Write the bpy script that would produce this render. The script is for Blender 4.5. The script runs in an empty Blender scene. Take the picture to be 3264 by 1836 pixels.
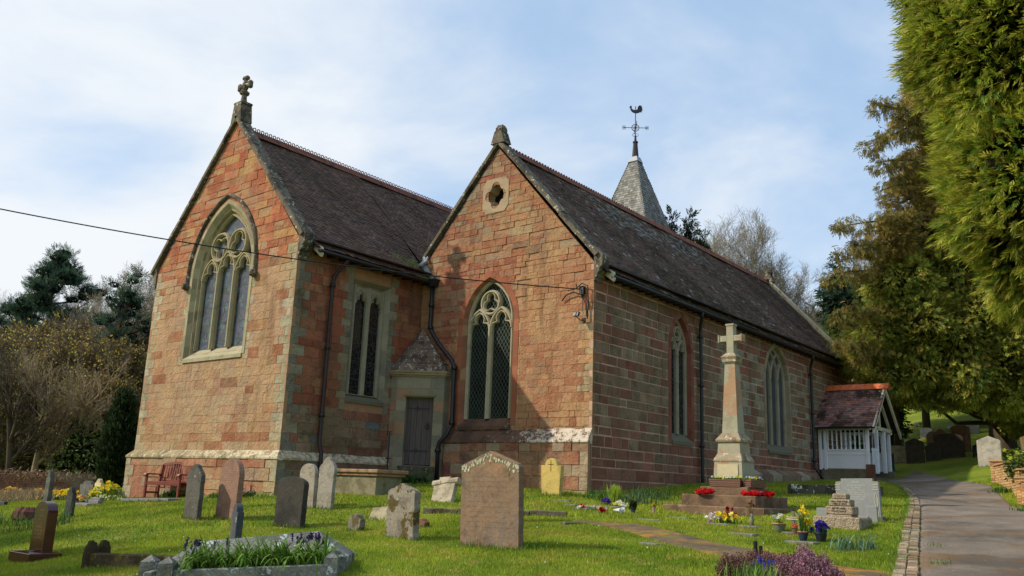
import bpy, math, random
import numpy as np
from mathutils import Vector, Matrix

R = math.radians
SC = bpy.context.scene
COL = SC.collection

# ------------------------------------------------------------------ camera, sky, sun, exposure
CAM = np.array([12.360, -18.721, 1.0])
YAW, PITCH, ROLL, FPX = 0.681, 0.2288, 0.0371, 2749.9      # focal length in pixels of a 3264 px wide frame
_f = np.array([-math.sin(YAW)*math.cos(PITCH), math.cos(YAW)*math.cos(PITCH), math.sin(PITCH)])
_r = np.array([math.cos(YAW), math.sin(YAW), 0.])
_u = np.cross(_r, _f)
CR = _r*math.cos(ROLL)+_u*math.sin(ROLL); CU = -_r*math.sin(ROLL)+_u*math.cos(ROLL); CF = _f
cd = bpy.data.cameras.new('camera'); cam = bpy.data.objects.new('camera', cd); COL.objects.link(cam)
m = Matrix.Identity(4)
for i in range(3):
    m[i][0] = CR[i]; m[i][1] = CU[i]; m[i][2] = -CF[i]; m[i][3] = CAM[i]
cam.matrix_world = m
cd.sensor_width = 36; cd.lens = 36*FPX/3264; cd.clip_start = .1; cd.clip_end = 3000
SC.camera = cam

SUN_TO = Vector((-1.06, -1.0, 1.10)).normalized()
SUN_EL = math.asin(SUN_TO.z); SUN_AZ = math.atan2(SUN_TO.x, SUN_TO.y)
world = bpy.data.worlds.new('World'); SC.world = world; world.use_nodes = True
nt = world.node_tree; nt.nodes.clear(); N = nt.nodes.new; L = nt.links.new
wo = N('ShaderNodeOutputWorld'); bg = N('ShaderNodeBackground'); bg.inputs[1].default_value = 0.15
sky = N('ShaderNodeTexSky'); sky.sky_type = 'NISHITA'; sky.sun_disc = False
sky.sun_elevation = SUN_EL; sky.sun_rotation = SUN_AZ; sky.air_density = 1.0; sky.dust_density = 1.2; sky.ozone_density = 1.5
tc = N('ShaderNodeTexCoord'); sep = N('ShaderNodeSeparateXYZ'); L(tc.outputs['Generated'], sep.inputs[0])
def wm(op, a, b=None, c=None, clamp=False):
    n = N('ShaderNodeMath'); n.operation = op; n.use_clamp = clamp
    for i, v in enumerate((a, b, c)):
        if v is None: continue
        if isinstance(v, (int, float)): n.inputs[i].default_value = v
        else: L(v, n.inputs[i])
    return n.outputs[0]
zz = wm('ADD', wm('MAXIMUM', sep.outputs[2], 0.0), 0.22)
cx = wm('DIVIDE', sep.outputs[0], zz); cy = wm('DIVIDE', sep.outputs[1], zz)
comb = N('ShaderNodeCombineXYZ'); L(cx, comb.inputs[0]); L(cy, comb.inputs[1])
n1 = N('ShaderNodeTexNoise'); n1.inputs['Scale'].default_value = 1.6; n1.inputs['Detail'].default_value = 7; n1.inputs['Roughness'].default_value = .56
n1.inputs['Distortion'].default_value = .3; L(comb.outputs[0], n1.inputs['Vector'])
# cloud cover is thicker towards the south-west (left of the picture)
dotl = wm('ADD', wm('MULTIPLY', sep.outputs[0], -.88), wm('MULTIPLY', sep.outputs[1], -.48))
cov = wm('MULTIPLY_ADD', dotl, .33, wm('ADD', n1.outputs[0], .0))
low = wm('MULTIPLY', wm('SUBTRACT', 0.3, sep.outputs[2], None, True), .55)
cov = wm('ADD', cov, low)
ramp = N('ShaderNodeMapRange'); ramp.interpolation_type = 'SMOOTHSTEP'; L(cov, ramp.inputs[0])
ramp.inputs[1].default_value = .34; ramp.inputs[2].default_value = .82; ramp.inputs[3].default_value = .0; ramp.inputs[4].default_value = 1.
mix = N('ShaderNodeMix'); mix.data_type = 'RGBA'
veil = N('ShaderNodeMix'); veil.data_type = 'RGBA'; veil.inputs[0].default_value = .72; L(sky.outputs[0], veil.inputs[6]); veil.inputs[7].default_value = (2.3, 3.25, 4.5, 1)   # thin high haze
L(ramp.outputs[0], mix.inputs[0]); L(veil.outputs[2], mix.inputs[6]); mix.inputs[7].default_value = (4.45, 4.65, 4.85, 1)
L(mix.outputs[2], bg.inputs[0]); L(bg.outputs[0], wo.inputs[0])

sl = bpy.data.lights.new('sun', 'SUN'); sl.energy = 3.05; sl.angle = R(.6); sl.color = (1, .91, .76)
so = bpy.data.objects.new('sun', sl); COL.objects.link(so)
so.rotation_mode = 'QUATERNION'; so.rotation_quaternion = SUN_TO.to_track_quat('Z', 'Y')
so.location = (-30, -25, 40)
SC.view_settings.view_transform = 'Standard'; SC.view_settings.look = 'None'
SC.view_settings.exposure = 0.44; SC.view_settings.gamma = 1

# ------------------------------------------------------------------ helpers
rng = np.random.default_rng(7); random.seed(7)
def lin(c):
    return tuple(((v/255)/12.92 if v/255 <= .04045 else ((v/255+.055)/1.055)**2.4) for v in c)
def at(px, py, D):
    """the world point D metres along the view axis seen at a pixel of the 2576 px wide photograph"""
    s = 3264/2576
    return CAM + D*((px*s-1632)/FPX*CR + (918-py*s)/FPX*CU + CF)

CP = [(12.4,-18.7,-.6),(0,0,.96),(-6.4,-4.8,.62),(-13.67,-4.8,.33),(0.1,6,1.4),(0.1,15.6,1.8),(-6.2,-.6,1.15),
(4,-8.7,.16),(2.3,-8.8,.17),(-1.2,-8.3,.13),(-3.5,-8.9,.2),(.7,-10.7,.05),(-2.6,-6.6,.46),(-.3,-1.2,.88),(-.7,-4.8,.68),
(-2.3,-12.2,-.35),(-8.6,-9,-.02),(-13.1,-7.5,.05),(3.8,-1,.58),(7.1,-1.8,.68),(7.2,-3.2,.56),(9.2,-7.1,.14),(10.4,-6.2,.2),
(6.1,5.3,1.1),(2,18.9,1.93),(8.4,7.2,.95),(5.9,15.5,1.9),(5.65,19,2.55),(2.4,22.9,2.75),(7.2,-4.5,.4),(5.6,-4.2,.5),(8.3,-8.8,.1),
(-20,-5,.0),(-26,-12,-.5),(-5,-16,-.9),(6,-16,-.5),(20,-18,-.4),(20,-4,.7),(14,6,1.6),(12,16,3.0),(20,24,4.8),(8,32,4.6),(-4,34,3.6),(-20,24,1.2),(-24,8,.5),
(-14,2,.5),(-14,12,1.2),(-12,24,2.4),(-40,0,0),(-40,-30,-1.5),(0,-40,-1.8),(40,-30,-.6),(40,10,3.5),(30,45,8.5),(-5,55,7),(-45,40,1.5)]
_A = np.array(CP, float); _n = len(_A)
_M = np.zeros((_n+3, _n+3)); _M[:_n, :_n] = -np.hypot(_A[:, None, 0]-_A[None, :, 0], _A[:, None, 1]-_A[None, :, 1])-np.eye(_n)*.6
_M[:_n, _n] = 1; _M[:_n, _n+1] = _A[:, 0]; _M[:_n, _n+2] = _A[:, 1]; _M[_n:, :_n] = _M[:_n, _n:].T
_W = np.linalg.solve(_M, np.append(_A[:, 2], [0, 0, 0]))
def hgt(x, y):
    x = np.asarray(x, float); y = np.asarray(y, float); s = x.shape; x = x.ravel(); y = y.ravel(); o = np.zeros(len(x))
    for i in range(0, len(x), 20000):
        X = x[i:i+20000]; Y = y[i:i+20000]
        Xc = np.clip(X, -60, 60); Yc = np.clip(Y, -50, 75)
        d = np.sqrt((Xc[:, None]-_A[None, :, 0])**2+(Yc[:, None]-_A[None, :, 1])**2+1.0)
        z = -d@_W[:_n]+_W[_n]+_W[_n+1]*Xc+_W[_n+2]*Yc
        z = z+.012*np.sin(X*2.1+np.sin(Y*1.3))*np.sin(Y*1.7+.6)
        # wooded hill rising to the north-west, far behind the church
        far = np.clip((Y-45)/110, 0, 1); z = z+26*far*far*(3-2*far)*np.clip((X+90)/60, 0, 1)
        o[i:i+20000] = z
    return o.reshape(s)
def gz(x, y): return float(hgt([x], [y])[0])

def tag(o, label=None, cat=None, group=None, kind=None):
    for k, v in (('label', label), ('category', cat), ('group', group), ('kind', kind)):
        if v: o[k] = v
    return o
def thing(name, label, cat, loc=(0, 0, 0), group=None):
    o = bpy.data.objects.new(name, None); COL.objects.link(o); o.location = loc; o.empty_display_size = .2
    return tag(o, label, cat, group)
def wloc(p):
    v = Vector((0, 0, 0))
    while p is not None: v += Vector(p.location); p = p.parent
    return v
def npmesh(name, V, F, mat, parent=None, cols=None, smooth=False, local=False):
    """V (n,3) world coordinates, F (m,k) or list of lists, cols (m,3) colour of each face"""
    V = np.asarray(V, np.float32).reshape(-1, 3)
    if parent is not None and not local: V = V-np.array(wloc(parent), np.float32)
    me = bpy.data.meshes.new(name)
    if isinstance(F, np.ndarray):
        m_, k = F.shape; loops = F.ravel().astype(np.int32); starts = np.arange(m_, dtype=np.int32)*k; tot = np.full(m_, k, np.int32)
    else:
        tot = np.array([len(f) for f in F], np.int32); loops = np.fromiter((i for f in F for i in f), np.int32, int(tot.sum()))
        starts = np.concatenate([[0], np.cumsum(tot)[:-1]]).astype(np.int32); m_ = len(F)
    me.vertices.add(len(V)); me.vertices.foreach_set('co', V.ravel())
    me.loops.add(len(loops)); me.loops.foreach_set('vertex_index', loops)
    me.polygons.add(m_); me.polygons.foreach_set('loop_start', starts); me.polygons.foreach_set('loop_total', tot)
    me.polygons.foreach_set('use_smooth', np.full(m_, bool(smooth)))
    if cols is not None:
        cols = np.asarray(cols, np.float32).reshape(-1, 3)
        a = me.attributes.new('Col', 'FLOAT_COLOR', 'FACE')
        a.data.foreach_set('color', np.concatenate([cols, np.ones((len(cols), 1), np.float32)], 1).ravel())
    me.update(calc_edges=True); me.validate()
    if mat is not None: me.materials.append(mat)
    o = bpy.data.objects.new(name, me); COL.objects.link(o)
    if parent is not None: o.parent = parent
    return o

class MB:
    def __init__(s): s.V = []; s.F = []; s.C = []
    def add(s, v, f, c=(1, 1, 1)):
        b = len(s.V); s.V += [tuple(map(float, p)) for p in v]; s.F += [[i+b for i in q] for q in f]; s.C += [c]*len(f); return s
    def box(s, x0, x1, y0, y1, z0, z1, c=(1, 1, 1), T=None):
        v = [(x, y, z) for x in (x0, x1) for y in (y0, y1) for z in (z0, z1)]
        if T: v = [T(*p) for p in v]
        return s.add(v, [(0, 1, 3, 2), (4, 6, 7, 5), (0, 4, 5, 1), (2, 3, 7, 6), (0, 2, 6, 4), (1, 5, 7, 3)], c)
    def bbox(s, x0, x1, y0, y1, z0, z1, b=.01, c=(1, 1, 1), T=None):
        """box with chamfered edges"""
        cx_, cy_, cz_ = (x0+x1)/2, (y0+y1)/2, (z0+z1)/2; hx, hy, hz = (x1-x0)/2, (y1-y0)/2, (z1-z0)/2
        v = []; idx = {}
        for sx in (-1, 1):
            for sy in (-1, 1):
                for sz in (-1, 1):
                    for a in range(3):
                        p = [sx*(hx-b), sy*(hy-b), sz*(hz-b)]; p[a] = (sx*hx, sy*hy, sz*hz)[a]
                        idx[(sx, sy, sz, a)] = len(v); v.append((cx_+p[0], cy_+p[1], cz_+p[2]))
        f = []
        for a in range(3):
            o1, o2 = [(1, 2), (0, 2), (0, 1)][a]
            for sg in (-1, 1):
                q = []
                for s1, s2 in ((-1, -1), (1, -1), (1, 1), (-1, 1)):
                    k = [0, 0, 0]; k[a] = sg; k[o1] = s1; k[o2] = s2; q.append(idx[(*k, a)])
                f.append(q)
        for a in range(3):
            o1, o2 = [(1, 2), (0, 2), (0, 1)][a]
            for s1 in (-1, 1):
                for s2 in (-1, 1):
                    k0 = [0, 0, 0]; k0[a] = -1; k0[o1] = s1; k0[o2] = s2; k1 = list(k0); k1[a] = 1
                    f.append([idx[(*k0, o1)], idx[(*k0, o2)], idx[(*k1, o2)], idx[(*k1, o1)]])
        for sx in (-1, 1):
            for sy in (-1, 1):
                for sz in (-1, 1): f.append([idx[(sx, sy, sz, a)] for a in range(3)])
        if T: v = [T(*p) for p in v]
        return s.add(v, f, c)
    def prism(s, poly, h0, h1, T, c=(1, 1, 1), cap0=True, ch=0):
        """poly (u,v) extruded from h0 to h1 along the third axis of T(u,v,w); ch chamfers the h1 edge"""
        n = len(poly); v = [T(a, b, h0) for a, b in poly]
        if ch:
            q = shrink(poly, ch)
            v += [T(a, b, h1-ch*np.sign(h1-h0)) for a, b in poly]+[T(a, b, h1) for a, b in q]
            f = [(i, (i+1) % n, n+(i+1) % n, n+i) for i in range(n)]+[(n+i, n+(i+1) % n, 2*n+(i+1) % n, 2*n+i) for i in range(n)]+[tuple(range(2*n, 3*n))]
        else:
            v += [T(a, b, h1) for a, b in poly]; f = [(i, (i+1) % n, n+(i+1) % n, n+i) for i in range(n)]+[tuple(range(n, 2*n))]
        if cap0: f.append(tuple(range(n))[::-1])
        return s.add(v, f, c)
    def tube(s, pts, r, k=8, c=(1, 1, 1), cap=True):
        pts = [Vector(p) for p in pts]; n = len(pts); rr = r if hasattr(r, '__len__') else [r]*n
        v = []; up = None
        for i, p in enumerate(pts):
            t = (pts[min(i+1, n-1)]-pts[max(i-1, 0)]).normalized()
            if up is None: up = t.orthogonal().normalized()
            up = (up-t*up.dot(t)).normalized(); w = t.cross(up)
            for j in range(k):
                a = 2*math.pi*j/k; v.append(p+(up*math.cos(a)+w*math.sin(a))*rr[i])
        f = [(i*k+j, i*k+(j+1) % k, (i+1)*k+(j+1) % k, (i+1)*k+j) for i in range(n-1) for j in range(k)]
        if cap: f += [tuple(range(k))[::-1], tuple(range((n-1)*k, n*k))]
        return s.add(v, f, c)
    def lathe(s, prof, cx_, cy_, k=12, c=(1, 1, 1), T=None):
        v = [(cx_+r*math.cos(2*math.pi*j/k), cy_+r*math.sin(2*math.pi*j/k), z) for r, z in prof for j in range(k)]
        n = len(prof); f = [(i*k+j, i*k+(j+1) % k, (i+1)*k+(j+1) % k, (i+1)*k+j) for i in range(n-1) for j in range(k)]
        f += [tuple(range(k))[::-1], tuple(range((n-1)*k, n*k))]
        if T: v = [T(*p) for p in v]
        return s.add(v, f, c)
    def build(s, name, mat, parent=None, smooth=False):
        return npmesh(name, np.array(s.V), s.F, mat, parent, np.array(s.C), smooth)

def shrink(poly, d):
    """inset a (roughly convex, either winding) polygon by d"""
    n = len(poly); A = sum(poly[i][0]*poly[(i+1) % n][1]-poly[(i+1) % n][0]*poly[i][1] for i in range(n)); sg = 1 if A > 0 else -1
    o = []
    for i in range(n):
        p0, p1, p2 = Vector(poly[i-1]), Vector(poly[i]), Vector(poly[(i+1) % n])
        e1 = (p1-p0); e2 = (p2-p1)
        if e1.length < 1e-9 or e2.length < 1e-9: o.append(tuple(p1)); continue
        e1.normalize(); e2.normalize(); n1_ = Vector((-e1.y, e1.x))*sg; n2_ = Vector((-e2.y, e2.x))*sg
        b = n1_+n2_; k = b.dot(n1_)
        o.append(tuple(p1+b*(d/max(k, .35))))
    return o

def clip(poly, a, b):
    """keep the part of poly on the left of a->b"""
    ex, ey = b[0]-a[0], b[1]-a[1]; out = []; n = len(poly)
    d = [ex*(p[1]-a[1])-ey*(p[0]-a[0]) for p in poly]
    for i in range(n):
        j = (i+1) % n
        if d[i] >= 0: out.append(poly[i])
        if (d[i] > 0) != (d[j] > 0) and abs(d[i]-d[j]) > 1e-12:
            t = d[i]/(d[i]-d[j]); out.append((poly[i][0]+t*(poly[j][0]-poly[i][0]), poly[i][1]+t*(poly[j][1]-poly[i][1])))
    return out
def area(p): return abs(sum(p[i][0]*p[(i+1) % len(p)][1]-p[(i+1) % len(p)][0]*p[i][1] for i in range(len(p))))/2 if len(p) > 2 else 0
def subtract(poly, conv):
    out = []; cur = poly; n = len(conv)
    for i in range(n):
        a, b = conv[i], conv[(i+1) % n]
        o = clip(cur, b, a)
        if area(o) > 2e-5: out.append(o)
        cur = clip(cur, a, b)
        if area(cur) < 2e-5: break
    return out
def cut(poly, hull, holes):
    for i in range(len(hull)):
        poly = clip(poly, hull[i], hull[(i+1) % len(hull)])
        if area(poly) < 2e-5: return []
    ps = [poly]
    for h in holes:
        q = []
        for p in ps: q += subtract(p, h)
        ps = q
    return ps
def arch(cx_, half, z0, zs, rise, n=9):
    """CCW outline of a pointed-arch opening"""
    Rr = (half*half+rise*rise)/(2*half); pts = [(cx_-half, z0), (cx_+half, z0)]
    a1 = math.atan2(rise, Rr-half)
    for i in range(n+1):
        a = a1*i/n; pts.append((cx_+half-Rr+Rr*math.cos(a), zs+Rr*math.sin(a)))
    for i in range(n-1, -1, -1):
        a = a1*i/n; pts.append((cx_-half+Rr-Rr*math.cos(a), zs+Rr*math.sin(a)))
    return pts

# ------------------------------------------------------------------ materials
class NB:
    def __init__(s, name):
        s.m = bpy.data.materials.new(name); s.m.use_nodes = True; s.t = s.m.node_tree; s.t.nodes.clear()
        s.out = s.n('ShaderNodeOutputMaterial'); s.b = s.n('ShaderNodeBsdfPrincipled'); s.l(s.b.outputs[0], s.out.inputs[0])
        s.tc = s.n('ShaderNodeTexCoord')
    def n(s, t): return s.t.nodes.new(t)
    def l(s, a, b): s.t.links.new(a, b)
    def noise(s, scale, detail=4, rough=.55, vec=None, dist=0):
        x = s.n('ShaderNodeTexNoise'); x.inputs['Scale'].default_value = scale; x.inputs['Detail'].default_value = detail
        x.inputs['Roughness'].default_value = rough; x.inputs['Distortion'].default_value = dist
        s.l(vec or s.tc.outputs['Object'], x.inputs['Vector']); return x.outputs[0]
    def scaled(s, sx, sy, sz):
        x = s.n('ShaderNodeMapping'); x.inputs['Scale'].default_value = (sx, sy, sz); s.l(s.tc.outputs['Object'], x.inputs['Vector']); return x.outputs[0]
    def rng(s, v, a, b, c=0., d=1., smooth=True):
        x = s.n('ShaderNodeMapRange'); x.interpolation_type = 'SMOOTHSTEP' if smooth else 'LINEAR'
        s.l(v, x.inputs[0])
        for i, q in enumerate((a, b, c, d)): x.inputs[i+1].default_value = q
        return x.outputs[0]
    def math(s, op, a, b):
        x = s.n('ShaderNodeMath'); x.operation = op
        for i, v in enumerate((a, b)):
            if isinstance(v, (int, float)): x.inputs[i].default_value = v
            else: s.l(v, x.inputs[i])
        return x.outputs[0]
    def mix(s, f, a, b, mode='MIX'):
        x = s.n('ShaderNodeMix'); x.data_type = 'RGBA'; x.blend_type = mode
        for i, v in ((0, f), (6, a), (7, b)):
            if isinstance(v, (int, float)): x.inputs[i].default_value = v
            elif isinstance(v, tuple): x.inputs[i].default_value = (*v[:3], 1)
            else: s.l(v, x.inputs[i])
        return x.outputs[2]
    def attr(s):
        x = s.n('ShaderNodeAttribute'); x.attribute_name = 'Col'; return x.outputs['Color']
    def bump(s, h, strength, dist):
        x = s.n('ShaderNodeBump'); x.inputs['Strength'].default_value = strength; x.inputs['Distance'].default_value = dist
        s.l(h, x.inputs['Height']); s.l(x.outputs[0], s.b.inputs['Normal']); return x

def mat(name, col=None, rough=.85, var=.3, vs=4., fine=40., bump=.35, bd=.01, spots=(), spec=.3, metal=0., tint=None, stretch=None, streak=None):
    """col None reads the face colour; spots = [(colour, scale, threshold, softness, amount)]"""
    s = NB(name); base = s.attr() if col is None else None
    vec = s.scaled(*stretch) if stretch else None
    a = s.rng(s.noise(vs, 5, .6, vec), .25, .75, 1-var, 1+var, False); b = s.rng(s.noise(fine, 3, .6, vec), .25, .75, 1-var*.7, 1+var*.7, False)
    f = s.math('MULTIPLY', a, b); cmb = s.n('ShaderNodeCombineColor')
    for i in range(3): s.l(f, cmb.inputs[i])
    c = s.mix(1., base if base else tuple(col), cmb.outputs[0], 'MULTIPLY')
    if tint: c = s.mix(s.rng(s.noise(vs*.35, 4, .6), .42, .68), c, tint)
    for k, (sc, scale, th, soft, amt) in enumerate(spots):
        mp = s.n('ShaderNodeMapping'); mp.inputs['Location'].default_value = (3.1*k+1, 7.7*k, 1.3*k); s.l(s.tc.outputs['Object'], mp.inputs['Vector'])
        nz = s.noise(scale, 5, .65, mp.outputs[0]); c = s.mix(s.rng(nz, th, th+soft, 0, amt), c, sc)
    if streak:
        k_ = s.math('MULTIPLY', s.rng(s.noise(1., 5, .65, s.scaled(2.6, 2.6, .35)), .50, .66, 0, 1), s.rng(s.noise(.7, 3, .5), .40, .62, .15, 1)); c = s.mix(s.math('MULTIPLY', k_, streak[1]), c, streak[0])
    s.l(c, s.b.inputs['Base Color']); s.b.inputs['Roughness'].default_value = rough; s.b.inputs['Metallic'].default_value = metal
    s.b.inputs['Specular IOR Level'].default_value = spec
    if bump: s.bump(s.math('ADD', s.noise(fine*.6, 6, .7, vec), s.math('MULTIPLY', s.noise(vs*2, 3, .6, vec), 1.5)), bump, bd)
    return s.m
def leafmat(name, col=None, trans=.34, var=.35, vs=1.5, rough=.6):
    s = NB(name); a = s.rng(s.noise(vs, 3, .6), .3, .7, 1-var, 1+var, False)
    cmb = s.n('ShaderNodeCombineColor')
    for i in range(3): s.l(a, cmb.inputs[i])
    c = s.mix(1., s.attr() if col is None else tuple(col), cmb.outputs[0], 'MULTIPLY')
    s.l(c, s.b.inputs['Base Color']); s.b.inputs['Roughness'].default_value = rough; s.b.inputs['Specular IOR Level'].default_value = .25
    tr = s.n('ShaderNodeBsdfTranslucent'); s.l(c, tr.inputs[0]); mx = s.n('ShaderNodeMixShader'); mx.inputs[0].default_value = trans
    s.l(s.b.outputs[0], mx.inputs[1]); s.l(tr.outputs[0], mx.inputs[2]); s.l(mx.outputs[0], s.out.inputs[0])
    return s.m

LICH = lin((205, 200, 180)); MOSS = lin((92, 82, 20)); DARK = lin((42, 38, 34)); OCH = lin((168, 132, 40))
M = {}
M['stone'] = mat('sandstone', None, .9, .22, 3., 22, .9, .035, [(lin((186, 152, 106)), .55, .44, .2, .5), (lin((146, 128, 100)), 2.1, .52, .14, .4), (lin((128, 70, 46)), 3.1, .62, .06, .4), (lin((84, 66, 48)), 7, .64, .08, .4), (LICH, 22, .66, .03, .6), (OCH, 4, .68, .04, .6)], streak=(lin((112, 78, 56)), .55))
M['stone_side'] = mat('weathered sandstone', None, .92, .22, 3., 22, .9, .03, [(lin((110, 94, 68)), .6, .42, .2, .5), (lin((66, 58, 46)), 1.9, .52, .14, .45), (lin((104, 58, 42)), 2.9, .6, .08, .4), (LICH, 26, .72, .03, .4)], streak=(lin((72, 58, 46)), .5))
M['mortar'] = mat('mortar', lin((158, 122, 92)), .95, .2, 5, 40, .3, .01)
M['mortar_side'] = mat('pink mortar', lin((190, 154, 134)), .95, .2, 5, 40, .3, .01)
M['dressed'] = mat('dressed stone', None, .88, .16, 3, 30, .35, .01, [(lin((110, 100, 78)), 2.6, .55, .12, .45), (LICH, 24, .70, .03, .4)])
M['coping'] = mat('coping stone', lin((104, 94, 78)), .92, .3, 4, 30, .6, .012, [(DARK, 2.5, .48, .12, .75), (LICH, 9, .60, .03, .75), (MOSS, 3.3, .60, .08, .6)])
def lichened(name, base, dark, pale, g0, g1):
    """stone ledge with pale lichen; its pale tone thins out along x from g1 towards g0"""
    s = NB(name); a = s.rng(s.noise(4, 5, .6), .25, .75, .75, 1.25, False); cmb = s.n('ShaderNodeCombineColor')
    for i in range(3): s.l(a, cmb.inputs[i])
    c = s.mix(1., base, cmb.outputs[0], 'MULTIPLY'); c = s.mix(s.rng(s.noise(2., 4, .6), .48, .6, 0, .7), c, dark)
    sp = s.n('ShaderNodeSeparateXYZ'); s.l(s.n('ShaderNodeNewGeometry').outputs['Position'], sp.inputs[0]); gr = s.rng(sp.outputs[0], g0, g1, -.16, .10, False)
    k = s.math('ADD', s.math('ADD', s.math('MULTIPLY', s.noise(6.5, 6, .7), .6), s.math('MULTIPLY', s.noise(24, 5, .7), .4)), gr)
    c = s.mix(s.rng(k, .50, .60, 0, .85), c, pale); s.l(c, s.b.inputs['Base Color']); s.b.inputs['Roughness'].default_value = .93; s.b.inputs['Specular IOR Level'].default_value = .2
    s.bump(s.math('ADD', s.noise(20, 6, .7), s.noise(60, 3, .6)), .6, .01); return s.m
M['lichen'] = lichened('lichened weathering', lin((104, 80, 64)), lin((66, 52, 46)), lin((214, 200, 180)), -4.6, -.6)
M['string'] = lichened('lichened string course', lin((150, 134, 102)), lin((100, 90, 68)), lin((206, 194, 166)), -28, -2)
M['tile'] = mat('roof tile', None, .88, .25, 2., 30, .5, .008, [(lin((140, 132, 122)), 20, .67, .04, .5), (lin((70, 58, 34)), .55, .56, .1, .6)], spec=.25)
M['tile_porch'] = mat('porch tile', None, .88, .25, 3., 30, .5, .008, [(lin((40, 35, 24)), .9, .46, .1, .85), (lin((200, 194, 196)), 13, .63, .03, .7), (lin((150, 96, 54)), 5, .64, .05, .5)])
M['ridge'] = mat('terracotta ridge', lin((118, 72, 56)), .85, .3, 4, 30, .4, .006, [(lin((60, 48, 40)), 2.4, .52, .1, .7)])
M['ridge_new'] = mat('orange ridge', lin((214, 112, 66)), .8, .2, 5, 30, .3, .006, [(lin((190, 190, 205)), 7, .60, .06, .6)])
M['shingle'] = mat('oak shingle', None, .9, .25, 4, 40, .5, .01, [(lin((110, 108, 80)), 1.2, .52, .12, .5)], stretch=(1, 1, .4))
M['lead'] = mat('lead sheet', lin((150, 158, 165)), .55, .2, 3, 20, .2, .005, spec=.5)
M['iron'] = mat('black painted iron', lin((26, 28, 31)), .45, .2, 4, 30, .15, .003, spec=.5)
M['iron_rust'] = mat('brown painted iron', lin((48, 34, 32)), .5, .3, 4, 30, .15, .003, spec=.4)
M['white'] = mat('white paint', lin((222, 222, 224)), .6, .06, 2, 20, .1, .003, [(lin((150, 150, 145)), 3, .66, .1, .4)])
M['cream_trim'] = mat('aged cream paint', lin((200, 190, 165)), .6, .15, 3, 20, .15, .003)
M['oak_door'] = mat('weathered oak', None, .85, .3, 6, 50, .5, .006, stretch=(4, 4, .35))
M['bench'] = mat('stained hardwood', lin((122, 54, 40)), .5, .25, 4, 40, .2, .003, stretch=(1, 1, 6), spec=.4)
M['dark'] = mat('dark interior', (.004, .004, .004), 1, 0, 1, 1, 0)
M['asphalt'] = mat('path tarmac', lin((126, 115, 103)), .95, .3, 1.4, 70, 1., .02, [(lin((78, 70, 62)), .45, .46, .14, .7), (lin((126, 92, 50)), .9, .52, .14, .6), (lin((92, 96, 44)), 1.7, .64, .05, .5), (lin((134, 124, 110)), 1.9, .62, .06, .4), (lin((54, 48, 42)), 30, .60, .05, .6), (LICH, 70, .70, .02, .7)])
M['bark'] = mat('bark', lin((92, 78, 62)), .95, .35, 3, 20, .9, .03, [(lin((70, 84, 50)), 1.5, .55, .15, .5)], stretch=(2, 2, .5))
M['bark_red'] = mat('pine bark', lin((120, 72, 52)), .95, .3, 3, 20, .9, .03, stretch=(2, 2, .5))
M['birchbark'] = mat('pale bark', lin((150, 142, 128)), .95, .3, 3, 20, .6, .02)
M['twig'] = mat('twigs', None, .95, .2, 2, 10, 0)
M['rubber'] = mat('black cable', lin((22, 22, 24)), .6, .1, 3, 10, 0)
M['glossred'] = mat('polished red granite', lin((76, 38, 34)), .12, .25, 60, 300, 0, spec=.6)
M['gold'] = mat('gilt lettering', lin((168, 132, 84)), .5, .25, 30, 80, 0)
M['petal'] = leafmat('petals', None, .25, .1)
M['leaf'] = leafmat('leaves', None, .3, .3)
M['conifer'] = leafmat('conifer sprays', None, .44, .25, .8)
M['pot'] = mat('glazed pot', None, .5, .15, 8, 40, .1, .002, spec=.5)
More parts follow.
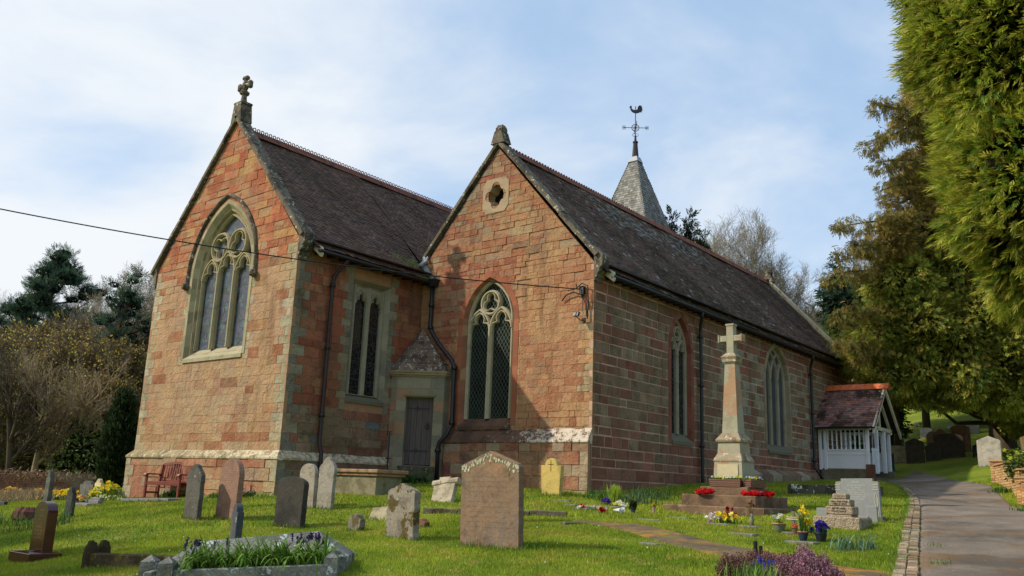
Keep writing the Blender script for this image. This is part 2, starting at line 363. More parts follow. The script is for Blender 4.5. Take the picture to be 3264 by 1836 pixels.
# ------------------------------------------------------------------ glass
def glassmat(name, base, kind, lead, scale, rough=.12):
    s = NB(name); sp = s.n('ShaderNodeSeparateXYZ'); s.l(s.tc.outputs['Object'], sp.inputs[0])
    u = s.math('ADD', sp.outputs[0], sp.outputs[1]); v = sp.outputs[2]
    c = s.mix(s.rng(s.noise(3, 3, .6), .35, .65), tuple(base[0]), tuple(base[1]))
    if kind == 'diamond':
        a = s.math('MULTIPLY', s.math('ADD', s.math('MULTIPLY', u, 1.5), v), scale); b = s.math('MULTIPLY', s.math('SUBTRACT', s.math('MULTIPLY', u, 1.5), v), scale)
        la = s.math('ABSOLUTE', s.math('SUBTRACT', s.math('FRACT', a, 0), .5), 0); lb = s.math('ABSOLUTE', s.math('SUBTRACT', s.math('FRACT', b, 0), .5), 0)
        mk = s.rng(s.math('MINIMUM', la, lb), .03, .09, 1, 0)
    else:
        cb = s.n('ShaderNodeCombineXYZ'); s.l(u, cb.inputs[0]); s.l(s.math('MULTIPLY', v, .8), cb.inputs[1])
        vo = s.n('ShaderNodeTexVoronoi'); vo.feature = 'DISTANCE_TO_EDGE'; vo.inputs['Scale'].default_value = scale; vo.inputs['Randomness'].default_value = .9 if kind == 'cells' else .25
        s.l(cb.outputs[0], vo.inputs['Vector']); v2 = s.n('ShaderNodeTexVoronoi'); v2.inputs['Scale'].default_value = scale; v2.inputs['Randomness'].default_value = .9 if kind == 'cells' else .25
        s.l(cb.outputs[0], v2.inputs['Vector']); c = s.mix(.75, c, s.mix(1., c, v2.outputs['Color'], 'MULTIPLY'))
        c = s.mix(.35, c, tuple(base[1])); mk = s.rng(vo.outputs['Distance'], .02, .07, 1, 0)
        bars = s.math('ABSOLUTE', s.math('SUBTRACT', s.math('FRACT', s.math('MULTIPLY', v, 1.9), 0), .5), 0); mk = s.math('MAXIMUM', mk, s.rng(bars, .012, .03, 1, 0))
    c = s.mix(mk, c, tuple(lead)); s.l(c, s.b.inputs['Base Color']); s.l(s.rng(mk, 0, 1, rough, .7), s.b.inputs['Roughness'])
    s.b.inputs['Specular IOR Level'].default_value = .6
    s.bump(s.noise(5, 2, .5), .25, .02); return s.m
M['glass_stained'] = glassmat('leaded stained glass', (lin((30, 36, 46)), lin((96, 106, 118))), 'cells', lin((16, 16, 18)), 6.5, .2)
M['glass_diamond'] = glassmat('diamond leaded glass', (lin((16, 24, 20)), lin((30, 42, 34))), 'diamond', lin((62, 70, 66)), 5.2, .08)
M['glass_dark'] = glassmat('dark leaded glass', (lin((12, 14, 16)), lin((22, 26, 28))), 'cells', lin((40, 42, 44)), 7, .15)
M['glass_grey'] = glassmat('wired grey glass', (lin((40, 46, 52)), lin((58, 64, 70))), 'diamond', lin((72, 78, 84)), 9, .35)

# ------------------------------------------------------------------ masonry
def jit(c, a=.1):
    a = a*.75
    k = 1+random.uniform(-a, a); return (c[0]*k*(1+random.uniform(-.03, .03)), c[1]*k, c[2]*k*(1+random.uniform(-.04, .04)))
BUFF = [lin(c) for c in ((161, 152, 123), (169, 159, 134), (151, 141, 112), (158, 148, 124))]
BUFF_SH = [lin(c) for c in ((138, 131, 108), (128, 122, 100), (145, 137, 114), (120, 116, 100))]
def masonry(name, T, hull, holes, parent, courses, pal, mat_, quoin=None, qpal=BUFF, jambs=(), mlen=(.24, .62), gap=.007, rough=.014, mortar='mortar', ragged=.0, smooth=None):
    """coursed sandstone; T(u,v,w) maps the wall plane, w outwards. jambs = [(u0,u1,v0,v1,reach)]"""
    mb = MB(); back = MB()
    us = [p[0] for p in hull]; u0, u1 = min(us), max(us); vs_ = [p[1] for p in hull]; vmax = max(vs_)
    for p in cut([(u0, min(vs_)), (u1, min(vs_)), (u1, vmax), (u0, vmax)], hull, holes):
        back.prism(p, -.10, -rough*.5-.006, T, (1, 1, 1), False)
    v = min(vs_); k = 0
    while v < vmax:
        h = courses(k, v); va, vb = v, min(v+h, vmax); v += h; k += 1
        # extent of the row inside the hull (at its middle height)
        row = cut([(u0-1, va), (u1+1, va), (u1+1, vb), (u0-1, vb)], hull, [])
        if not row: continue
        ra, rb = min(p[0] for p in row[0]), max(p[0] for p in row[0]); spans = []
        if quoin:
            ql, qr, qtop = quoin
            if vb < qtop+.2:
                if ql: spans.append((ra, ra+(.5 if k % 2 else .27), 'q'))
                if qr: spans.append((rb-(.27 if k % 2 else .5), rb, 'q'))
        for ja, jb, j0, j1, reach in jambs:
            if vb > j0+.02 and va < j1-.02:
                e = reach*(1.7 if k % 2 else 1); spans += [(ja-e, ja+.02, 'q'), (ja+.02, jb-.02, None), (jb-.02, jb+e, 'q')]
        spans.sort(); cur = ra; fill = []
        for a, b, t in spans+[(rb, rb, None)]:
            if a > cur+.02:
                x = cur
                while x < a:
                    l = random.uniform(*mlen)*min(1.25, h/.27+.1); y = x+l
                    if a-y < mlen[0]*.7: y = a
                    fill.append((x, y, 's')); x = y
            if t: fill.append((a, b, t))
            cur = max(cur, b)
        for a, b, t in fill:
            c = jit(random.choice(qpal), .07) if t == 'q' else pal((a+b)/2, (va+vb)/2)
            g = gap*random.uniform(.6, 1.5); d = random.uniform(-rough, rough)*(1 if t == 's' else .3)
            sm_ = t == 's' and smooth is not None and smooth((a+b)/2, (va+vb)/2)
            if sm_: g *= .5; d *= .2
            if t == 's' and random.random() < .5: d = abs(d)
            if d < -rough*.5-.003: d = -rough*.5-.003
            j = lambda: random.uniform(-.004, .004)
            q = [(a+g+j(), va+g+j()), (b-g+j(), va+g+j()), (b-g+j(), vb-g+j()), (a+g+j(), vb-g+j())]
            if b-a < .05 or vb-va < .05: continue
            parts_ = [(q, d)]
            if t == 's' and not sm_ and b-a > .3 and random.random() < ragged:
                m0, m1 = random.uniform(.25, .75), random.uniform(.25, .75); lo, hi = q[0][1], q[2][1]; ya, yb = lo+(hi-lo)*m0, lo+(hi-lo)*m1; mx = a+(b-a)*random.uniform(.3, .7); ym_ = lo+(hi-lo)*random.uniform(.3, .7)
                parts_ = [([q[0], q[1], (q[1][0], yb), (mx, ym_)], d), ([q[0], (mx, ym_), (q[0][0], ya+.001)], d), ([(q[0][0], ya+.012), (mx, ym_+.012), (q[1][0], yb+.012), q[2], q[3]], d-random.uniform(.012, .03))]
                parts_ = [(pq, dd) for pq, dd in parts_ if area(pq) > 1e-4]
                parts_ = [parts_[0]]+parts_[2:] if False else parts_
            for pq, dd in parts_:
                for p in cut(pq, hull, holes): mb.prism(p, -.06, max(dd, -.045), T, c, False)
    o = mb.build(name, mat_, parent); back.build('mortar', M[mortar], o); return o
def ring(mb, T, inner, outer, w, cols, step=.3, w0=-.03, skip_bottom=True):
    n = len(inner)
    for i in range(n):
        j = (i+1) % n
        if skip_bottom and i == 0: continue
        a, b, c, d = Vector(inner[i]), Vector(inner[j]), Vector(outer[j]), Vector(outer[i])
        m_ = max(1, round((b-a).length/step))
        for k in range(m_):
            s0, s1 = k/m_, (k+1)/m_
            q = [tuple(a.lerp(b, s0)), tuple(d.lerp(c, s0)), tuple(d.lerp(c, s1)), tuple(a.lerp(b, s1))]
            q = [q[0], q[3], q[2], q[1]] if False else q
            mb.prism(q, w0, w, T, jit(random.choice(cols), .08), False)
def reveal(mb, T, outer, w0, inner, w1, cols, step=.3):
    n = len(outer)
    for i in range(n):
        j = (i+1) % n; a, b, c, d = Vector(outer[i]), Vector(outer[j]), Vector(inner[j]), Vector(inner[i]); m_ = max(1, round((b-a).length/step))
        for k in range(m_):
            s0, s1 = k/m_, (k+1)/m_
            mb.add([T(*a.lerp(b, s0), w0), T(*a.lerp(b, s1), w0), T(*d.lerp(c, s1), w1), T(*d.lerp(c, s0), w1)], [(0, 1, 2, 3)], jit(random.choice(cols), .07))
def bar(mb, T, path, W, wf, wb, col, closed=False):
    """tracery bar of chamfered section swept along a path in the wall plane"""
    P_ = [Vector(p) for p in path]; n = len(P_); wm_ = wf-(wf-wb)*.35; sec = [(-.5, wb), (-.5, wm_), (-.18, wf), (.18, wf), (.5, wm_), (.5, wb)]; v = []
    for i, p in enumerate(P_):
        a = P_[i-1] if (closed or i) else p; b = P_[(i+1) % n] if (closed or i < n-1) else p
        t = (b-a).normalized(); nn = Vector((-t.y, t.x)); v += [T(*(p+nn*(s_*W)), w_) for s_, w_ in sec]
    f = []
    for i in range(n if closed else n-1):
        for q in range(5): f.append((i*6+q, i*6+q+1, ((i+1) % n)*6+q+1, ((i+1) % n)*6+q))
    mb.add(v, f, col)
def arcpts(cx_, cy_, r, a0, a1, n=10): return [(cx_+r*math.cos(a0+(a1-a0)*i/n), cy_+r*math.sin(a0+(a1-a0)*i/n)) for i in range(n+1)]
def foil(mb, T, cx_, cy_, r, k, rot, W, wf, wb, col):
    """k-foil cusping inside a circle"""
    pts = []; rr = r*.48; d = r-rr-W*.2; half = math.pi/k
    for i in range(k):
        a = rot+2*math.pi*i/k
        pts += arcpts(cx_+d*math.cos(a), cy_+d*math.sin(a), rr, a-math.pi*.62, a+math.pi*.62, 8)
    bar(mb, T, pts, W, wf, wb, col, True)
def head(mb, T, c, half, zs, rise, W, wf, wb, col, cusp=True):
    """pointed head of one light, with trefoil cusps"""
    a = arch(c, half, zs, zs, rise, 8)[2:]
    bar(mb, T, a, W, wf, wb, col)
    if cusp:
        for sg in (-1, 1):
            p = [(c+sg*half*.98, zs+rise*.05), (c+sg*half*.80, zs+rise*.30), (c+sg*half*.40, zs+rise*.36), (c+sg*half*.46, zs+rise*.56), (c+sg*half*.32, zs+rise*.74), (c, zs+rise*.86)]
            bar(mb, T, p, W*.7, wf-.02, wb, col)

church = thing('church', 'red sandstone church with twin gables, dark tiled roofs and small shingled spire', 'church', (-7, 6, 1))
TE = lambda u, v, w, y0=0.: (u, y0-w, v)                       # a wall facing -Y
TEc = lambda u, v, w: (u, -4.82-w, v)
TEp = lambda u, v, w: (u, -4.96-w, v)
TEw = lambda u, v, w: (u, -.17-w, v)
TX = lambda u, v, w: (w, u, v)                                  # nave wall facing +X (u = y)
TXc = lambda u, v, w: (-6.40+w, u, v)
TXp = lambda u, v, w: (-6.26+w, u, v)
TW = lambda u, v, w: (-u, 20.6+w, v)                            # rear walls, facing +Y (u = -x)
TS = lambda u, v, w: (-13.67-w, -u, v)                          # far side wall facing -X (u = -y)
XC = -10.035; HALF = 3.635
def crs(seq):
    return lambda k, v: seq[k % len(seq)]
c1 = crs([.27, .23, .29, .22, .25, .30, .21, .27]); c2 = crs([.20, .24, .17, .22, .26, .18, .21, .15]); c3 = crs([.30, .24, .27, .32, .22, .29])

RED = [lin(c) for c in ((146, 90, 62), (140, 87, 60), (155, 105, 73), (136, 97, 70), (153, 117, 79), (133, 83, 58), (157, 110, 79))]
PINK = [lin(c) for c in ((168, 132, 102), (167, 134, 104), (165, 127, 97), (166, 137, 107), (161, 121, 93), (167, 141, 109))]
def pal_chf(u, v):
    f = min(1, max(0, (v-6.4)/1.6)); r_ = random.random()
    # smoother buff ashlar at the middle of the wall, redder rubble at its ends and in the gable
    g = abs(u-XC)/HALF
    if v > 7 and r_ < f: return jit(random.choice([lin(c) for c in ((164, 92, 60), (156, 86, 56), (172, 106, 70), (150, 96, 66), (168, 124, 78), (160, 84, 54))]), .12)
    if r_ < f or r_ < .16*g: return jit(random.choice(RED), .10 if f > .1 else .05)
    if v < 2.6: return jit(random.choice(PINK+RED[:3]), .07)
    return jit(random.choice(PINK[:3]+PINK[3:] if g < .55 else PINK[:3]), .035)
def pal_plinth(u, v): return jit(random.choice([lin(c) for c in ((157, 100, 76), (166, 115, 88), (133, 82, 62), (152, 104, 81), (152, 127, 102), (162, 108, 78))]), .1)
def pal_gab(u, v):
    if v > 7.6: return jit(random.choice([lin(c) for c in ((146, 96, 70), (152, 102, 74), (138, 90, 66), (150, 114, 84), (126, 96, 76), (148, 88, 62), (154, 108, 70), (142, 84, 62), (140, 122, 98))]), .12)
    if u > -2.7 and v > 2.9: return jit(random.choice([lin(c) for c in ((168, 120, 88), (164, 114, 82), (170, 126, 92), (158, 106, 76))]), .05)
    return jit(random.choice([lin(c) for c in ((154, 98, 72), (148, 90, 66), (152, 104, 76), (160, 110, 80), (144, 84, 62), (150, 114, 88))]), .09)
def pal_gabl(u, v): return jit(random.choice([lin(c) for c in ((142, 86, 66), (122, 74, 60), (150, 96, 74), (112, 78, 66), (150, 134, 112), (156, 104, 76))]), .1)
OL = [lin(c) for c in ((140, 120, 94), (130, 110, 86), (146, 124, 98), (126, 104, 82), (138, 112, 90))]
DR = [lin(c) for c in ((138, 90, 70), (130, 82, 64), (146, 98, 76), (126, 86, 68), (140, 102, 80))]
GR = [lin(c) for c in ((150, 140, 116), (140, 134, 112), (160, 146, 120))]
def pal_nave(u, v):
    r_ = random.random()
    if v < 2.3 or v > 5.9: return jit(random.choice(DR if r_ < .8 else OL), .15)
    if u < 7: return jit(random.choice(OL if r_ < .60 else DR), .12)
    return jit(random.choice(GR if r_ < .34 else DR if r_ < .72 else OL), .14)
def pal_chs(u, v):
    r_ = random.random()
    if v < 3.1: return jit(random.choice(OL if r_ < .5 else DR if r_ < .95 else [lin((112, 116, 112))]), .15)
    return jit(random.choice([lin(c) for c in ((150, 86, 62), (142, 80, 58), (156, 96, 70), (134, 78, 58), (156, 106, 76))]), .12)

def gable_hull(x0, x1, z0, ze, xm, za): return [(x0, z0), (x1, z0), (x1, ze), (xm, za), (x0, ze)]
# --- east window of the chancel
ew_o = arch(XC, 1.50, 4.42, 6.95, 2.15); ew_r = arch(XC, 1.62, 4.42, 6.95, 2.28); ew_m = arch(XC, 1.40, 4.52, 6.95, 2.02); ew_i = arch(XC-.02, 1.27, 4.70, 6.95, 1.86)
hullC = gable_hull(XC-HALF, XC+HALF, 1.72, 7.45, XC, 11.75)
masonry('wall', TEc, hullC, [ew_o], church, c1, pal_chf, M['stone'], (1, 1, 7.3), BUFF, [(XC-1.50, XC+1.50, 4.42, 6.9, .17)], ragged=.25, rough=.011, gap=.0055, mlen=(.28, .75), smooth=lambda u, v: v < 6.7+.5*math.sin(u*3)-.4*(u < XC-1.9))
masonry('wall', TEp, [(XC-HALF-.14, -.3), (XC+HALF+.14, -.3), (XC+HALF+.14, 1.56), (XC-HALF-.14, 1.56)], [], church, crs([.33, .30, .36, .28]), pal_plinth, M['stone'], (1, 1, 3), BUFF, mlen=(.35, .8), rough=.022, ragged=.3)
def weather(name, T, u0, u1, z0, z1, z2, w0, w1, m_, ends=(0, 0), n=10):
    """string course: vertical nose z0..z1 then a slope back to the wall at z2"""
    mb = MB(); prof = [(w1-.05, z0), (w1, z0+.03), (w1, z1), (w0, z2)]
    for i in range(n):
        a = u0+(u1-u0)*i/n; b = u0+(u1-u0)*(i+1)/n; g = .003; dj = random.uniform(-.004, .004)
        A0 = a-(ends[0] if i == 0 else 0); B0 = b+(ends[1] if i == n-1 else 0)
        v = []
        for k_, (w_, z_) in enumerate(prof):
            ea = A0 if k_ < 3 else a; eb = B0 if k_ < 3 else b
            v += [T(ea+g, z_, w_+dj), T(eb-g, z_, w_+dj)]
        v += [T(a+g, z2, w0-.03), T(b-g, z2, w0-.03), T(A0+g, z0, w0-.03), T(B0-g, z0, w0-.03)]
        f = [(2*k_, 2*k_+1, 2*k_+3, 2*k_+2) for k_ in range(4)]+[(0, 2, 4, 6, 8, 10), (1, 11, 9, 7, 5, 3), (0, 10, 11, 1)]
        mb.add(v, f, (1, 1, 1))
    return mb.build(name, m_, church)
weather('string_course', TEc, XC-HALF, XC+HALF, 1.50, 1.58, 1.76, 0, .17, M['string'], (.17, .17), 9)
# --- chancel side wall
sw = (-2.62, -1.50, 3.45, 6.62)
swo = [(-2.80, 3.30), (-1.34, 3.30), (-1.34, 6.75), (-2.80, 6.75)]
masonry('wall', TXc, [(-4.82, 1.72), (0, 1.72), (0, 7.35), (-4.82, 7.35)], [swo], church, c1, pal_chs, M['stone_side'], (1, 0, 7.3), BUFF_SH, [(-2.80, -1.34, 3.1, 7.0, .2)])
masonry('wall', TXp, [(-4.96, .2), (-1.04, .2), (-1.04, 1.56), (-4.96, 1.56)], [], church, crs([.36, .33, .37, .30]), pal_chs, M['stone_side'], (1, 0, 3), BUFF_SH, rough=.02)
weather('string_course', TXc, -4.82, -1.1, 1.50, 1.58, 1.76, 0, .17, M['string'], (.0, 0), 6)
# --- east gable of the aisle
gw_o = arch(-3.66, .97, 2.70, 5.68, 1.36); gw_r = arch(-3.66, 1.15, 2.70, 5.68, 1.55); gw_i = arch(-3.70, .82, 2.92, 5.74, 1.22)
quat = [(-3.56+.30*math.cos(a), 9.55+.34*math.sin(a)) for a in np.linspace(0, 2*math.pi, 13)[:-1]]
hullG = [(-6.40, .5), (0, .5), (0, 7.0), (-3.5, 11.1), (-6.5, 7.70), (-6.5, 7.3), (-6.40, 7.2)]
hullG = [(-6.40, 2.45), (0, 2.45), (0, 7.0), (-3.5, 11.05), (-6.42, 7.68)]
masonry('wall', TE, hullG, [gw_o, quat], church, c2, pal_gab, M['stone'], (0, 1, 5.6), [lin(c) for c in ((176, 146, 110), (170, 150, 118), (180, 136, 98))], [(-4.63, -2.69, 2.70, 5.6, .15)], mlen=(.2, .58), rough=.015, gap=.0055, ragged=.2, smooth=lambda u, v: u > -2.6 and 3.2 < v < 6.1+.3*math.sin(u*4))
masonry('wall', TEw, [(-5.0, .4), (0, .4), (0, 2.27), (-5.0, 2.27)], [], church, crs([.34, .29, .33, .30]), pal_gabl, M['stone'], (0, 1, 2.2), [lin(c) for c in ((150, 140, 120), (158, 140, 116), (146, 118, 92))], rough=.02)
weather('string_course', TE, -5.0, 0, 2.20, 2.26, 2.60, 0, .20, M['lichen'], (0, 0), 10)
# --- nave side wall
n1 = (4.86, .64, 2.58, 5.30, 1.05); n2 = (12.42, 1.10, 2.70, 5.20, 1.34)
n1o = arch(*n1); n2o = arch(*n2)
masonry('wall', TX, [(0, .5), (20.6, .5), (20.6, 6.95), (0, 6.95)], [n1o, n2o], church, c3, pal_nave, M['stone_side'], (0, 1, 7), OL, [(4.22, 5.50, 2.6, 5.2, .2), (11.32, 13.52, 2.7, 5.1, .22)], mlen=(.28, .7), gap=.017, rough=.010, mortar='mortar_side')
# footing ledge at the far half of the nave wall
fb = MB()
for i in range(8):
    y = 9.2+i*.9; fb.prism([(0, .6), (.30+random.uniform(-.02, .02), .6), (.30, 1.80+.012*i), (.0, 1.98+.012*i)], y+.006, y+.89, lambda a, b, w: (a, w, b), jit(random.choice(OL+GR), .12))
fb.build('footing', M['stone_side'], church)
# --- hidden sides: west walls and south wall
masonry('wall', TW, [(-.0, .5), (6.42, .5), (6.42, 7.68), (3.5, 11.05), (0, 7.0)], [], church, c3, pal_nave, M['stone_side'], mlen=(.6, 1.3))
masonry('wall', TW, gable_hull(6.42, 13.67, -.4, 7.45, 10.035, 11.6), [], church, c3, pal_nave, M['stone_side'], mlen=(.6, 1.3))
masonry('wall', TS, [(-20.6, -.5), (4.82, -.5), (4.82, 7.3), (-20.6, 7.3)], [], church, c1, pal_chf, M['stone'], mlen=(.6, 1.3))

# ------------------------------------------------------------------ windows
def glazing(T, poly, w, m_, parent):
    mb = MB(); mb.add([T(a, b, w) for a, b in poly], [tuple(range(len(poly)))], (1, 1, 1)); mb.build('glass', m_, parent)
def sill(T, a, b, z0, z1, w0, w1, parent, m_, under=.10):
    mb = MB(); v = [T(a, z1, w0), T(b, z1, w0), T(b+.0, z0, w1), T(a-.0, z0, w1), T(a, z0-under, w1), T(b, z0-under, w1), T(b, z0-under, w0), T(a, z0-under, w0)]
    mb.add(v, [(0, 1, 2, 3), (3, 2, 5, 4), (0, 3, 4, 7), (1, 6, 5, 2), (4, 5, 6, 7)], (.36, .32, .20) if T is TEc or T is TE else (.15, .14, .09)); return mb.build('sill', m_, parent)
BT = [lin(c) for c in ((158, 146, 114), (150, 138, 106), (164, 152, 122), (140, 128, 100))]
# chancel east window: three lights, two cusped circles over them, hood mould on carved stops
mb = MB(); ring(mb, TEc, ew_o, ew_r, .012, BT, .34); reveal(mb, TEc, ew_o, .012, ew_m, -.10, BT, .34); reveal(mb, TEc, ew_m, -.10, shrink(ew_m, .04), -.11, BT, .34); reveal(mb, TEc, shrink(ew_m, .04), -.11, ew_i, -.30, BT, .34)
win = mb.build('window', M['dressed'], church); tag(win, 'tall three-light window with leaded glass and two tracery circles')
tr = MB(); col = BT[0]; wf, wb = -.14, -.33
for s_ in (-1, 1): bar(tr, TEc, [(XC+s_*.42, 4.70), (XC+s_*.42, 7.0)], .14, wf, wb, col)
for k, c_ in enumerate((-.84, 0, .84)): head(tr, TEc, XC+c_, .41, 6.86+(.14 if k == 1 else 0), .62, .10, wf-.01, wb, col)
for s_ in (-1, 1):
    bar(tr, TEc, arcpts(XC+s_*.45, 7.82, .43, 0, 2*math.pi, 22)[:-1], .11, wf, wb, col, True); foil(tr, TEc, XC+s_*.45, 7.82, .39, 3, math.pi/2*s_, .06, wf-.03, wb, col)
bar(tr, TEc, ew_i[1:]+[ew_i[0]], .10, wf-.04, wb, col)
tr.build('tracery', M['dressed'], win); glazing(TEc, ew_i, -.30, M['glass_stained'], win)
sill(TEc, XC-1.50, XC+1.50, 4.42, 4.72, -.30, .03, win, M['dressed'])
hm = MB(); hp = arch(XC, 1.74, 6.9, 6.95, 2.42, 12)[2:]; hp = [(XC+1.74, 6.78)]+hp+[(XC-1.74, 6.78)]
bar(hm, TEc, hp, .11, .09, -.02, BT[1]); hood = hm.build('hood_mould', M['coping'], win)
for s_ in (-1, 1):
    st = MB(); c0 = TEc(XC+s_*1.74, 6.70, .09)
    for q in range(7):
        a = q*2.4; st.lathe([(.01, c0[2]-.13+.03*(q % 3)), (.075, c0[2]-.07), (.085, c0[2]), (.06, c0[2]+.07), (.01, c0[2]+.1)], c0[0]+.05*math.cos(a), c0[1]+.03*math.sin(a), 6, BT[2])
    st.build('label_stop', M['coping'], win)
# aisle east window: two lights and a trefoil in a circle
RV = [lin(c) for c in ((150, 88, 62), (160, 98, 70), (140, 84, 60))]
mb = MB(); ring(mb, TE, gw_o, gw_r, .010, RV, .34); reveal(mb, TE, gw_o, .010, gw_i, -.24, [lin((150, 100, 74)), lin((160, 126, 92)), lin((140, 92, 70))], .34)
win = mb.build('window', M['dressed'], church); tag(win, 'pointed two-light window with diamond leaded glass')
tr = MB(); wf, wb = -.10, -.28; col = lin((168, 158, 130)); cx_ = -3.70
bar(tr, TE, [(cx_, 2.92), (cx_, 5.6)], .15, wf, wb, col)
for s_ in (-1, 1): head(tr, TE, cx_+s_*.41, .40, 5.50, .62, .10, wf-.01, wb, col)
bar(tr, TE, arcpts(cx_, 6.30, .34, 0, 2*math.pi, 22)[:-1], .10, wf, wb, col, True); foil(tr, TE, cx_, 6.30, .31, 3, math.pi/2, .055, wf-.03, wb, col)
bar(tr, TE, gw_i[1:]+[gw_i[0]], .10, wf-.03, wb, col)
tr.build('tracery', M['dressed'], win); glazing(TE, gw_i, -.25, M['glass_diamond'], win)
sill(TE, -4.63, -2.69, 2.70, 2.93, -.24, .05, win, M['lichen'])
# quatrefoil opening in its block of pale stone
qf = MB(); qh = [(-4.06, 9.02), (-3.06, 9.02), (-3.06, 10.10), (-4.06, 10.10)]; cq = (-3.56, 9.55)
def quatp(r, d, n=8):
    p = []
    for i in range(4):
        a = i*math.pi/2; p += arcpts(cq[0]+d*math.cos(a), cq[1]+d*1.08*math.sin(a), r, a-math.pi*.52, a+math.pi*.52, n)
    return p
q_out = quatp(.165, .24); q_in = quatp(.11, .175); n = len(q_out)
# flat block round the opening: quads from the foil outline to the square
for i in range(n):
    j = (i+1) % n; a, b = Vector(q_out[i]), Vector(q_out[j])
    def edge(p):
        d = p-Vector(cq); k = min(.50/max(abs(d.x), 1e-6), .54/max(abs(d.y), 1e-6)); return Vector(cq)+d*k
    A_, B_ = edge(a), edge(b)
    qf.add([TE(*a, .02), TE(*b, .02), TE(*B_, .02), TE(*A_, .02)], [(0, 3, 2, 1)], lin((164, 142, 112)))
    qf.add([TE(*A_, .02), TE(*B_, .02), TE(*B_, -.05), TE(*A_, -.05)], [(0, 1, 2, 3)], lin((164, 142, 112)))
    m1, m2 = Vector(q_in[i]), Vector(q_in[j])
    qf.add([TE(*a, .02), TE(*b, .02), TE(*m2, -.30), TE(*m1, -.30)], [(0, 1, 2, 3)], lin((150, 130, 100)))
q_o = qf.build('quatrefoil_opening', M['dressed'], church)
db = MB(); db.add([TE(a, b, -.31) for a, b in ((-4.1, 9.0), (-3.0, 9.0), (-3.0, 10.1), (-4.1, 10.1))], [(0, 1, 2, 3)]); db.build('dark_backing', M['dark'], q_o)  # black panel stands for the unlit inside behind the opening
# nave windows
def nave_window(c_, half, z0, zs, rise, lights, gm, ringc, label):
    o = arch(c_, half, z0, zs, rise); r_ = arch(c_, half+.16, z0, zs, rise+.19); i_ = arch(c_+.0, half-.06, z0+.20, zs, rise-.07)
    mb = MB(); ring(mb, TX, o, r_, .008, ringc, .33); reveal(mb, TX, o, .008, i_, -.22, ringc, .33)
    w_ = mb.build('window', M['dressed'], church); tag(w_, label); tr = MB(); wf, wb = -.10, -.26; col = lin((150, 140, 118))
    hi = half-.06
    if lights == 2:
        bar(tr, TX, [(c_, z0+.2), (c_, zs+.05)], .13, wf, wb, col)
        for s_ in (-1, 1): head(tr, TX, c_+s_*hi/2, hi/2, zs-.12, .50, .09, wf-.01, wb, col)
        bar(tr, TX, arcpts(c_, zs+rise*.52, hi*.36, 0, 2*math.pi, 18)[:-1], .08, wf, wb, col, True); foil(tr, TX, c_, zs+rise*.52, hi*.33, 3, math.pi/2, .05, wf-.03, wb, col)
    else:
        Rr = (hi*hi+(rise-.07)**2)/(2*hi)
        for s_ in (-1, 1):
            x_ = c_+s_*hi/3; bar(tr, TX, [(x_, z0+.2), (x_, zs)], .09, wf, wb, col)
            # intersecting bars: each mullion branches into two arcs of the arch's own radius
            for g_ in (-1, 1):
                pts = []
                for q in range(15):
                    a = q/14*1.15; px_ = x_+g_*(Rr-Rr*math.cos(a)); pz = zs+Rr*math.sin(a)
                    dx = abs(px_-c_); top = zs+math.sqrt(max(0, Rr*Rr-(Rr-hi+dx)**2))
                    if pz > top or dx > hi: break
                    pts.append((px_, pz))
                if len(pts) > 1: bar(tr, TX, pts, .08, wf, wb, col)
    bar(tr, TX, i_[1:]+[i_[0]], .09, wf-.03, wb, col)
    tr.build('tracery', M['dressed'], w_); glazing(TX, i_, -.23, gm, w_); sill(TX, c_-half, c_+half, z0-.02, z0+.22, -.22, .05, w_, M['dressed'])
nave_window(*n1, 2, M['glass_dark'], [lin((124, 70, 54)), lin((134, 80, 62)), lin((116, 66, 52))], 'narrow two-light window with dark glass and red stone arch')
nave_window(*n2, 3, M['glass_grey'], [lin((140, 128, 100)), lin((128, 118, 94)), lin((150, 130, 104))], 'wide three-light window with crossing bars and grey glass')
# chancel side window: square head, two cusped lights
swi = [(-2.62, 3.45), (-1.52, 3.45), (-1.52, 6.62), (-2.62, 6.62)]
mb = MB(); reveal(mb, TXc, swo, 0, swi, -.2, BUFF_SH, .4); win = mb.build('window', M['dressed'], church); tag(win, 'square-headed window of two narrow cusped lights')
tr = MB(); wf, wb = -.08, -.26; col = lin((146, 138, 116)); bar(tr, TXc, [(-2.07, 3.45), (-2.07, 6.6)], .16, wf, wb, col)
bar(tr, TXc, swi, .12, wf-.02, wb, col, True)
for s_ in (-1, 1):
    c_ = -2.07+s_*.275; head(tr, TXc, c_, .235, 6.08, .40, .08, wf-.01, wb, col)
    a_ = arch(c_, .24, 6.08, 6.08, .42, 8)[2:]
    for i in range(len(a_)-1): tr.add([TXc(*a_[i], -.15), TXc(*a_[i+1], -.15), TXc(a_[i+1][0], 6.6, -.15), TXc(a_[i][0], 6.6, -.15)], [(0, 1, 2, 3)], col)
tr.build('tracery', M['dressed'], win); glazing(TXc, swi, -.22, M['glass_dark'], win); sill(TXc, -2.80, -1.34, 3.30, 3.46, -.2, .03, win, M['dressed'])

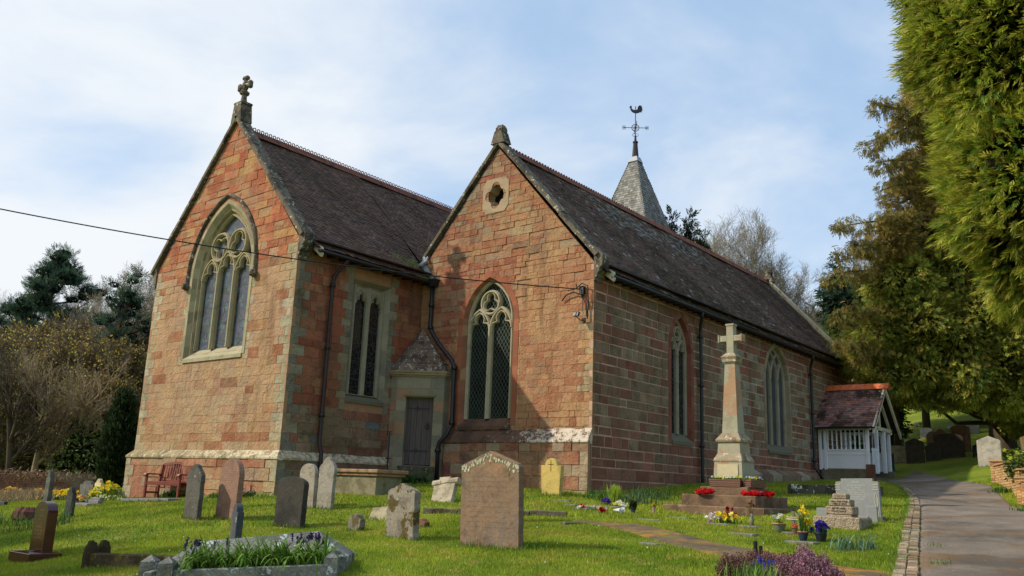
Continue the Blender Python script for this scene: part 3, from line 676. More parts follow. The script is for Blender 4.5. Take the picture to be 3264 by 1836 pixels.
# ------------------------------------------------------------------ roofs
def tiles(name, P0, A, U, Nn, Lr, Hs, m_, parent, cols, keep=None, gauge=.105, tw=.165, lift=.016, jitter=1., extra=None, taper=None):
    """real lapped tiles on a slope: P0 eave corner, A along, U up the slope, Nn outward normal"""
    P0, A, U, Nn = (np.array(v, float) for v in (P0, A, U, Nn)); rows = int(Hs/gauge); nc = int(Lr/tw)+1
    r_ = np.random.default_rng(len(name)*7+int(Lr*100)); i, j = np.meshgrid(np.arange(rows), np.arange(-1, nc+1), indexing='ij'); i = i.ravel(); j = j.ravel()
    a0 = j*tw+np.where(i % 2, tw/2, 0)+r_.normal(0, .003, len(i)); a1 = a0+tw-.004; a0 = np.clip(a0, 0, Lr); a1 = np.clip(a1, 0, Lr); h0 = i*gauge+r_.normal(0, .004, len(i))*jitter; h1 = np.minimum((i+1)*gauge+.03, Hs)
    if taper is not None:
        hw_ = taper(h0); a0 = np.clip(a0, Lr/2-hw_, Lr/2+hw_); a1 = np.clip(a1, Lr/2-hw_, Lr/2+hw_)
    ok = a1-a0 > .02
    if keep is not None:
        c = P0+A*((a0+a1)/2)[:, None]+U*((h0+h1)/2)[:, None]; ok &= keep(c)
    a0, a1, h0, h1, i = a0[ok], a1[ok], h0[ok], h1[ok], i[ok]; n_ = len(a0)
    # gentle sag and unevenness of an old roof
    und = .018*np.sin(a0*.9+h0*.7)+.012*np.sin(a0*2.3+1.7*h0)
    l0 = lift+und+np.abs(r_.normal(0, .004, n_))*jitter+np.where(r_.random(n_) < .012, .012, 0); l1 = .002+und; tl = r_.normal(0, .0025, n_)*jitter
    def pt(a, h, w): return P0+A*a[:, None]+U*h[:, None]+Nn*w[:, None]
    V = np.stack([pt(a0, h0, l0+tl), pt(a1, h0, l0-tl), pt(a1, h1, l1), pt(a0, h1, l1), pt(a0, h0, l0+tl-.016), pt(a1, h0, l0-tl-.016)], 1).reshape(-1, 3)
    b = np.arange(n_)[:, None]*6; F = np.concatenate([b+np.array([[0, 1, 2, 3]]), b+np.array([[4, 5, 1, 0]])], 1).reshape(-1, 4)
    ci = r_.integers(0, len(cols), n_); C = np.array(cols)[ci]*r_.uniform(.75, 1.25, (n_, 1))
    if extra is not None: C = extra(pt(a0, h0, l0), C, r_)
    C2 = np.repeat(C, 2, 0)
    # solid deck under the tiles
    dv = [P0-Nn*.02, P0+A*Lr-Nn*.02, P0+A*Lr+U*Hs-Nn*.02, P0+U*Hs-Nn*.02]
    V = np.concatenate([V, np.array(dv)]); F = np.concatenate([F, np.array([[n_*6, n_*6+1, n_*6+2, n_*6+3]])]) if keep is None else F
    if keep is None: C2 = np.concatenate([C2, [[.03, .025, .022]]])
    return npmesh(name, V, F, m_, parent, C2)
TC = [lin(c) for c in ((96, 76, 64), (88, 70, 60), (104, 82, 68), (80, 64, 56), (110, 84, 68), (98, 80, 70))]
def slope(x0, z0, x1, z1):
    d = np.array([x1-x0, 0, z1-z0]); Ls = np.linalg.norm(d); d = d/Ls; nn = np.array([d[2], 0, -d[0]]); nn = nn if nn[2] > 0 else -nn
    return d, nn, Ls
def mossy_ch(P_, C, r_):
    k = (P_[:, 1] > -.62-.9*(P_[:, 2]-7.2)) & (P_[:, 1] < .1) & (P_[:, 2] < 7.9) & (r_.random(len(P_)) < .8)
    C[k] = np.array(lin((96, 100, 42)))*r_.uniform(.7, 1.2, (k.sum(), 1)); return C
def mossy_nv(P_, C, r_):
    # moss creeping up from the eaves, pale lichen in a long patch under the ridge
    d = P_[:, 1]; h = P_[:, 2]
    k = (h < 8.0+.35*np.sin(d*1.3)) & (d > 4.2) & (d < 12) & (r_.random(len(P_)) < .55); C[k] = np.array(lin((78, 66, 46)))*r_.uniform(.6, 1.1, (k.sum(), 1))
    k = (h > 9.5) & (d > 4) & (d < 12.5) & (r_.random(len(P_)) < .42*np.exp(-((h-10.3)/.6)**2)); C[k] = np.array(lin((138, 138, 134)))*r_.uniform(.7, 1.1, (k.sum(), 1))
    k = r_.random(len(P_)) < .018; C[k] = np.array(lin((150, 146, 142))); return C
YR = 20.7
d, nn, Ls = slope(-5.98, 7.20, XC, 11.52)
rc = tiles('roof', (-5.98, -4.55, 7.20), (0, 1, 0), d, nn, 4.55, Ls, M['tile'], church, TC, extra=mossy_ch)
tag(rc, 'steep dark tiled roof with red crested ridge')
tiles('roof', (-5.98, 0., 7.20), (0, 1, 0), d, nn, YR, Ls, M['tile'], church, TC, keep=lambda c: c[:, 0] < -6.44)
d, nn, Ls = slope(-14.09, 7.20, XC, 11.52)
tiles('roof', (-14.09, -4.55, 7.20), (0, 1, 0), d, nn, 4.55+YR, Ls, M['tile'], church, TC, gauge=.2, tw=.33)
d, nn, Ls = slope(.30, 6.74, -3.5, 11.10)
rn = tiles('roof', (.30, .12, 6.74), (0, 1, 0), d, nn, 20.35, Ls, M['tile'], church, TC, extra=mossy_nv)
tag(rn, 'long dark tiled roof with moss and pale lichen')
d, nn, Ls = slope(-6.45, 7.68, -3.5, 11.10)
tiles('roof', (-6.45, .12, 7.68), (0, 1, 0), d, nn, 20.35, Ls, M['tile'], church, TC)

# ridge tiles
def ridge(x, z, y0, y1, rings, parent):
    mb = MB(); n_ = int((y1-y0)/.45)
    for i in range(n_):
        a, b = y0+(y1-y0)*i/n_, y0+(y1-y0)*(i+1)/n_-.008; dz = random.uniform(-.006, .006)
        pr = [(-.17, -.17), (-.03, .03), (0, .05), (.03, .03), (.17, -.17), (.15, -.18), (0, 0), (-.15, -.18)]
        k = .72+.5*random.random(); mb.prism(pr, a, b, lambda u, v, w: (x+u, w, z+v+dz), (k, k, k))
    o = mb.build('ridge_tiles', M['ridge'], parent)
    cr = MB(); step = .15; r_ = .052 if rings else .028
    for i in range(int((y1-y0)/step)):
        yc = y0+(i+.5)*step; k = .7+.5*random.random(); c_ = (k, k, k)
        if rings:
            cr.tube([(x, yc+r_*math.cos(a), z+.105+r_*math.sin(a)) for a in np.linspace(0, 2*math.pi, 10)], .017, 5, c_, False)
        else:
            cr.prism([(yc-.06, z+.03), (yc+.06, z+.03), (yc+.045, z+.085), (yc, z+.105), (yc-.045, z+.085)], -.015, .015, lambda u, v, w: (x+w, u, v), c_)
    if rings:
        cr.box(x-.012, x+.012, y0, y1, z+.02, z+.06)
    cr.build('ridge_crest', M['ridge'], o)
ridge(XC, 11.60, -4.45, YR, True, rc); ridge(-3.5, 11.17, .15, 20.4, False, rn)

# copings
def coping(xm, za, xs, ze, y0, y1, m_=None):
    """one raking slab line from apex down to (xs, ze), in lengths"""
    mb = MB(); A_ = Vector((xm, za)); B_ = Vector((xs, ze)); t = (B_-A_).normalized(); nn_ = Vector((-t.y, t.x)); nn_ = nn_ if nn_.y > 0 else -nn_; Lr = (B_-A_).length; n_ = max(2, int(Lr/.8))
    for i in range(n_):
        a, b = Lr*i/n_+.004, Lr*(i+1)/n_-.004; dj = random.uniform(-.012, .012); pr = [(y0, -.13), (y1, -.13), (y1, -.03), (y1-.03, 0), (y0+.03, 0), (y0, -.03)]
        v = [(*(A_+t*s_+nn_*(w_+dj)), yy) for s_ in (a, b) for yy, w_ in pr]; v = [(p[0], p[2], p[1]) for p in v]
        k = random.uniform(.75, 1.2); mb.add(v, [(q, (q+1) % 6, 6+(q+1) % 6, 6+q) for q in range(6)]+[(0, 1, 2, 3, 4, 5), (6, 11, 10, 9, 8, 7)], (k, k, k))
    return mb.build('coping', m_ or M['coping'], church)
coping(XC, 12.0, XC+3.86, 7.55, -4.93, -4.52); coping(XC, 12.0, XC-3.98, 7.42, -4.93, -4.52)
coping(-3.5, 11.35, .16, 7.22, -.10, .30); coping(-3.5, 11.35, -6.40, 8.08, -.10, .30)
coping(-3.5, 11.35, .30, 7.10, 20.42, 20.80, M['string']); coping(-3.5, 11.35, -6.40, 8.08, 20.42, 20.80); coping(XC, 11.95, XC+3.6, 7.8, 20.42, 20.80); coping(XC, 11.95, XC-3.9, 7.45, 20.42, 20.80)
def kneeler(x, y0, y1, z, s_):
    mb = MB(); pr = [(0, -.75), (.04, -.74), (.05, -.66), (.10, -.62), (.10, -.55), (.17, -.48), (.17, -.40), (.26, -.32), (.27, -.05), (.0, .22)]
    mb.prism([(x+s_*a, z+b) for a, b in pr], y0, y1, lambda u, v, w: (u, w, v), (1, 1, 1)); return mb.build('kneeler', M['coping'], church)
kneeler(-6.40, -4.86, -4.5, 7.62, 1); kneeler(XC-HALF, -4.86, -4.5, 7.62, -1); kneeler(0, -.03, .32, 7.22, 1); kneeler(0, 20.4, 20.75, 7.1, 1)

# finials
def cross_finial(x, y, z, parent):
    b = MB(); b.prism([(-.27, 0), (.27, 0), (.17, .62), (-.17, .62)], -.2, .2, lambda u, v, w: (x+u, y+w, z+v)); b.bbox(x-.23, x+.23, y-.2, y+.2, z+.60, z+.68, .02); base = b.build('finial_base', M['coping'], parent)
    s = MB(); s.tube([(x, y, z+.66), (x, y, z+.82), (x, y, z+.98), (x, y, z+1.38)], [.12, .09, .08, .07], 8)
    s.lathe([(.09, z+.95), (.15, z+.99), (.16, z+1.05), (.10, z+1.10)], x, y, 8)
    zc = z+1.27
    for a in (0, math.pi/2, math.pi, -math.pi/2):
        if a == -math.pi/2: continue
        e = (x+.22*math.cos(a), y, zc+.22*math.sin(a)); s.tube([(x, y, zc), e], [.085, .06], 8)
        # leafy end: three small lobes
        for k in (-.6, 0, .6):
            q = (x+(.27)*math.cos(a)-.075*math.sin(a)*k*1.4, y, zc+.27*math.sin(a)+.075*math.cos(a)*k*1.4)
            s.lathe([(.01, q[2]-.085), (.075, q[2]-.04), (.085, q[2]), (.06, q[2]+.05), (.01, q[2]+.08)], q[0], q[1], 8)
    s.tube([(x+.15*math.cos(a), y, zc+.15*math.sin(a)) for a in np.linspace(0, 2*math.pi, 17)], .04, 6, cap=False)
    s.build('cross', M['coping'], parent)
cr_root = bpy.data.objects.new('cross_finial', None); COL.objects.link(cr_root); cr_root.parent = church; cr_root.location = Vector((XC, -4.72, 11.8))-wloc(church)
cross_finial(XC, -4.72, 11.72, cr_root)
def stub_finial(x, y, z):
    b = MB(); b.prism([(-.26, -.1), (.26, -.1), (.12, .30), (-.12, .30)], -.18, .18, lambda u, v, w: (x+u, y+w, z+v)); 
    for q in range(9):
        a = q*2.39; r_ = .09; b.lathe([(.02, z+.20), (.10, z+.28+.01*(q % 3)), (.10, z+.40), (.03, z+.50+.02*(q % 2))], x+r_*math.cos(a), y+r_*math.sin(a), 6)
    b.build('broken_finial', M['coping'], church)
stub_finial(-3.5, .06, 11.28); stub_finial(-3.5, 20.6, 11.28)

# eaves: fascia, gutter, rafter feet, downpipes
def gutter(x, y0, y1, z, s_):
    mb = MB(); pr = [(.0, .03), (-.055, .02), (-.06, -.03), (-.03, -.06), (.03, -.06), (.06, -.03), (.055, .02), (.045, .02), (.045, -.02), (.0, -.045), (-.045, -.02), (-.045, .02)][1:]
    mb.prism([(x+s_*.0+a, z+b) for a, b in pr], y0, y1, lambda u, v, w: (u, w, v)); o = mb.build('gutter', M['iron'], church)
    rf = MB(); y = y0+.2
    while y < y1: rf.prism([(x-s_*.5, z+.35), (x-s_*.02, z+.0), (x-s_*.02, z-.09), (x-s_*.5, z-.02)], y, y+.08, lambda u, v, w: (u, w, v)); y += .42
    rf.box(min(x-s_*.52, x-s_*.03), max(x-s_*.52, x-s_*.03), y0, y1, z+.26, z+.30); rf.build('rafter_feet', M['iron_rust'], church)
gutter(-5.94, -4.48, -.06, 7.13, 1); gutter(.36, .36, 20.4, 6.66, 1)
def pipe(pts, collars, r=.05, m_='iron', shoe=True):
    mb = MB(); mb.tube(pts, r, 10)
    for c_ in collars: mb.tube([(c_[0], c_[1], c_[2]-.05), (c_[0], c_[1], c_[2]+.05)], r*1.45, 10); mb.box(c_[0]-.09, c_[0]+.02, c_[1]-.02, c_[1]+.09, c_[2]-.015, c_[2]+.015)
    return mb.build('downpipe', M[m_], church, True)
pipe([(-5.96, -3.45, 7.10), (-6.10, -3.50, 6.90), (-6.28, -3.62, 6.62), (-6.29, -3.64, 6.4), (-6.29, -3.64, 2.0), (-6.18, -3.64, 1.75), (-6.15, -3.64, .7)], [(-6.29, -3.64, 6.35), (-6.29, -3.64, 4.6), (-6.29, -3.64, 2.75)], .055, 'iron_rust')
pipe([(-5.88, -.11, 7.0), (-5.88, -.11, 5.75), (-5.80, -.11, 5.55), (-5.45, -.13, 5.15), (-4.88, -.13, 4.62), (-4.78, -.13, 4.45), (-4.76, -.13, 2.75), (-4.80, -.26, 2.48), (-5.02, -.34, 2.22), (-5.06, -.34, 2.05), (-5.04, -.34, .9)],
     [(-5.88, -.11, 6.4), (-5.86, -.11, 5.7), (-4.77, -.13, 4.4), (-4.76, -.13, 2.8), (-5.06, -.34, 2.0)], .062)
hp_ = MB(); hp_.prism([(-6.02, 6.98), (-5.74, 6.98), (-5.70, 7.16), (-6.06, 7.16)], -.02, -.22, lambda u, v, w: (u, w, v)); hp_.box(-6.09, -5.67, -.24, -.005, 7.16, 7.21); hp_.build('rain_head', M['iron'], church)
for y_, zb in ((5.95, 1.2), (15.62, 1.7)):
    pipe([(.36, y_-.35, 6.62), (.30, y_-.25, 6.46), (.13, y_-.02, 6.22), (.12, y_, 6.05), (.12, y_, zb+.4), (.12, y_, zb-.2)] if y_ < 10 else [(.36, y_-.35, 6.62), (.30, y_-.25, 6.46), (.13, y_-.02, 6.22), (.12, y_, 6.05), (.12, y_, zb+.55), (.42, y_, zb+.1)], [(.12, y_, 5.9), (.12, y_, 4.35), (.12, y_, 2.5)], .055)
# lead flashing in the angle between roof and gable
fl = MB(); fl.prism([(-6.44, 7.70), (-6.18, 7.42), (-5.98, 7.22), (-5.90, 7.30), (-6.10, 7.52), (-6.34, 7.86), (-6.30, 8.02), (-6.42, 8.04)], .04, .07, TE); fl.tube([(-6.6, -.1, 7.72), (-6.35, -.18, 7.74), (-6.22, -.12, 7.84), (-6.22, -.05, 8.0)], [.05, .07, .06, .03], 6)
fl.build('lead_flashing', M['lead'], church)
# pale gutter brackets at the kneelers
for x, y, z in ((-6.02, -4.36, 7.12), (.30, .42, 6.66)):
    b = MB(); b.prism([(x-.28, z+.10), (x+.06, z-.16), (x+.10, z-.08), (x+.08, z+.10), (x-.2, z+.28)], y-.06, y+.02, lambda u, v, w: (u, w, v)); b.build('eaves_bracket', M['cream_trim'], church)

# ------------------------------------------------------------------ stair porch in the angle with the priest's door
pp = [(-6.41, -1.06), (-6.16, -1.06), (-5.04, -.23), (-5.04, .01)]
pz0, pz1 = .8, 4.12
TP = lambda a, b: (lambda u, v, w: (a[0]+(b[0]-a[0])/math.dist(a, b)*u+(b[1]-a[1])/math.dist(a, b)*w, a[1]+(b[1]-a[1])/math.dist(a, b)*u-(b[0]-a[0])/math.dist(a, b)*w, v))
Ld = math.dist(pp[1], pp[2]); T2 = TP(pp[1], pp[2]); du0, du1, dz0, dz1 = Ld/2-.41, Ld/2+.41, 1.58, 3.52
pl_ = lambda u, v: jit(random.choice(BUFF_SH+[lin((150, 120, 92))]), .07)
masonry('porch_block', T2, [(0, pz0), (Ld, pz0), (Ld, pz1), (0, pz1)], [[(du0, 1.50), (du1, 1.50), (du1, dz1), (du0, dz1)]], church, crs([.33, .3, .36]), pl_, M['dressed'], mlen=(.3, .5), rough=.003)
masonry('porch_block', TP(pp[0], pp[1]), [(0, pz0), (.25, pz0), (.25, pz1), (0, pz1)], [], church, crs([.33, .3, .36]), pl_, M['dressed'], mlen=(.3, .5), rough=.003)
masonry('porch_block', TP(pp[2], pp[3]), [(0, pz0), (.24, pz0), (.24, pz1), (0, pz1)], [], church, crs([.33, .3, .36]), pl_, M['dressed'], mlen=(.3, .5), rough=.003)
cn = MB()
for (h0, h1, o) in ((pz1, pz1+.05, .03), (pz1+.05, pz1+.12, .08), (pz1+.12, pz1+.17, .11)):
    q = shrink([(-6.9, -1.06), (-6.16, -1.06), (-5.04, -.23), (-5.04, .5), (-6.9, .5)], -o); cn.prism(q, h0, h1, lambda u, v, w: (u, v, w), lin((150, 136, 104)))
cn.build('cornice', M['dressed'], church)
rf = MB(); ap = Vector((-6.2, -.06, 5.72)); steps = 6; base = [(-6.42, -1.17), (-6.12, -1.17), (-4.94, -.28), (-4.94, .0)]
for s_ in range(steps):
    t0, t1 = s_/steps, (s_+1)/steps; zA, zB = 4.30+(5.72-4.30)*t0, 4.30+(5.72-4.30)*t1
    def rp(p, t, z): return (p[0]+(ap.x-p[0])*t, p[1]+(ap.y-p[1])*t, z)
    for i in range(3):
        k = random.uniform(.8, 1.2); c_ = tuple(k*v for v in lin((112, 92, 78)))
        rf.add([rp(base[i], t0, zA-.0), rp(base[i+1], t0, zA), rp(base[i+1], t1, zB-.02), rp(base[i], t1, zB-.02)], [(0, 1, 2, 3)], c_)
        rf.add([rp(base[i], t0, zA), rp(base[i+1], t0, zA), rp(base[i+1], t0+.012, zA-.025), rp(base[i], t0+.012, zA-.025)], [(0, 3, 2, 1)], c_)
rf.build('porch_block_roof', mat('lichened stone roof', None, .92, .3, 4, 30, .6, .012, [(lin((60, 48, 42)), 2.2, .5, .1, .7), (lin((196, 188, 170)), 9, .56, .06, .75), (lin((214, 206, 188)), 22, .60, .04, .5)]), church)
dr = MB(); nb = 5
for i in range(nb): 
    a, b = du0+(du1-du0)*i/nb+.004, du0+(du1-du0)*(i+1)/nb-.004; k = random.uniform(.85, 1.15); dr.prism([(a, 1.58), (b, 1.58), (b, dz1), (a, dz1)], -.24, -.16, T2, tuple(k*v for v in lin((92, 82, 78))))
door = dr.build('door', M['oak_door'], church)
sf = MB(); reveal(sf, T2, [(du0, 1.50), (du1, 1.50), (du1, dz1), (du0, dz1)], 0, [(du0+.03, 1.56), (du1-.03, 1.56), (du1-.03, dz1-.03), (du0+.03, dz1-.03)], -.17, BUFF_SH, .4)
sf.bbox(du0-.06, du1+.06, -.02, .04, dz1+.02, dz1+.09, .01, lin((130, 118, 92)), lambda x, y, z: T2(x, z, y)); sf.build('door_frame', M['dressed'], church)
for z_ in (1.98, 3.20):
    h = MB(); h.box(du0+.05, du1-.12, -.16, -.145, z_-.02, z_+.02, (1, 1, 1), lambda x, y, z: T2(x, z, y)); h.tube([T2(du0+.35+.05*math.cos(a), z_+.06*math.sin(a), -.15) for a in np.linspace(0, 2*math.pi, 9)], .008, 4, cap=False); h.build('hinge', M['iron_rust'], door)
h = MB(); h.tube([T2(du1-.17+.05*math.cos(a), 2.68+.06*math.sin(a), -.14) for a in np.linspace(0, 2*math.pi, 11)], .012, 5, cap=False); h.bbox(du1-.21, du1-.13, -.16, -.14, 2.70, 2.80, .005, (1, 1, 1), lambda x, y, z: T2(x, z, y)); h.build('ring_handle', M['iron'], door)
st = MB()
for i, (o, z0, z1) in enumerate(((.08, 1.20, 1.54), (.36, 1.05, 1.36), (.66, .8, 1.16))): st.bbox(du0-.12-.08*i, du1+.12+.05*i, -.1, o, z0, z1, .02, lin((84, 80, 62)), lambda x, y, z: T2(x, z, y))
st.build('step', mat('mossy step stone', None, .95, .3, 4, 30, .6, .01, [(lin((54, 66, 24)), 3, .48, .1, .8), (LICH, 12, .62, .03, .6)]), church)
hr = MB(); bx_, by_ = T2(du0-.34, 0, .42)[:2]; hr.tube([(bx_, by_, .9), (bx_, by_, 2.42)], .022, 6)
for s_ in (-1, 1): hr.tube([(bx_+s_*(.05-.05*math.cos(a))+.0, by_, 2.42+.055*math.sin(a)) for a in np.linspace(0, 4.2, 9)], .012, 5)
hr.tube([(bx_-.1, by_, 1.72), (bx_+.1, by_, 1.72)], .014, 5); hr.build('handrail_post', M['iron'], church)

# ------------------------------------------------------------------ spire with weathervane
SX, SY = XC, 19.0; bz, tz, hb = 11.0, 18.45, 2.45
tw_ = MB(); tw_.box(SX-1.9, SX+1.9, SY-1.9, SY+1.9, 8.5, 11.1, lin((120, 112, 96))); spire = tw_.build('spire', M['shingle'], church)
SH = [lin(c) for c in ((132, 130, 124), (122, 120, 114), (142, 138, 130), (112, 110, 106), (134, 134, 130))]
hs = math.hypot(tz-bz, hb-.16); ang = math.atan2(tz-bz, hb-.16)
for k in range(4):
    a = k*math.pi/2; ex = np.array([math.cos(a), math.sin(a), 0]); nrm = np.array([math.sin(a), -math.cos(a), 0])      # ex along, nrm outward horizontal
    P0 = np.array([SX, SY, bz])+nrm*hb-ex*hb; U_ = np.array([0, 0, 1])*math.sin(ang)-nrm*math.cos(ang); Nn_ = nrm*math.sin(ang)+np.array([0, 0, 1])*math.cos(ang); ctr = np.array([SX, SY, 0])
    def kp(c, ex=ex, ctr=ctr): 
        return np.abs((c-ctr)@ex) < .16+(hb-.16)*(tz-c[:, 2])/(tz-bz)+.03
    o = tiles('shingles', P0, ex, U_, Nn_, 2*hb, hs, M['shingle'], spire, SH, keep=lambda c: c[:, 2] > 0, gauge=.15, tw=.15, lift=.016, jitter=.9, taper=lambda h: .16+(hb-.16)*(1-h/hs)+.012)
cor = MB(); cor.add([(SX-hb+.03, SY-hb+.03, bz), (SX+hb-.03, SY-hb+.03, bz), (SX+hb-.03, SY+hb-.03, bz), (SX-hb+.03, SY+hb-.03, bz), (SX-.14, SY-.14, tz), (SX+.14, SY-.14, tz), (SX+.14, SY+.14, tz), (SX-.14, SY+.14, tz)], [(0, 1, 5, 4), (1, 2, 6, 5), (2, 3, 7, 6), (3, 0, 4, 7)], lin((90, 86, 76))); cor.build('spire_core', M['shingle'], spire)
cp = MB()
for (z0_, r0, z1_, r1) in ((tz-.22, .30, tz+.08, .20),): cp.add([(SX+sx*r0, SY+sy*r0, z0_) for sx, sy in ((-1, -1), (1, -1), (1, 1), (-1, 1))]+[(SX+sx*r1, SY+sy*r1, z1_) for sx, sy in ((-1, -1), (1, -1), (1, 1), (-1, 1))], [(0, 1, 5, 4), (1, 2, 6, 5), (2, 3, 7, 6), (3, 0, 4, 7), (4, 5, 6, 7)])
cp.build('lead_cap', M['lead'], spire)
ms = MB(); ms.tube([(SX, SY, tz+.05), (SX, SY, tz+.9), (SX, SY, tz+.92), (SX, SY, tz+.99), (SX, SY, tz+1.0), (SX, SY, tz+1.35)], [.19, .12, .15, .15, .07, .05], 8); ms.build('mast', M['iron_rust'], spire)
wv = MB(); zc = tz+1.80; wv.tube([(SX, SY, tz+1.3), (SX, SY, tz+3.05)], .025, 6)
ax = Vector((.80, .60, 0)); ay = Vector((-.60, .80, 0)); O = Vector((SX, SY, zc))
wv.tube([O+(ax*math.cos(a)*.20+Vector((0, 0, 1))*math.sin(a)*.20) for a in np.linspace(0, 2*math.pi, 17)], .018, 5, cap=False)
for k in range(6):
    a = k*math.pi/6; dv = (ax*math.cos(a)+Vector((0, 0, 1))*math.sin(a))*.19; wv.tube([O-dv, O+dv], .010, 4)
for dr_ in (ax, ay):
    for s_ in (-1, 1):
        e = O+dr_*s_*.62; wv.tube([O, e], .018, 5)
        for q in (-1, 0, 1): wv.tube([e+(dr_*s_*.07*math.sin(a)*1.2+Vector((0, 0, 1))*(q*.06+.05*math.cos(a))) for a in np.linspace(0, 2*math.pi, 9)], .010, 4, cap=False)
for s_ in (-1, 1): wv.tube([O+ax*s_*(.16*math.sin(a))+Vector((0, 0, -.42-.10*math.cos(a))) for a in np.linspace(0, 3.4, 8)], .012, 4)
ck = [(-.33, .22), (-.30, .30), (-.24, .34), (-.20, .28), (-.21, .18), (-.14, .10), (.0, .08), (.10, .12), (.12, .26), (.20, .36), (.32, .34), (.36, .22), (.38, .06), (.32, .04), (.34, -.04), (.24, -.04), (.12, -.10), (-.05, -.10), (-.18, -.04), (-.27, .08), (-.28, .18)]
cc = MB(); zk = zc+.95; cc.prism(ck, -.02, .02, lambda u, v, w: tuple(Vector((SX, SY, zk))+ax*u*1.0+ay*w+Vector((0, 0, v))))
vane = wv.build('weathervane', M['iron'], spire); cck = cc.build('cockerel', M['iron'], None)
cck.data.transform(Matrix.Translation(-wloc(spire))); cck.parent = spire; cck.name = 'weathercock'
# ------------------------------------------------------------------ ground, paths, lawn
ax_ = np.concatenate([-np.geomspace(400, 45, 14), np.arange(-40, 30.01, .35), np.geomspace(32, 400, 14)])
ay_ = np.concatenate([-np.geomspace(400, 30, 14), np.arange(-25, 45.01, .35), np.geomspace(48, 500, 16)])
gx, gy = np.meshgrid(ax_, ay_, indexing='xy'); gzv = hgt(gx, gy)
nx, ny = len(ax_), len(ay_); idx = np.arange(nx*ny).reshape(ny, nx)
Fg = np.stack([idx[:-1, :-1], idx[:-1, 1:], idx[1:, 1:], idx[1:, :-1]], -1).reshape(-1, 4)
def lawnmat(name, dark=1., attr=False):
    s = NB(name); p = s.n('ShaderNodeNewGeometry').outputs['Position']
    a = s.noise(.55, 4, .6, p); b = s.noise(2.6, 5, .65, p); c_ = s.noise(14, 4, .7, p)
    g1, g2, g3 = lin((106, 130, 34)), lin((140, 156, 46)), lin((168, 154, 84)); soil = lin((96, 84, 50))
    k = lambda q: tuple(v*dark for v in q)
    c = s.mix(s.rng(a, .36, .64), k(g1), k(g2)); c = s.mix(s.rng(s.noise(.9, 6, .7, p), .50, .66, 0, .6), c, k(lin((150, 144, 62)))); c = s.mix(s.rng(b, .54, .70, 0, .75), c, k(g3)); c = s.mix(s.rng(b, .28, .42, .35, 0), c, k(lin((76, 98, 30))))
    c = s.mix(s.rng(c_, .62, .74, 0, .35), c, k(soil))
    if attr: c = s.mix(1., c, s.attr(), 'MULTIPLY')
    s.l(c, s.b.inputs['Base Color']); s.b.inputs['Roughness'].default_value = .9 if not attr else .7; s.b.inputs['Specular IOR Level'].default_value = .15
    if attr:
        tr = s.n('ShaderNodeBsdfTranslucent'); s.l(c, tr.inputs[0]); mx = s.n('ShaderNodeMixShader'); mx.inputs[0].default_value = .3
        s.l(s.b.outputs[0], mx.inputs[1]); s.l(tr.outputs[0], mx.inputs[2]); s.l(mx.outputs[0], s.out.inputs[0])
    else: s.bump(s.math('ADD', c_, s.math('MULTIPLY', s.noise(90, 2, .5, p), .7)), .8, .04)
    return s.m
M['lawn'] = lawnmat('lawn ground', .8); M['blade'] = lawnmat('grass blades', 1., True)
g_o = npmesh('ground', np.stack([gx, gy, gzv], -1).reshape(-1, 3), Fg, M['lawn'], None, None, True); tag(g_o, kind='structure')

def inpoly(x, y, poly):
    r_ = np.zeros(len(x), bool); n_ = len(poly)
    for i in range(n_):
        x0, y0 = poly[i]; x1, y1 = poly[(i+1) % n_]
        if y0 == y1: continue
        c = ((y0 > y) != (y1 > y)) & (x < (x1-x0)*(y-y0)/(y1-y0)+x0); r_ ^= c
    return r_
def strip(name, left, right, dz, m_, n=90, k=8, kind='structure'):
    """a surface laid along the ground between two edge lines"""
    def res(P_, n_):
        P_ = np.array(P_, float); d = np.concatenate([[0], np.cumsum(np.hypot(*np.diff(P_, axis=0).T))]); t = np.linspace(0, d[-1], n_); return np.stack([np.interp(t, d, P_[:, 0]), np.interp(t, d, P_[:, 1])], 1)
    a, b = res(left, n), res(right, n); s_ = np.linspace(0, 1, k+1)[None, :, None]; G = a[:, None]*(1-s_)+b[:, None]*s_
    z = hgt(G[..., 0], G[..., 1])+dz; z[:, 0] -= .03; z[:, -1] -= .03
    V = np.concatenate([G, z[..., None]], -1).reshape(-1, 3); id_ = np.arange(n*(k+1)).reshape(n, k+1)
    F = np.stack([id_[:-1, :-1], id_[:-1, 1:], id_[1:, 1:], id_[1:, :-1]], -1).reshape(-1, 4)
    o = npmesh(name, V, F, m_, None, None, True)
    return tag(o, kind=kind)
PL = [(12.6, -20), (10.6, -12.5), (9.41, -7.01), (8.99, -5.33), (8.34, -2.53), (7.15, 2.41), (5.67, 8.1), (4.77, 10.71), (3.4, 14.2), (2.4, 16.2)]
PR = [(16.5, -20), (14.2, -12), (12.2, -6.5), (11.2, -3), (10.2, .5), (9.3, 3), (8.1, 7.6), (6.8, 12.2), (5.2, 15.3), (2.6, 20.6)]
strip('path', PL, PR, .03, M['asphalt'], 110, 40)
LAWNEDGE = [(12.3, -20), (10.35, -12.5), (9.12, -7.1), (8.72, -5.4), (8.08, -2.6), (6.92, 2.35), (5.5, 7.9), (4.55, 10.8), (3.2, 14.2)]
M['mossy'] = mat('mossy old path', lin((104, 88, 66)), .95, .3, 2, 40, .8, .015, [(lin((164, 116, 44)), 1.6, .46, .16, .85), (lin((104, 112, 44)), 3.1, .53, .1, .75), (lin((76, 68, 58)), 2.1, .5, .1, .6), (lin((150, 110, 48)), 9, .60, .08, .5)])
MOSL = [(3.1, -5.0), (4.1, -4.72), (5.37, -5.5), (6.33, -6.05), (7.3, -6.45), (8.2, -6.8), (9.1, -7.0)]
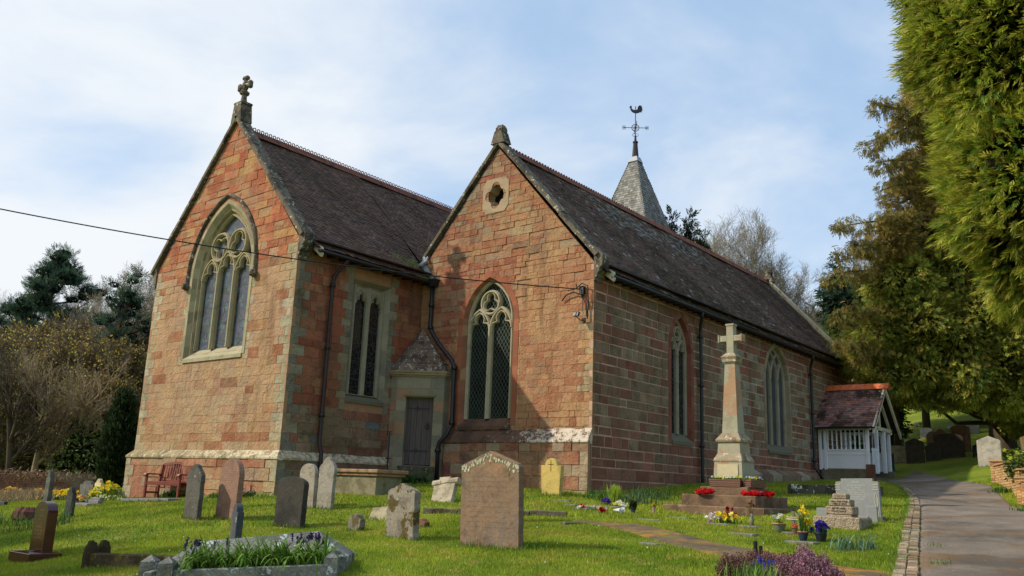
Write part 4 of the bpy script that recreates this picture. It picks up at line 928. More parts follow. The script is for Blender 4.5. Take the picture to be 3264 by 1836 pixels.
MOSR = [(3.0, -5.15), (4.06, -5.55), (5.0, -6.15), (6.06, -6.85), (7.1, -7.45), (8.3, -7.9), (9.4, -8.1)]
strip('old_path', MOSL, MOSR, .018, M['mossy'], 60, 16)
# brick edging of the path: two courses of weathered setts
mb = MB()
P_ = np.array(LAWNEDGE[1:-1]+[(3.9, 12.6)], float); Q_ = np.array(PL[1:-2]+[(3.95, 12.5)], float)[:len(P_)]
d = np.concatenate([[0], np.cumsum(np.hypot(*np.diff(P_, axis=0).T))]); t = 0
EB = [lin(c) for c in ((150, 132, 108), (138, 118, 96), (162, 146, 122), (128, 104, 84), (146, 138, 122))]
while t < d[-1]-.3:
    l = random.uniform(.19, .25)
    for row in (0, 1):
        a = [(np.interp(t+o, d, P_[:, 0]), np.interp(t+o, d, P_[:, 1])) for o in (.008, l-.008)]; b = [(np.interp(t+o, d, Q_[:, 0]), np.interp(t+o, d, Q_[:, 1])) for o in (.008, l-.008)]
        s0, s1 = (.04, .48) if row == 0 else (.52, .96)
        q = [(a[0][0]+(b[0][0]-a[0][0])*s0, a[0][1]+(b[0][1]-a[0][1])*s0), (a[0][0]+(b[0][0]-a[0][0])*s1, a[0][1]+(b[0][1]-a[0][1])*s1), (a[1][0]+(b[1][0]-a[1][0])*s1, a[1][1]+(b[1][1]-a[1][1])*s1), (a[1][0]+(b[1][0]-a[1][0])*s0, a[1][1]+(b[1][1]-a[1][1])*s0)]
        z = gz(*q[0]); dz = random.uniform(-.012, .016); q = [(p[0]+random.uniform(-.008, .008), p[1]+random.uniform(-.008, .008)) for p in q]
        mb.prism(q, z-.05, z+.05+dz, lambda u, v, w: (u, v, w), jit(random.choice(EB), .2), False, .01)
    t += l
M['sett'] = mat('weathered setts', None, .9, .25, 5, 40, .5, .008, [(lin((84, 94, 40)), 2.5, .56, .1, .7)])
tag(mb.build('path_edging', M['sett']), kind='structure')

# where grass must not grow
EXCL = [PL+PR[::-1], [(-13.9, -5.0), (-6.2, -5.0), (-6.2, -1.2), (-4.9, -.4), (-4.9, -.2), (.2, -.2), (.2, 21), (-13.9, 21)], MOSL+MOSR[::-1], [tuple(p) for p in P_]+[tuple(p) for p in Q_[::-1]]]
def grass(name, n, dmin, dmax, hmul, m_, seed, bw=1., spread=(-.33, .33)):
    r_ = np.random.default_rng(seed); az = r_.uniform(-.85, .85, n); dd = np.sqrt(r_.uniform(0, 1, n)*(dmax**2-dmin**2)+dmin**2)
    ang_ = YAW-az; x = CAM[0]-np.sin(ang_)*dd; y = CAM[1]+np.cos(ang_)*dd
    ok = np.ones(n, bool)
    for p in EXCL: ok &= ~inpoly(x, y, p)
    x, y, dd = x[ok], y[ok], dd[ok]; n = len(x); z = hgt(x, y)
    h = r_.uniform(.022, .05, n)*hmul; pat = np.sin(x*1.7+np.sin(y*2.3))*np.sin(y*1.9+1.3*np.sin(x)); h *= 1+.3*pat
    w = .0026*bw*(1+dd*.06); a = r_.uniform(0, 2*np.pi, n); lean = r_.uniform(0, .8, n)*h; la = r_.uniform(0, 2*np.pi, n)
    b0 = np.stack([x-w*np.cos(a), y-w*np.sin(a), z-.01], 1); b1 = np.stack([x+w*np.cos(a), y+w*np.sin(a), z-.01], 1)
    tp = np.stack([x+lean*np.cos(la), y+lean*np.sin(la), z+h], 1); V = np.stack([b0, b1, tp], 1).reshape(-1, 3)
    C = np.ones((n, 3))*r_.uniform(.7, 1.6, (n, 1)); C[:, 1] *= 1.0; C[:, 0] *= r_.uniform(.85, 1.25, n)
    return tag(npmesh(name, V, np.arange(3*n).reshape(-1, 3), m_, None, C), 'short mown green lawn with yellowish patches between the graves', 'grass', kind='stuff')
GR = [grass('grass', 400000, 6.5, 17, 1., M['blade'], 1, 1.3), grass('grass', 400000, 17, 34, 1.2, M['blade'], 2, 2.0)]
# join the two distance bands into one object
def join(objs, name):
    o = objs[0]; Vs, Fs, Cs, b = [], [], [], 0
    for q in objs:
        me = q.data; v = np.zeros(len(me.vertices)*3, np.float32); me.vertices.foreach_get('co', v); f = np.zeros(len(me.loops), np.int32); me.loops.foreach_get('vertex_index', f); c = np.zeros(len(me.polygons)*4, np.float32); me.attributes['Col'].data.foreach_get('color', c)
        Vs.append(v.reshape(-1, 3)); Fs.append(f.reshape(-1, 3)+b); b += len(me.vertices); Cs.append(c.reshape(-1, 4)[:, :3])
    n_ = npmesh(name, np.concatenate(Vs), np.concatenate(Fs), o.data.materials[0], None, np.concatenate(Cs))
    for k in o.keys(): n_[k] = o[k]
    for q in objs: bpy.data.objects.remove(q)
    return n_
join(GR, 'grass')

# ------------------------------------------------------------------ headstones
def hs_mat(name, c, spots, var=.22, bump=.6, rough=.92): return mat(name, lin(c), rough, var, 5, 34, bump, .012, spots)
L2 = (lin((196, 190, 170)), 17, .63, .05, .6)
FOOT = []
def outline(kind, w, h):
    a = w/2
    if kind == 'gable': return [(-a, 0), (a, 0), (a, h*.83), (a*.93, h*.86), (0, h), (-a*.93, h*.86), (-a, h*.83)]
    if kind == 'point': return [(-a*.92, 0), (a*.92, 0), (a, h*.78), (a*.86, h*.83), (a*.3, h*.97), (0, h), (-a*.3, h*.97), (-a*.86, h*.83), (-a, h*.78)]
    if kind == 'round': return [(-a, 0), (a, 0)]+[(a*math.cos(t), h-a*.78+a*.78*math.sin(t)) for t in np.linspace(0, math.pi, 15)]
    if kind == 'segment': return [(-a, 0), (a, 0)]+[(a*math.cos(t), h-a*.34+a*.34*math.sin(t)) for t in np.linspace(0, math.pi, 13)]
    if kind == 'arched': return [(-a, 0), (a, 0)]+[(a*math.cos(t), h-a*1.05+a*1.05*math.sin(t)) for t in np.linspace(0, math.pi, 17)]
    if kind == 'shoulder': return [(-a*.86, 0), (a*.86, 0), (a, h*.70), (a, h*.80), (a*.66, h*.80)]+[(a*.62*math.cos(t), h*.80+h*.20*math.sin(t)) for t in np.linspace(0, math.pi, 11)]+[(-a*.66, h*.80), (-a, h*.80), (-a, h*.70)]
    if kind == 'ogee': return [(-a, 0), (a, 0), (a, h*.74), (a*.8, h*.80), (a*.5, h*.86), (a*.3, h*.95), (0, h), (-a*.3, h*.95), (-a*.5, h*.86), (-a*.8, h*.80), (-a, h*.74)]
    if kind == 'flat': return [(-a, 0), (a, 0), (a, h), (-a, h)]
def roughen(p, amp, step=.06):
    o = []
    for i in range(len(p)):
        a, b = Vector(p[i]), Vector(p[(i+1) % len(p)]); m_ = max(1, int((b-a).length/step))
        for k in range(m_):
            q = a.lerp(b, k/m_); o.append((q.x+(random.uniform(-amp, amp) if k else 0), q.y+(random.uniform(-amp, amp) if k and q.y > .02 else 0)))
    return o
def frame(x, y, z, yaw=0, lx=0, ly=0):
    Mx = Matrix.Translation((x, y, z)) @ Matrix.Rotation(yaw, 4, 'Z') @ Matrix.Rotation(lx, 4, 'X') @ Matrix.Rotation(ly, 4, 'Y')
    return lambda u, v, w: tuple(Mx @ Vector((u, -w, v)))          # u right, v up, w towards the east (viewer)
def stone(label, kind, x, y, w, h, th, m_, yaw=0, lx=0, ly=0, z=None, amp=.004, group=None, cat='gravestone', name='headstone', sink=.14):
    """one upright stone, one mesh"""
    z = gz(x, y) if z is None else z; T = frame(x, y, z, yaw, lx, ly); p = [(a, b if b > .001 else -sink) for a, b in outline(kind, w, h)]
    mb = MB(); mb.prism(roughen(p, amp), -th/2, th/2, T, (1, 1, 1), True, .008); o = mb.build(name, m_); o.location = (0, 0, 0)
    # put the object's origin at the foot of the stone
    o.data.transform(Matrix.Translation((-x, -y, -z))); o.location = (x, y, z)
    FOOT.append((x, y, w, th, yaw)); tag(o, label, cat, group); return o, T
def text(parent, T, s, size, u, v, w, m_, name='inscription', align='CENTER'):
    cu = bpy.data.curves.new(name, 'FONT'); cu.body = s; cu.size = size; cu.extrude = .0015; cu.align_x = align; cu.space_line = 1.12
    tmp = bpy.data.objects.new(name, cu); COL.objects.link(tmp); bpy.context.view_layer.update()
    me = bpy.data.meshes.new_from_object(tmp.evaluated_get(bpy.context.evaluated_depsgraph_get())); bpy.data.objects.remove(tmp); me.materials.clear(); me.materials.append(m_)
    o = bpy.data.objects.new(name, me); COL.objects.link(o)
    p0 = Vector(T(u, v, w)); ex = (Vector(T(u+1, v, w))-p0); ey = (Vector(T(u, v+1, w))-p0); ez = ex.cross(ey)
    mx = Matrix(((ex.x, ey.x, ez.x, p0.x), (ex.y, ey.y, ez.y, p0.y), (ex.z, ey.z, ez.z, p0.z), (0, 0, 0, 1)))
    o.parent = parent; o.matrix_local = Matrix.Translation(-wloc(parent)) @ mx; return o
def worn(parent, T, w, v0, v1, dv, face, m_, dens=.6, hl=.012, name='worn_lettering'):
    """weathered, unreadable cut letters: rows of tiny shallow strokes"""
    mb = MB(); v = v1
    while v > v0:
        u = -w/2*random.uniform(.6, 1)
        while u < w/2*random.uniform(.7, 1):
            if random.random() < dens:
                a = random.uniform(.004, .012); b = hl*random.uniform(.5, 1); t = random.uniform(-.4, .4)
                mb.add([T(u, v, face), T(u+.004, v, face), T(u+.004+b*t, v+b, face), T(u+b*t, v+b, face)], [(0, 1, 2, 3)])
            u += random.uniform(.010, .022)
        v -= dv
    return mb.build(name, m_, parent)
red_st = hs_mat('brown red headstone', (130, 106, 84), [(lin((116, 106, 98)), 1.4, .5, .14, .55), (lin((166, 122, 84)), 2.0, .5, .16, .45), (lin((92, 78, 64)), 4, .54, .10, .55), (lin((180, 150, 50)), 2.6, .70, .04, .6)])
o, T = stone('large wide sandstone headstone with a low gabled top, biggest of the standing gravestones', 'gable', 3.99, -8.66, 1.12, 1.38, .11, red_st, ly=R(-1.2), lx=R(1))
worn(o, T, .95, .25, 1.0, .072, .058, mat('cut letters', lin((96, 74, 62)), 1, 0, 1, 1, 0), .75)
# crust of pale lichen and moss along its top edge
mb = MB()
for k in range(140):
    u = random.uniform(-.56, .56); top = 1.38-abs(u)*.36-.03; d_ = abs(random.gauss(0, .05)); r_ = random.uniform(.006, .02); v = top-d_
    mb.add([T(u+r_*math.cos(a)*random.uniform(.6, 1.3), v+r_*1.5*math.sin(a)*random.uniform(.6, 1.3), .0585+.0006*(k % 5)) for a in np.linspace(0, 2*math.pi, 8)[:-1]], [tuple(range(7))], lin(random.choice(((190, 190, 168), (172, 172, 146), (120, 108, 62)))))
mb.build('lichen', mat('lichen crust', None, 1, .2, 20, 60, .3, .004), o)
grey_l = hs_mat('lichened grey headstone', (112, 106, 96), [(lin((78, 74, 66)), 2.6, .5, .12, .6), (lin((184, 180, 160)), 12, .63, .05, .6)])
o, T = stone('small grey gabled headstone blotched with brown moss, left of the large wide headstone', 'gable', 2.26, -8.78, .62, .85, .13, hs_mat('mossy grey headstone', (140, 130, 114), [(lin((92, 86, 78)), 3, .5, .12, .6), (lin((84, 70, 26)), 3.4, .52, .04, .95), L2]), amp=.008)
worn(o, T, .5, .35, .62, .055, .068, mat('cut letters dark', lin((70, 62, 54)), 1, 0, 1, 1, 0), .6)
stone('dark blackened headstone with a rounded top and pale streaks, on the open lawn', 'segment', -1.23, -8.28, .80, .92, .11, hs_mat('blackened headstone', (62, 58, 52), [(lin((34, 33, 30)), 2, .46, .15, .7), (lin((150, 144, 108)), 3.6, .60, .06, .6)]), ly=R(1.5))
stone('dark grey pointed headstone standing in front of the bench', 'point', -3.54, -8.86, .52, 1.07, .09, hs_mat('dark grey headstone', (92, 88, 80), [(lin((66, 62, 54)), 2.4, .5, .12, .6), (lin((184, 184, 172)), 12, .65, .04, .7)]), ly=R(-1.5), amp=.01)
o, T = stone('tall red-brown headstone with a rounded top, beside the dark grey pointed one', 'arched', -3.02, -8.42, .66, 1.17, .12, hs_mat('red brown headstone', (142, 108, 90), [(lin((104, 82, 70)), 2, .5, .14, .6), (lin((176, 150, 130)), 5, .6, .08, .4)]), ly=R(2.2))
worn(o, T, .56, .50, .98, .045, .063, mat('pale letters', lin((188, 168, 150)), 1, 0, 1, 1, 0), .85)
stone('grey lichened headstone with a rounded top, left of the matching pair before the chancel side', 'round', -2.90, -6.58, .52, .92, .09, hs_mat('speckled headstone', (156, 146, 130), [(lin((122, 112, 98)), 2.6, .5, .12, .5), (lin((96, 90, 78)), 12, .58, .05, .5), L2]), ly=R(-1))
stone('speckled grey headstone with a pointed top and yellow lichen, right of the matching pair', 'point', -2.28, -6.60, .50, 1.07, .08, hs_mat('speckled pointed headstone', (150, 142, 128), [(lin((112, 104, 92)), 2.6, .5, .12, .5), L2, (lin((170, 150, 60)), 2.2, .66, .05, .7)]), ly=R(1), amp=.009)
o, T = stone('yellow sandstone headstone with rounded shoulders and a small cut cross, against the gable wall', 'shoulder', -.35, -1.20, .60, .88, .13, hs_mat('yellow headstone', (196, 170, 96), [(lin((150, 136, 96)), 2.3, .52, .12, .6)], .12))
mb = MB(); mb.box(-.008, .008, -.068, -.060, .56, .82, (1, 1, 1), lambda a, b, c: T(a, c, -b)); mb.box(-.08, .08, -.0685, -.060, .72, .735, (1, 1, 1), lambda a, b, c: T(a, c, -b)); mb.build('cut_cross', mat('cut cross', lin((70, 60, 34)), 1, 0, 1, 1, 0), o)
stone('narrow dark slate headstone seen almost edge-on, in front of the tall red-brown headstone', 'shoulder', .66, -10.70, .40, .60, .10, hs_mat('slate headstone', (66, 70, 76), [(lin((110, 100, 76)), 2, .5, .2, .5), (lin((205, 210, 210)), 6, .64, .02, .9)]), yaw=R(-22))
# polished red granite headstone on its plinth
x, y = -2.33, -12.22; z = gz(x, y); t = thing('granite_headstone', 'glossy dark red granite headstone with a round top and gilt lettering, on its own plinth', 'gravestone', (x, y, z)); T = frame(x, y, z)
mb = MB(); mb.prism([(a, b+.12) for a, b in outline('round', .46, .78)], -.10, .06, T, (1, 1, 1), True, .006); hb_ = mb.build('headstone', M['glossred'], t)
mb = MB(); mb.bbox(-.36, .36, -.30, .20, -.1, .12, .008, (1, 1, 1), lambda a, b, c: T(a, c, -b)); mb.build('plinth', M['glossred'], t)
mb = MB(); mb.lathe([(.02, .125), (.08, .125), (.09, .14), (.05, .15)], 0, 0, 12, (1, 1, 1), lambda a, b, c: T(a-.2, c, b+.2)); mb.build('flower_holder_lid', M['gold'], t)
text(t, T, 'IN LOVING', .05, 0, .74, .062, M['gold']); worn(t, T, .36, .30, .66, .055, .062, M['gold'], .9, .03, 'gilt_lettering')
# grey polished headstone with carved side panels
x, y = 7.09, -1.72; z = gz(x, y)-.02; t = thing('headstone', 'light grey headstone with inscribed lines and carved side panels, behind the stepped granite monument', 'gravestone', (x, y, z)); T = frame(x, y, z, R(3), 0, R(-1.5))
gm = mat('grey granite', lin((140, 142, 142)), .7, .12, 14, 120, .15, .003, [(lin((166, 168, 166)), 60, .6, .05, .5)])
mb = MB(); pz = [(-.40, -.1), (.40, -.1), (.40, .72), (.30, .73), (.30, .78), (-.27, .78), (-.27, .73), (-.37, .72)]; mb.prism(pz, -.05, .05, T, (1, 1, 1), True, .004); hs_o = mb.build('slab', gm, t)
pm = MB()
for s_ in (-1, 1):
    for k in range(3): pm.box(s_*.335-.05, s_*.335+.05, -.056, -.05, .66-.045*k, .675-.045*k, (1, 1, 1), lambda a, b, c: T(a, c, -b))
    pm.tube([T(s_*.335+.035*math.sin(q*5), .52-.5*q, .052) for q in np.linspace(0, 1, 14)], .007, 4); pm.tube([T(s_*.335-.03*math.sin(q*5), .52-.42*q, .052) for q in np.linspace(0, 1, 14)], .006, 4)
pm.build('carved_panel', mat('carved panel', lin((186, 180, 150)), .9, .1, 8, 30, 0), t)
text(t, T, 'FROST', .05, 0, .70, .051, mat('pale letters grey', lin((198, 196, 184)), .8, 0, 1, 1, 0))
text(t, T, 'IN THE MEMORY OF\nFLORENCE\nBELOVED WIFE OF\nHENRY NEAL FROST\nGRANTED ETERNAL REST\n19TH JANUARY 1963\nAGED 87 YEARS', .037, 0, .64, .051, bpy.data.materials['pale letters grey'])
mb = MB(); mb.bbox(-.42, .44, -.10, .12, -.2, .10, .01, (1, 1, 1), lambda a, b, c: T(a, c, -b)); mb.build('base', grey_l, t)
for du_, dv_ in ((-.55, .22), (.34, .26)):
    mb = MB(); mb.bbox(-.09, .09, -.035, .035, -.15, dv_+.02, .006, (1, 1, 1), lambda a, b, c: T(a+du_, c, -b+.42)); mb.build('corner_block', gm, t)
mb = MB(); mb.bbox(-.45, .28, -.05, .05, -.1, .10, .006, (1, 1, 1), lambda a, b, c: T(a, c, -b+.45)); mb.build('kerb', gm, t)
# stepped rustic granite monument
x, y = 7.18, -3.05; z = gz(x, y); t = thing('stepped_monument', 'pale rough granite monument of stacked inscribed blocks inside a low kerb', 'gravestone', (x, y, z)); T = frame(x, y, z)
rg = mat('rough granite', lin((172, 156, 132)), .95, .3, 14, 60, 1., .03, [(lin((120, 104, 84)), 18, .52, .08, .6)])
def rough_block(a0, a1, b0, b1, c0, c1, nm):
    mb = MB(); n_ = 9
    mb.bbox(a0, a1, b0, b1, c0, c1, .018, (1, 1, 1), lambda a, b, c: T(a, c, -b)); return mb.build(nm, rg, t)
for a0, a1, b0, b1, c0, c1, nm in ((-.40, .40, -.22, -.10, -.1, .17, 'kerb'), (-.40, -.26, -.10, .45, -.1, .16, 'kerb'), (.26, .40, -.10, .45, -.1, .16, 'kerb'), (-.22, .22, -.08, .3, -.1, .20, 'block')): rough_block(a0, a1, b0, b1, c0, c1, nm)
bl = [(-.24, .24, -.04, .26, .20, .345), (-.19, .185, 0, .24, .345, .465), (-.135, .12, .03, .22, .465, .56)]
for q in bl: rough_block(*q, 'block')
lt = mat('black letters', lin((66, 54, 46)), .9, 0, 1, 1, 0)
text(t, T, 'OF HIS WIFE\nCONSTANCE', .042, -.01, .295, .045, lt); text(t, T, 'WHO DIED 19 DEC\nAGED 79 YEARS', .034, 0, .415, .005, lt); worn(t, T, .18, .49, .53, .03, -.026, lt, .8, .018)
# leaning scroll stone, fallen pieces
t_l = thing('leaning_scroll', 'pale stone scroll leaning backwards in front of the porch steps', 'gravestone', (-.70, -4.72, gz(-.7, -4.72))); T = frame(-.70, -4.72, gz(-.7, -4.72), R(6), R(-24), R(-9))
pm_ = hs_mat('pale scroll stone', (176, 164, 138), [(lin((120, 110, 88)), 3, .5, .1, .6), L2])
mb = MB(); mb.prism(roughen([(-.26, -.1), (.26, -.1), (.30, .42), (-.26, .46)], .006), -.07, .05, T, (1, 1, 1), True, .01); mb.build('slab', pm_, t_l)
for s_ in (-.2, .24):
    mb = MB(); mb.tube([T(s_-.10, .44+.01*s_, .0), T(s_+.12, .44, .0)], .085, 10); mb.build('scroll_end', pm_, t_l)
mb = MB(); mb.prism([(-.13, .40), (.16, .40), (.16, .54), (-.13, .56)], -.07, .07, T, (1, 1, 1), True, .012); mb.build('scroll', pm_, t_l)
stone('broken pale slab leaning low in the grass', 'flat', -.28, -6.88, .52, .24, .13, hs_mat('broken slab', (158, 148, 118), [(lin((104, 92, 62)), 2.5, .52, .1, .6), L2]), lx=R(-32), ly=R(-8), amp=.014)
stone('grey stump of a broken headstone with mossy point, near the broken pale slab', 'ogee', .52, -8.2, .30, .30, .12, hs_mat('broken stump', (124, 118, 100), [(lin((84, 70, 34)), 3, .54, .06, .8)]), ly=R(9), amp=.02)
stone('tiny reddish stone wedged beside the small mossy headstone', 'ogee', 1.35, -7.4, .22, .15, .12, hs_mat('red lump', (120, 84, 66), []), ly=R(12), amp=.02)
stone('small mossy marker half hidden by the large wide headstone', 'round', 2.58, -7.3, .20, .24, .12, hs_mat('mossy marker', (130, 118, 72), [(lin((150, 112, 26)), 3, .46, .08, .8)]), amp=.01)
stone('pale rounded headstone, only its top showing behind the large wide headstone', 'round', 1.88, -6.27, .46, 1.2, .12, hs_mat('pale disc', (170, 168, 156), [L2]), yaw=R(12))
# kerbs in the grass
def kerb(label, pts, w, h, m_, group=None):
    mb = MB()
    for (x0, y0), (x1, y1) in zip(pts[:-1], pts[1:]):
        Lk = math.hypot(x1-x0, y1-y0); n_ = max(1, int(Lk/.6)); dx, dy = (x1-x0)/Lk, (y1-y0)/Lk
        for k in range(n_):
            a, b = Lk*k/n_+.003, Lk*(k+1)/n_-.003; z = min(gz(x0+dx*a, y0+dy*a), gz(x0+dx*b, y0+dy*b))
            mb.bbox(a, b, -w/2, w/2, -.12, h, .012, (1, 1, 1), lambda p, q, r_: (x0+dx*p-dy*q, y0+dy*p+dx*q, z+r_))
    o = mb.build('kerb', m_); return tag(o, label, 'kerb', group)
mossk = hs_mat('mossy kerb', (106, 98, 80), [(lin((58, 50, 30)), 2.4, .5, .1, .8), (lin((120, 110, 40)), 4, .58, .05, .6), L2])
kerb('mossy grave kerb running behind the small mossy headstone', [(.06, -6.05), (2.6, -4.75)], .14, .11, mossk)
kerb('low sunken kerb right of the large wide headstone', [(3.2, -5.75), (3.5, -4.9)], .14, .05, mossk)
kerb('long dark lichened kerb lying near the church wall behind the grey headstone', [(3.45, 4.3), (5.3, 6.0)], .3, .26, hs_mat('long kerb', (84, 78, 66), [(lin((50, 46, 36)), 2, .48, .1, .7), (lin((214, 212, 200)), 6, .58, .04, .85)]))
# chest tomb by the chancel wall
x, y = -4.0, -3.95; z = gz(x, y); t = thing('chest_tomb', 'low stone chest tomb with a moulded lid, by the chancel wall', 'tomb', (x, y, z)); cm = hs_mat('tomb stone', (132, 124, 96), [(lin((84, 78, 56)), 2, .5, .12, .6), (MOSS, 4, .6, .05, .7)])
T = frame(x, y, z, R(0)); mb = MB(); mb.bbox(-.82, .82, -.42, .42, -.2, .40, .015, (1, 1, 1), lambda a, b, c: T(a, c, -b)); mb.build('chest', cm, t)
mb = MB(); mb.bbox(-.95, .95, -.52, .52, .47, .56, .02, (1, 1, 1), lambda a, b, c: T(a, c, -b)); mb.bbox(-.89, .89, -.47, .47, .40, .472, .015, (1, 1, 1), lambda a, b, c: T(a, c, -b)); mb.build('lid', hs_mat('tomb lid', (150, 118, 90), [(lin((92, 84, 50)), 3, .52, .1, .7), L2]), t)

# foreground grave: kerb, corner posts, coped slab and hyacinth bed
gg = mat('weathered grey granite', lin((124, 124, 116)), .92, .3, 8, 60, .9, .015, [(lin((82, 82, 76)), 3, .48, .14, .7), (lin((170, 174, 170)), 30, .58, .06, .5), (lin((190, 196, 196)), 5.5, .60, .02, .85), (lin((110, 104, 60)), 2.2, .62, .06, .5)])
fa, fb_ = np.array([2.68, -12.96]), np.array([4.10, -11.74]); fd = (fb_-fa)/np.linalg.norm(fb_-fa); fn = np.array([-fd[1], fd[0]]); Lg = float(np.linalg.norm(fb_-fa)); zg = gz(*fa)
t = thing('kerbed_grave', 'grey lichened grave with pointed corner posts, a sloping coped slab and plants, nearest the camera', 'grave', (float(fa[0]), float(fa[1]), zg))
TG = lambda u, v, w: (fa[0]+fd[0]*u+fn[0]*v, fa[1]+fd[1]*u+fn[1]*v, zg+.07*u+w)
def post(u, v, h, s_=.085):
    mb = MB(); pr = [(s_, -.2), (s_, h), (s_*.98, h+.015)]; q = [(-1, -1), (1, -1), (1, 1), (-1, 1)]
    vv = [TG(u+a*s_, v+b*s_, z_) for z_ in (-.25, h) for a, b in q]+[TG(u, v, h+.075)]
    mb.add(vv, [(0, 1, 5, 4), (1, 2, 6, 5), (2, 3, 7, 6), (3, 0, 4, 7), (4, 5, 8), (5, 6, 8), (6, 7, 8), (7, 4, 8)]); return mb.build('corner_post', gg, t)
post(0, 0, .24, .09); post(-.36, .44, .24, .09); post(Lg+.02, .02, .23, .08)
mb = MB(); mb.bbox(.06, Lg-.05, -.06, .06, -.25, .16, .012, (1, 1, 1), TG); mb.build('kerb', gg, t)
mb = MB(); mb.bbox(-.30, -.20, .08, .40, -.25, .14, .012, (1, 1, 1), TG); mb.build('kerb', gg, t)
# coped slab: low roof-shaped block with hipped ends
mb = MB(); b0 = [(-.22, .42), (Lg+.12, .42), (Lg+.12, 1.25), (-.22, 1.25)]; v = [TG(a, b, -.2) for a, b in b0]+[TG(a, b, .20) for a, b in b0]+[TG(.10, .72, .43), TG(Lg-.30, .86, .50), TG(.10, .80, .43), TG(Lg-.30, .94, .50)]
mb.add(v, [(0, 1, 5, 4), (1, 2, 6, 5), (2, 3, 7, 6), (3, 0, 4, 7), (4, 5, 9, 8), (6, 7, 10, 11), (4, 8, 10, 7), (5, 6, 11, 9), (8, 9, 11, 10)]); mb.build('coped_slab', gg, t)
# mossy grave kerb to its left
t = thing('mossy_kerbed_grave', 'dark mossy grave kerb with lumpy corner posts, left of the nearest grave', 'grave', (.22, -12.64, gz(.22, -12.64))); mk = hs_mat('very mossy stone', (90, 74, 58), [(lin((52, 44, 20)), 1.6, .44, .1, .85), (lin((110, 96, 30)), 4, .55, .06, .7)], .3, .9)
ka, kb = np.array([.22, -12.64]), np.array([2.2, -11.98]); kd = (kb-ka)/np.linalg.norm(kb-ka); zk = gz(*ka)-.02
TK = lambda u, v, w: (ka[0]+kd[0]*u-kd[1]*v, ka[1]+kd[1]*u+kd[0]*v, zk+w+.03*u)
mb = MB(); mb.bbox(.0, 2.0, -.07, .07, -.2, .22, .02, (1, 1, 1), TK); mb.build('kerb', mk, t)
mb = MB(); mb.bbox(.0, 2.0, 1.0, 1.1, -.2, .06, .02, (1, 1, 1), TK); mb.build('kerb', mk, t)
mb = MB(); mb.bbox(-.05, .07, .05, 1.1, -.2, .07, .02, (1, 1, 1), TK); mb.build('kerb', mk, t)
for v_ in (0, .22):
    mb = MB(); c0 = TK(-.03, v_, 0)
    for q in range(6):
        a = q*2.4; mb.lathe([(.075, -.15+c0[2]), (.07, c0[2]+.20), (.06, c0[2]+.28), (.03, c0[2]+.33+.01*q), (.005, c0[2]+.35)], c0[0]+.03*math.cos(a), c0[1]+.03*math.sin(a), 7)
    mb.build('corner_post', mk, t)

# bench
x, y = -10.66, -5.28; z = gz(x, y)+.03; yawb = R(-6); t = thing('bench', 'red-brown wooden bench with slatted back and armrests against the chancel wall', 'bench', (x, y, z))
Mb_ = Matrix.Translation((x, y, z)) @ Matrix.Rotation(R(14), 4, 'Z'); TB = lambda a, b, c: tuple(Mb_ @ Vector((a, b, c)))
Wb = .62
for s_ in (-1, 1):
    mb = MB(); mb.bbox(s_*Wb-.035, s_*Wb+.035, -.28, -.22, 0, .64, .006, (1, 1, 1), TB); mb.build('leg', M['bench'], t)
    mb = MB(); mb.prism([(-.03, 0), (.03, 0), (.03, .45), (.10, .92), (.05, .93), (-.03, .45)], s_*Wb-.03, s_*Wb+.03, lambda u, v, w: TB(w, .22+u, v)); mb.build('leg', M['bench'], t)
    mb = MB(); mb.prism([(-.34, .62), (-.30, .67), (.0, .665), (.22, .66), (.22, .63), (.0, .63), (-.30, .63), (-.33, .57)], s_*Wb-.045, s_*Wb+.045, lambda u, v, w: TB(w, u, v)); mb.build('armrest', M['bench'], t)
    mb = MB(); mb.bbox(s_*Wb-.02, s_*Wb+.02, -.22, .2, .12, .17, .004, (1, 1, 1), TB); mb.build('rail', M['bench'], t)
mb = MB()
for k in range(6): mb.bbox(-Wb, Wb, -.27+.085*k, -.20+.085*k, .425, .45, .004, (1, 1, 1), TB)
mb.bbox(-Wb, Wb, -.27, -.235, .35, .425, .004, (1, 1, 1), TB); mb.build('seat', M['bench'], t)
mb = MB(); n_ = 14
for k in range(n_):
    a = -Wb+.06+(2*Wb-.12)*k/(n_-1); top = .90+.07*math.cos(a/Wb*math.pi/2)
    mb.prism([(a-.018, .46), (a+.018, .46), (a+.018, top), (a-.018, top)], -.008, .008, lambda u, v, w: TB(u, .25+(v-.45)*.15+w, v))
mb.bbox(-Wb, Wb, .225, .255, .44, .50, .004, (1, 1, 1), TB)
pr = [(a, .88+.07*math.cos(a/Wb*math.pi/2)) for a in np.linspace(-Wb, Wb, 13)]+[(a, .95+.07*math.cos(a/Wb*math.pi/2)) for a in np.linspace(Wb, -Wb, 13)]
mb.prism(pr, -.018, .018, lambda u, v, w: TB(u, .25+(v-.45)*.15+w, v)); mb.build('backrest', M['bench'], t)

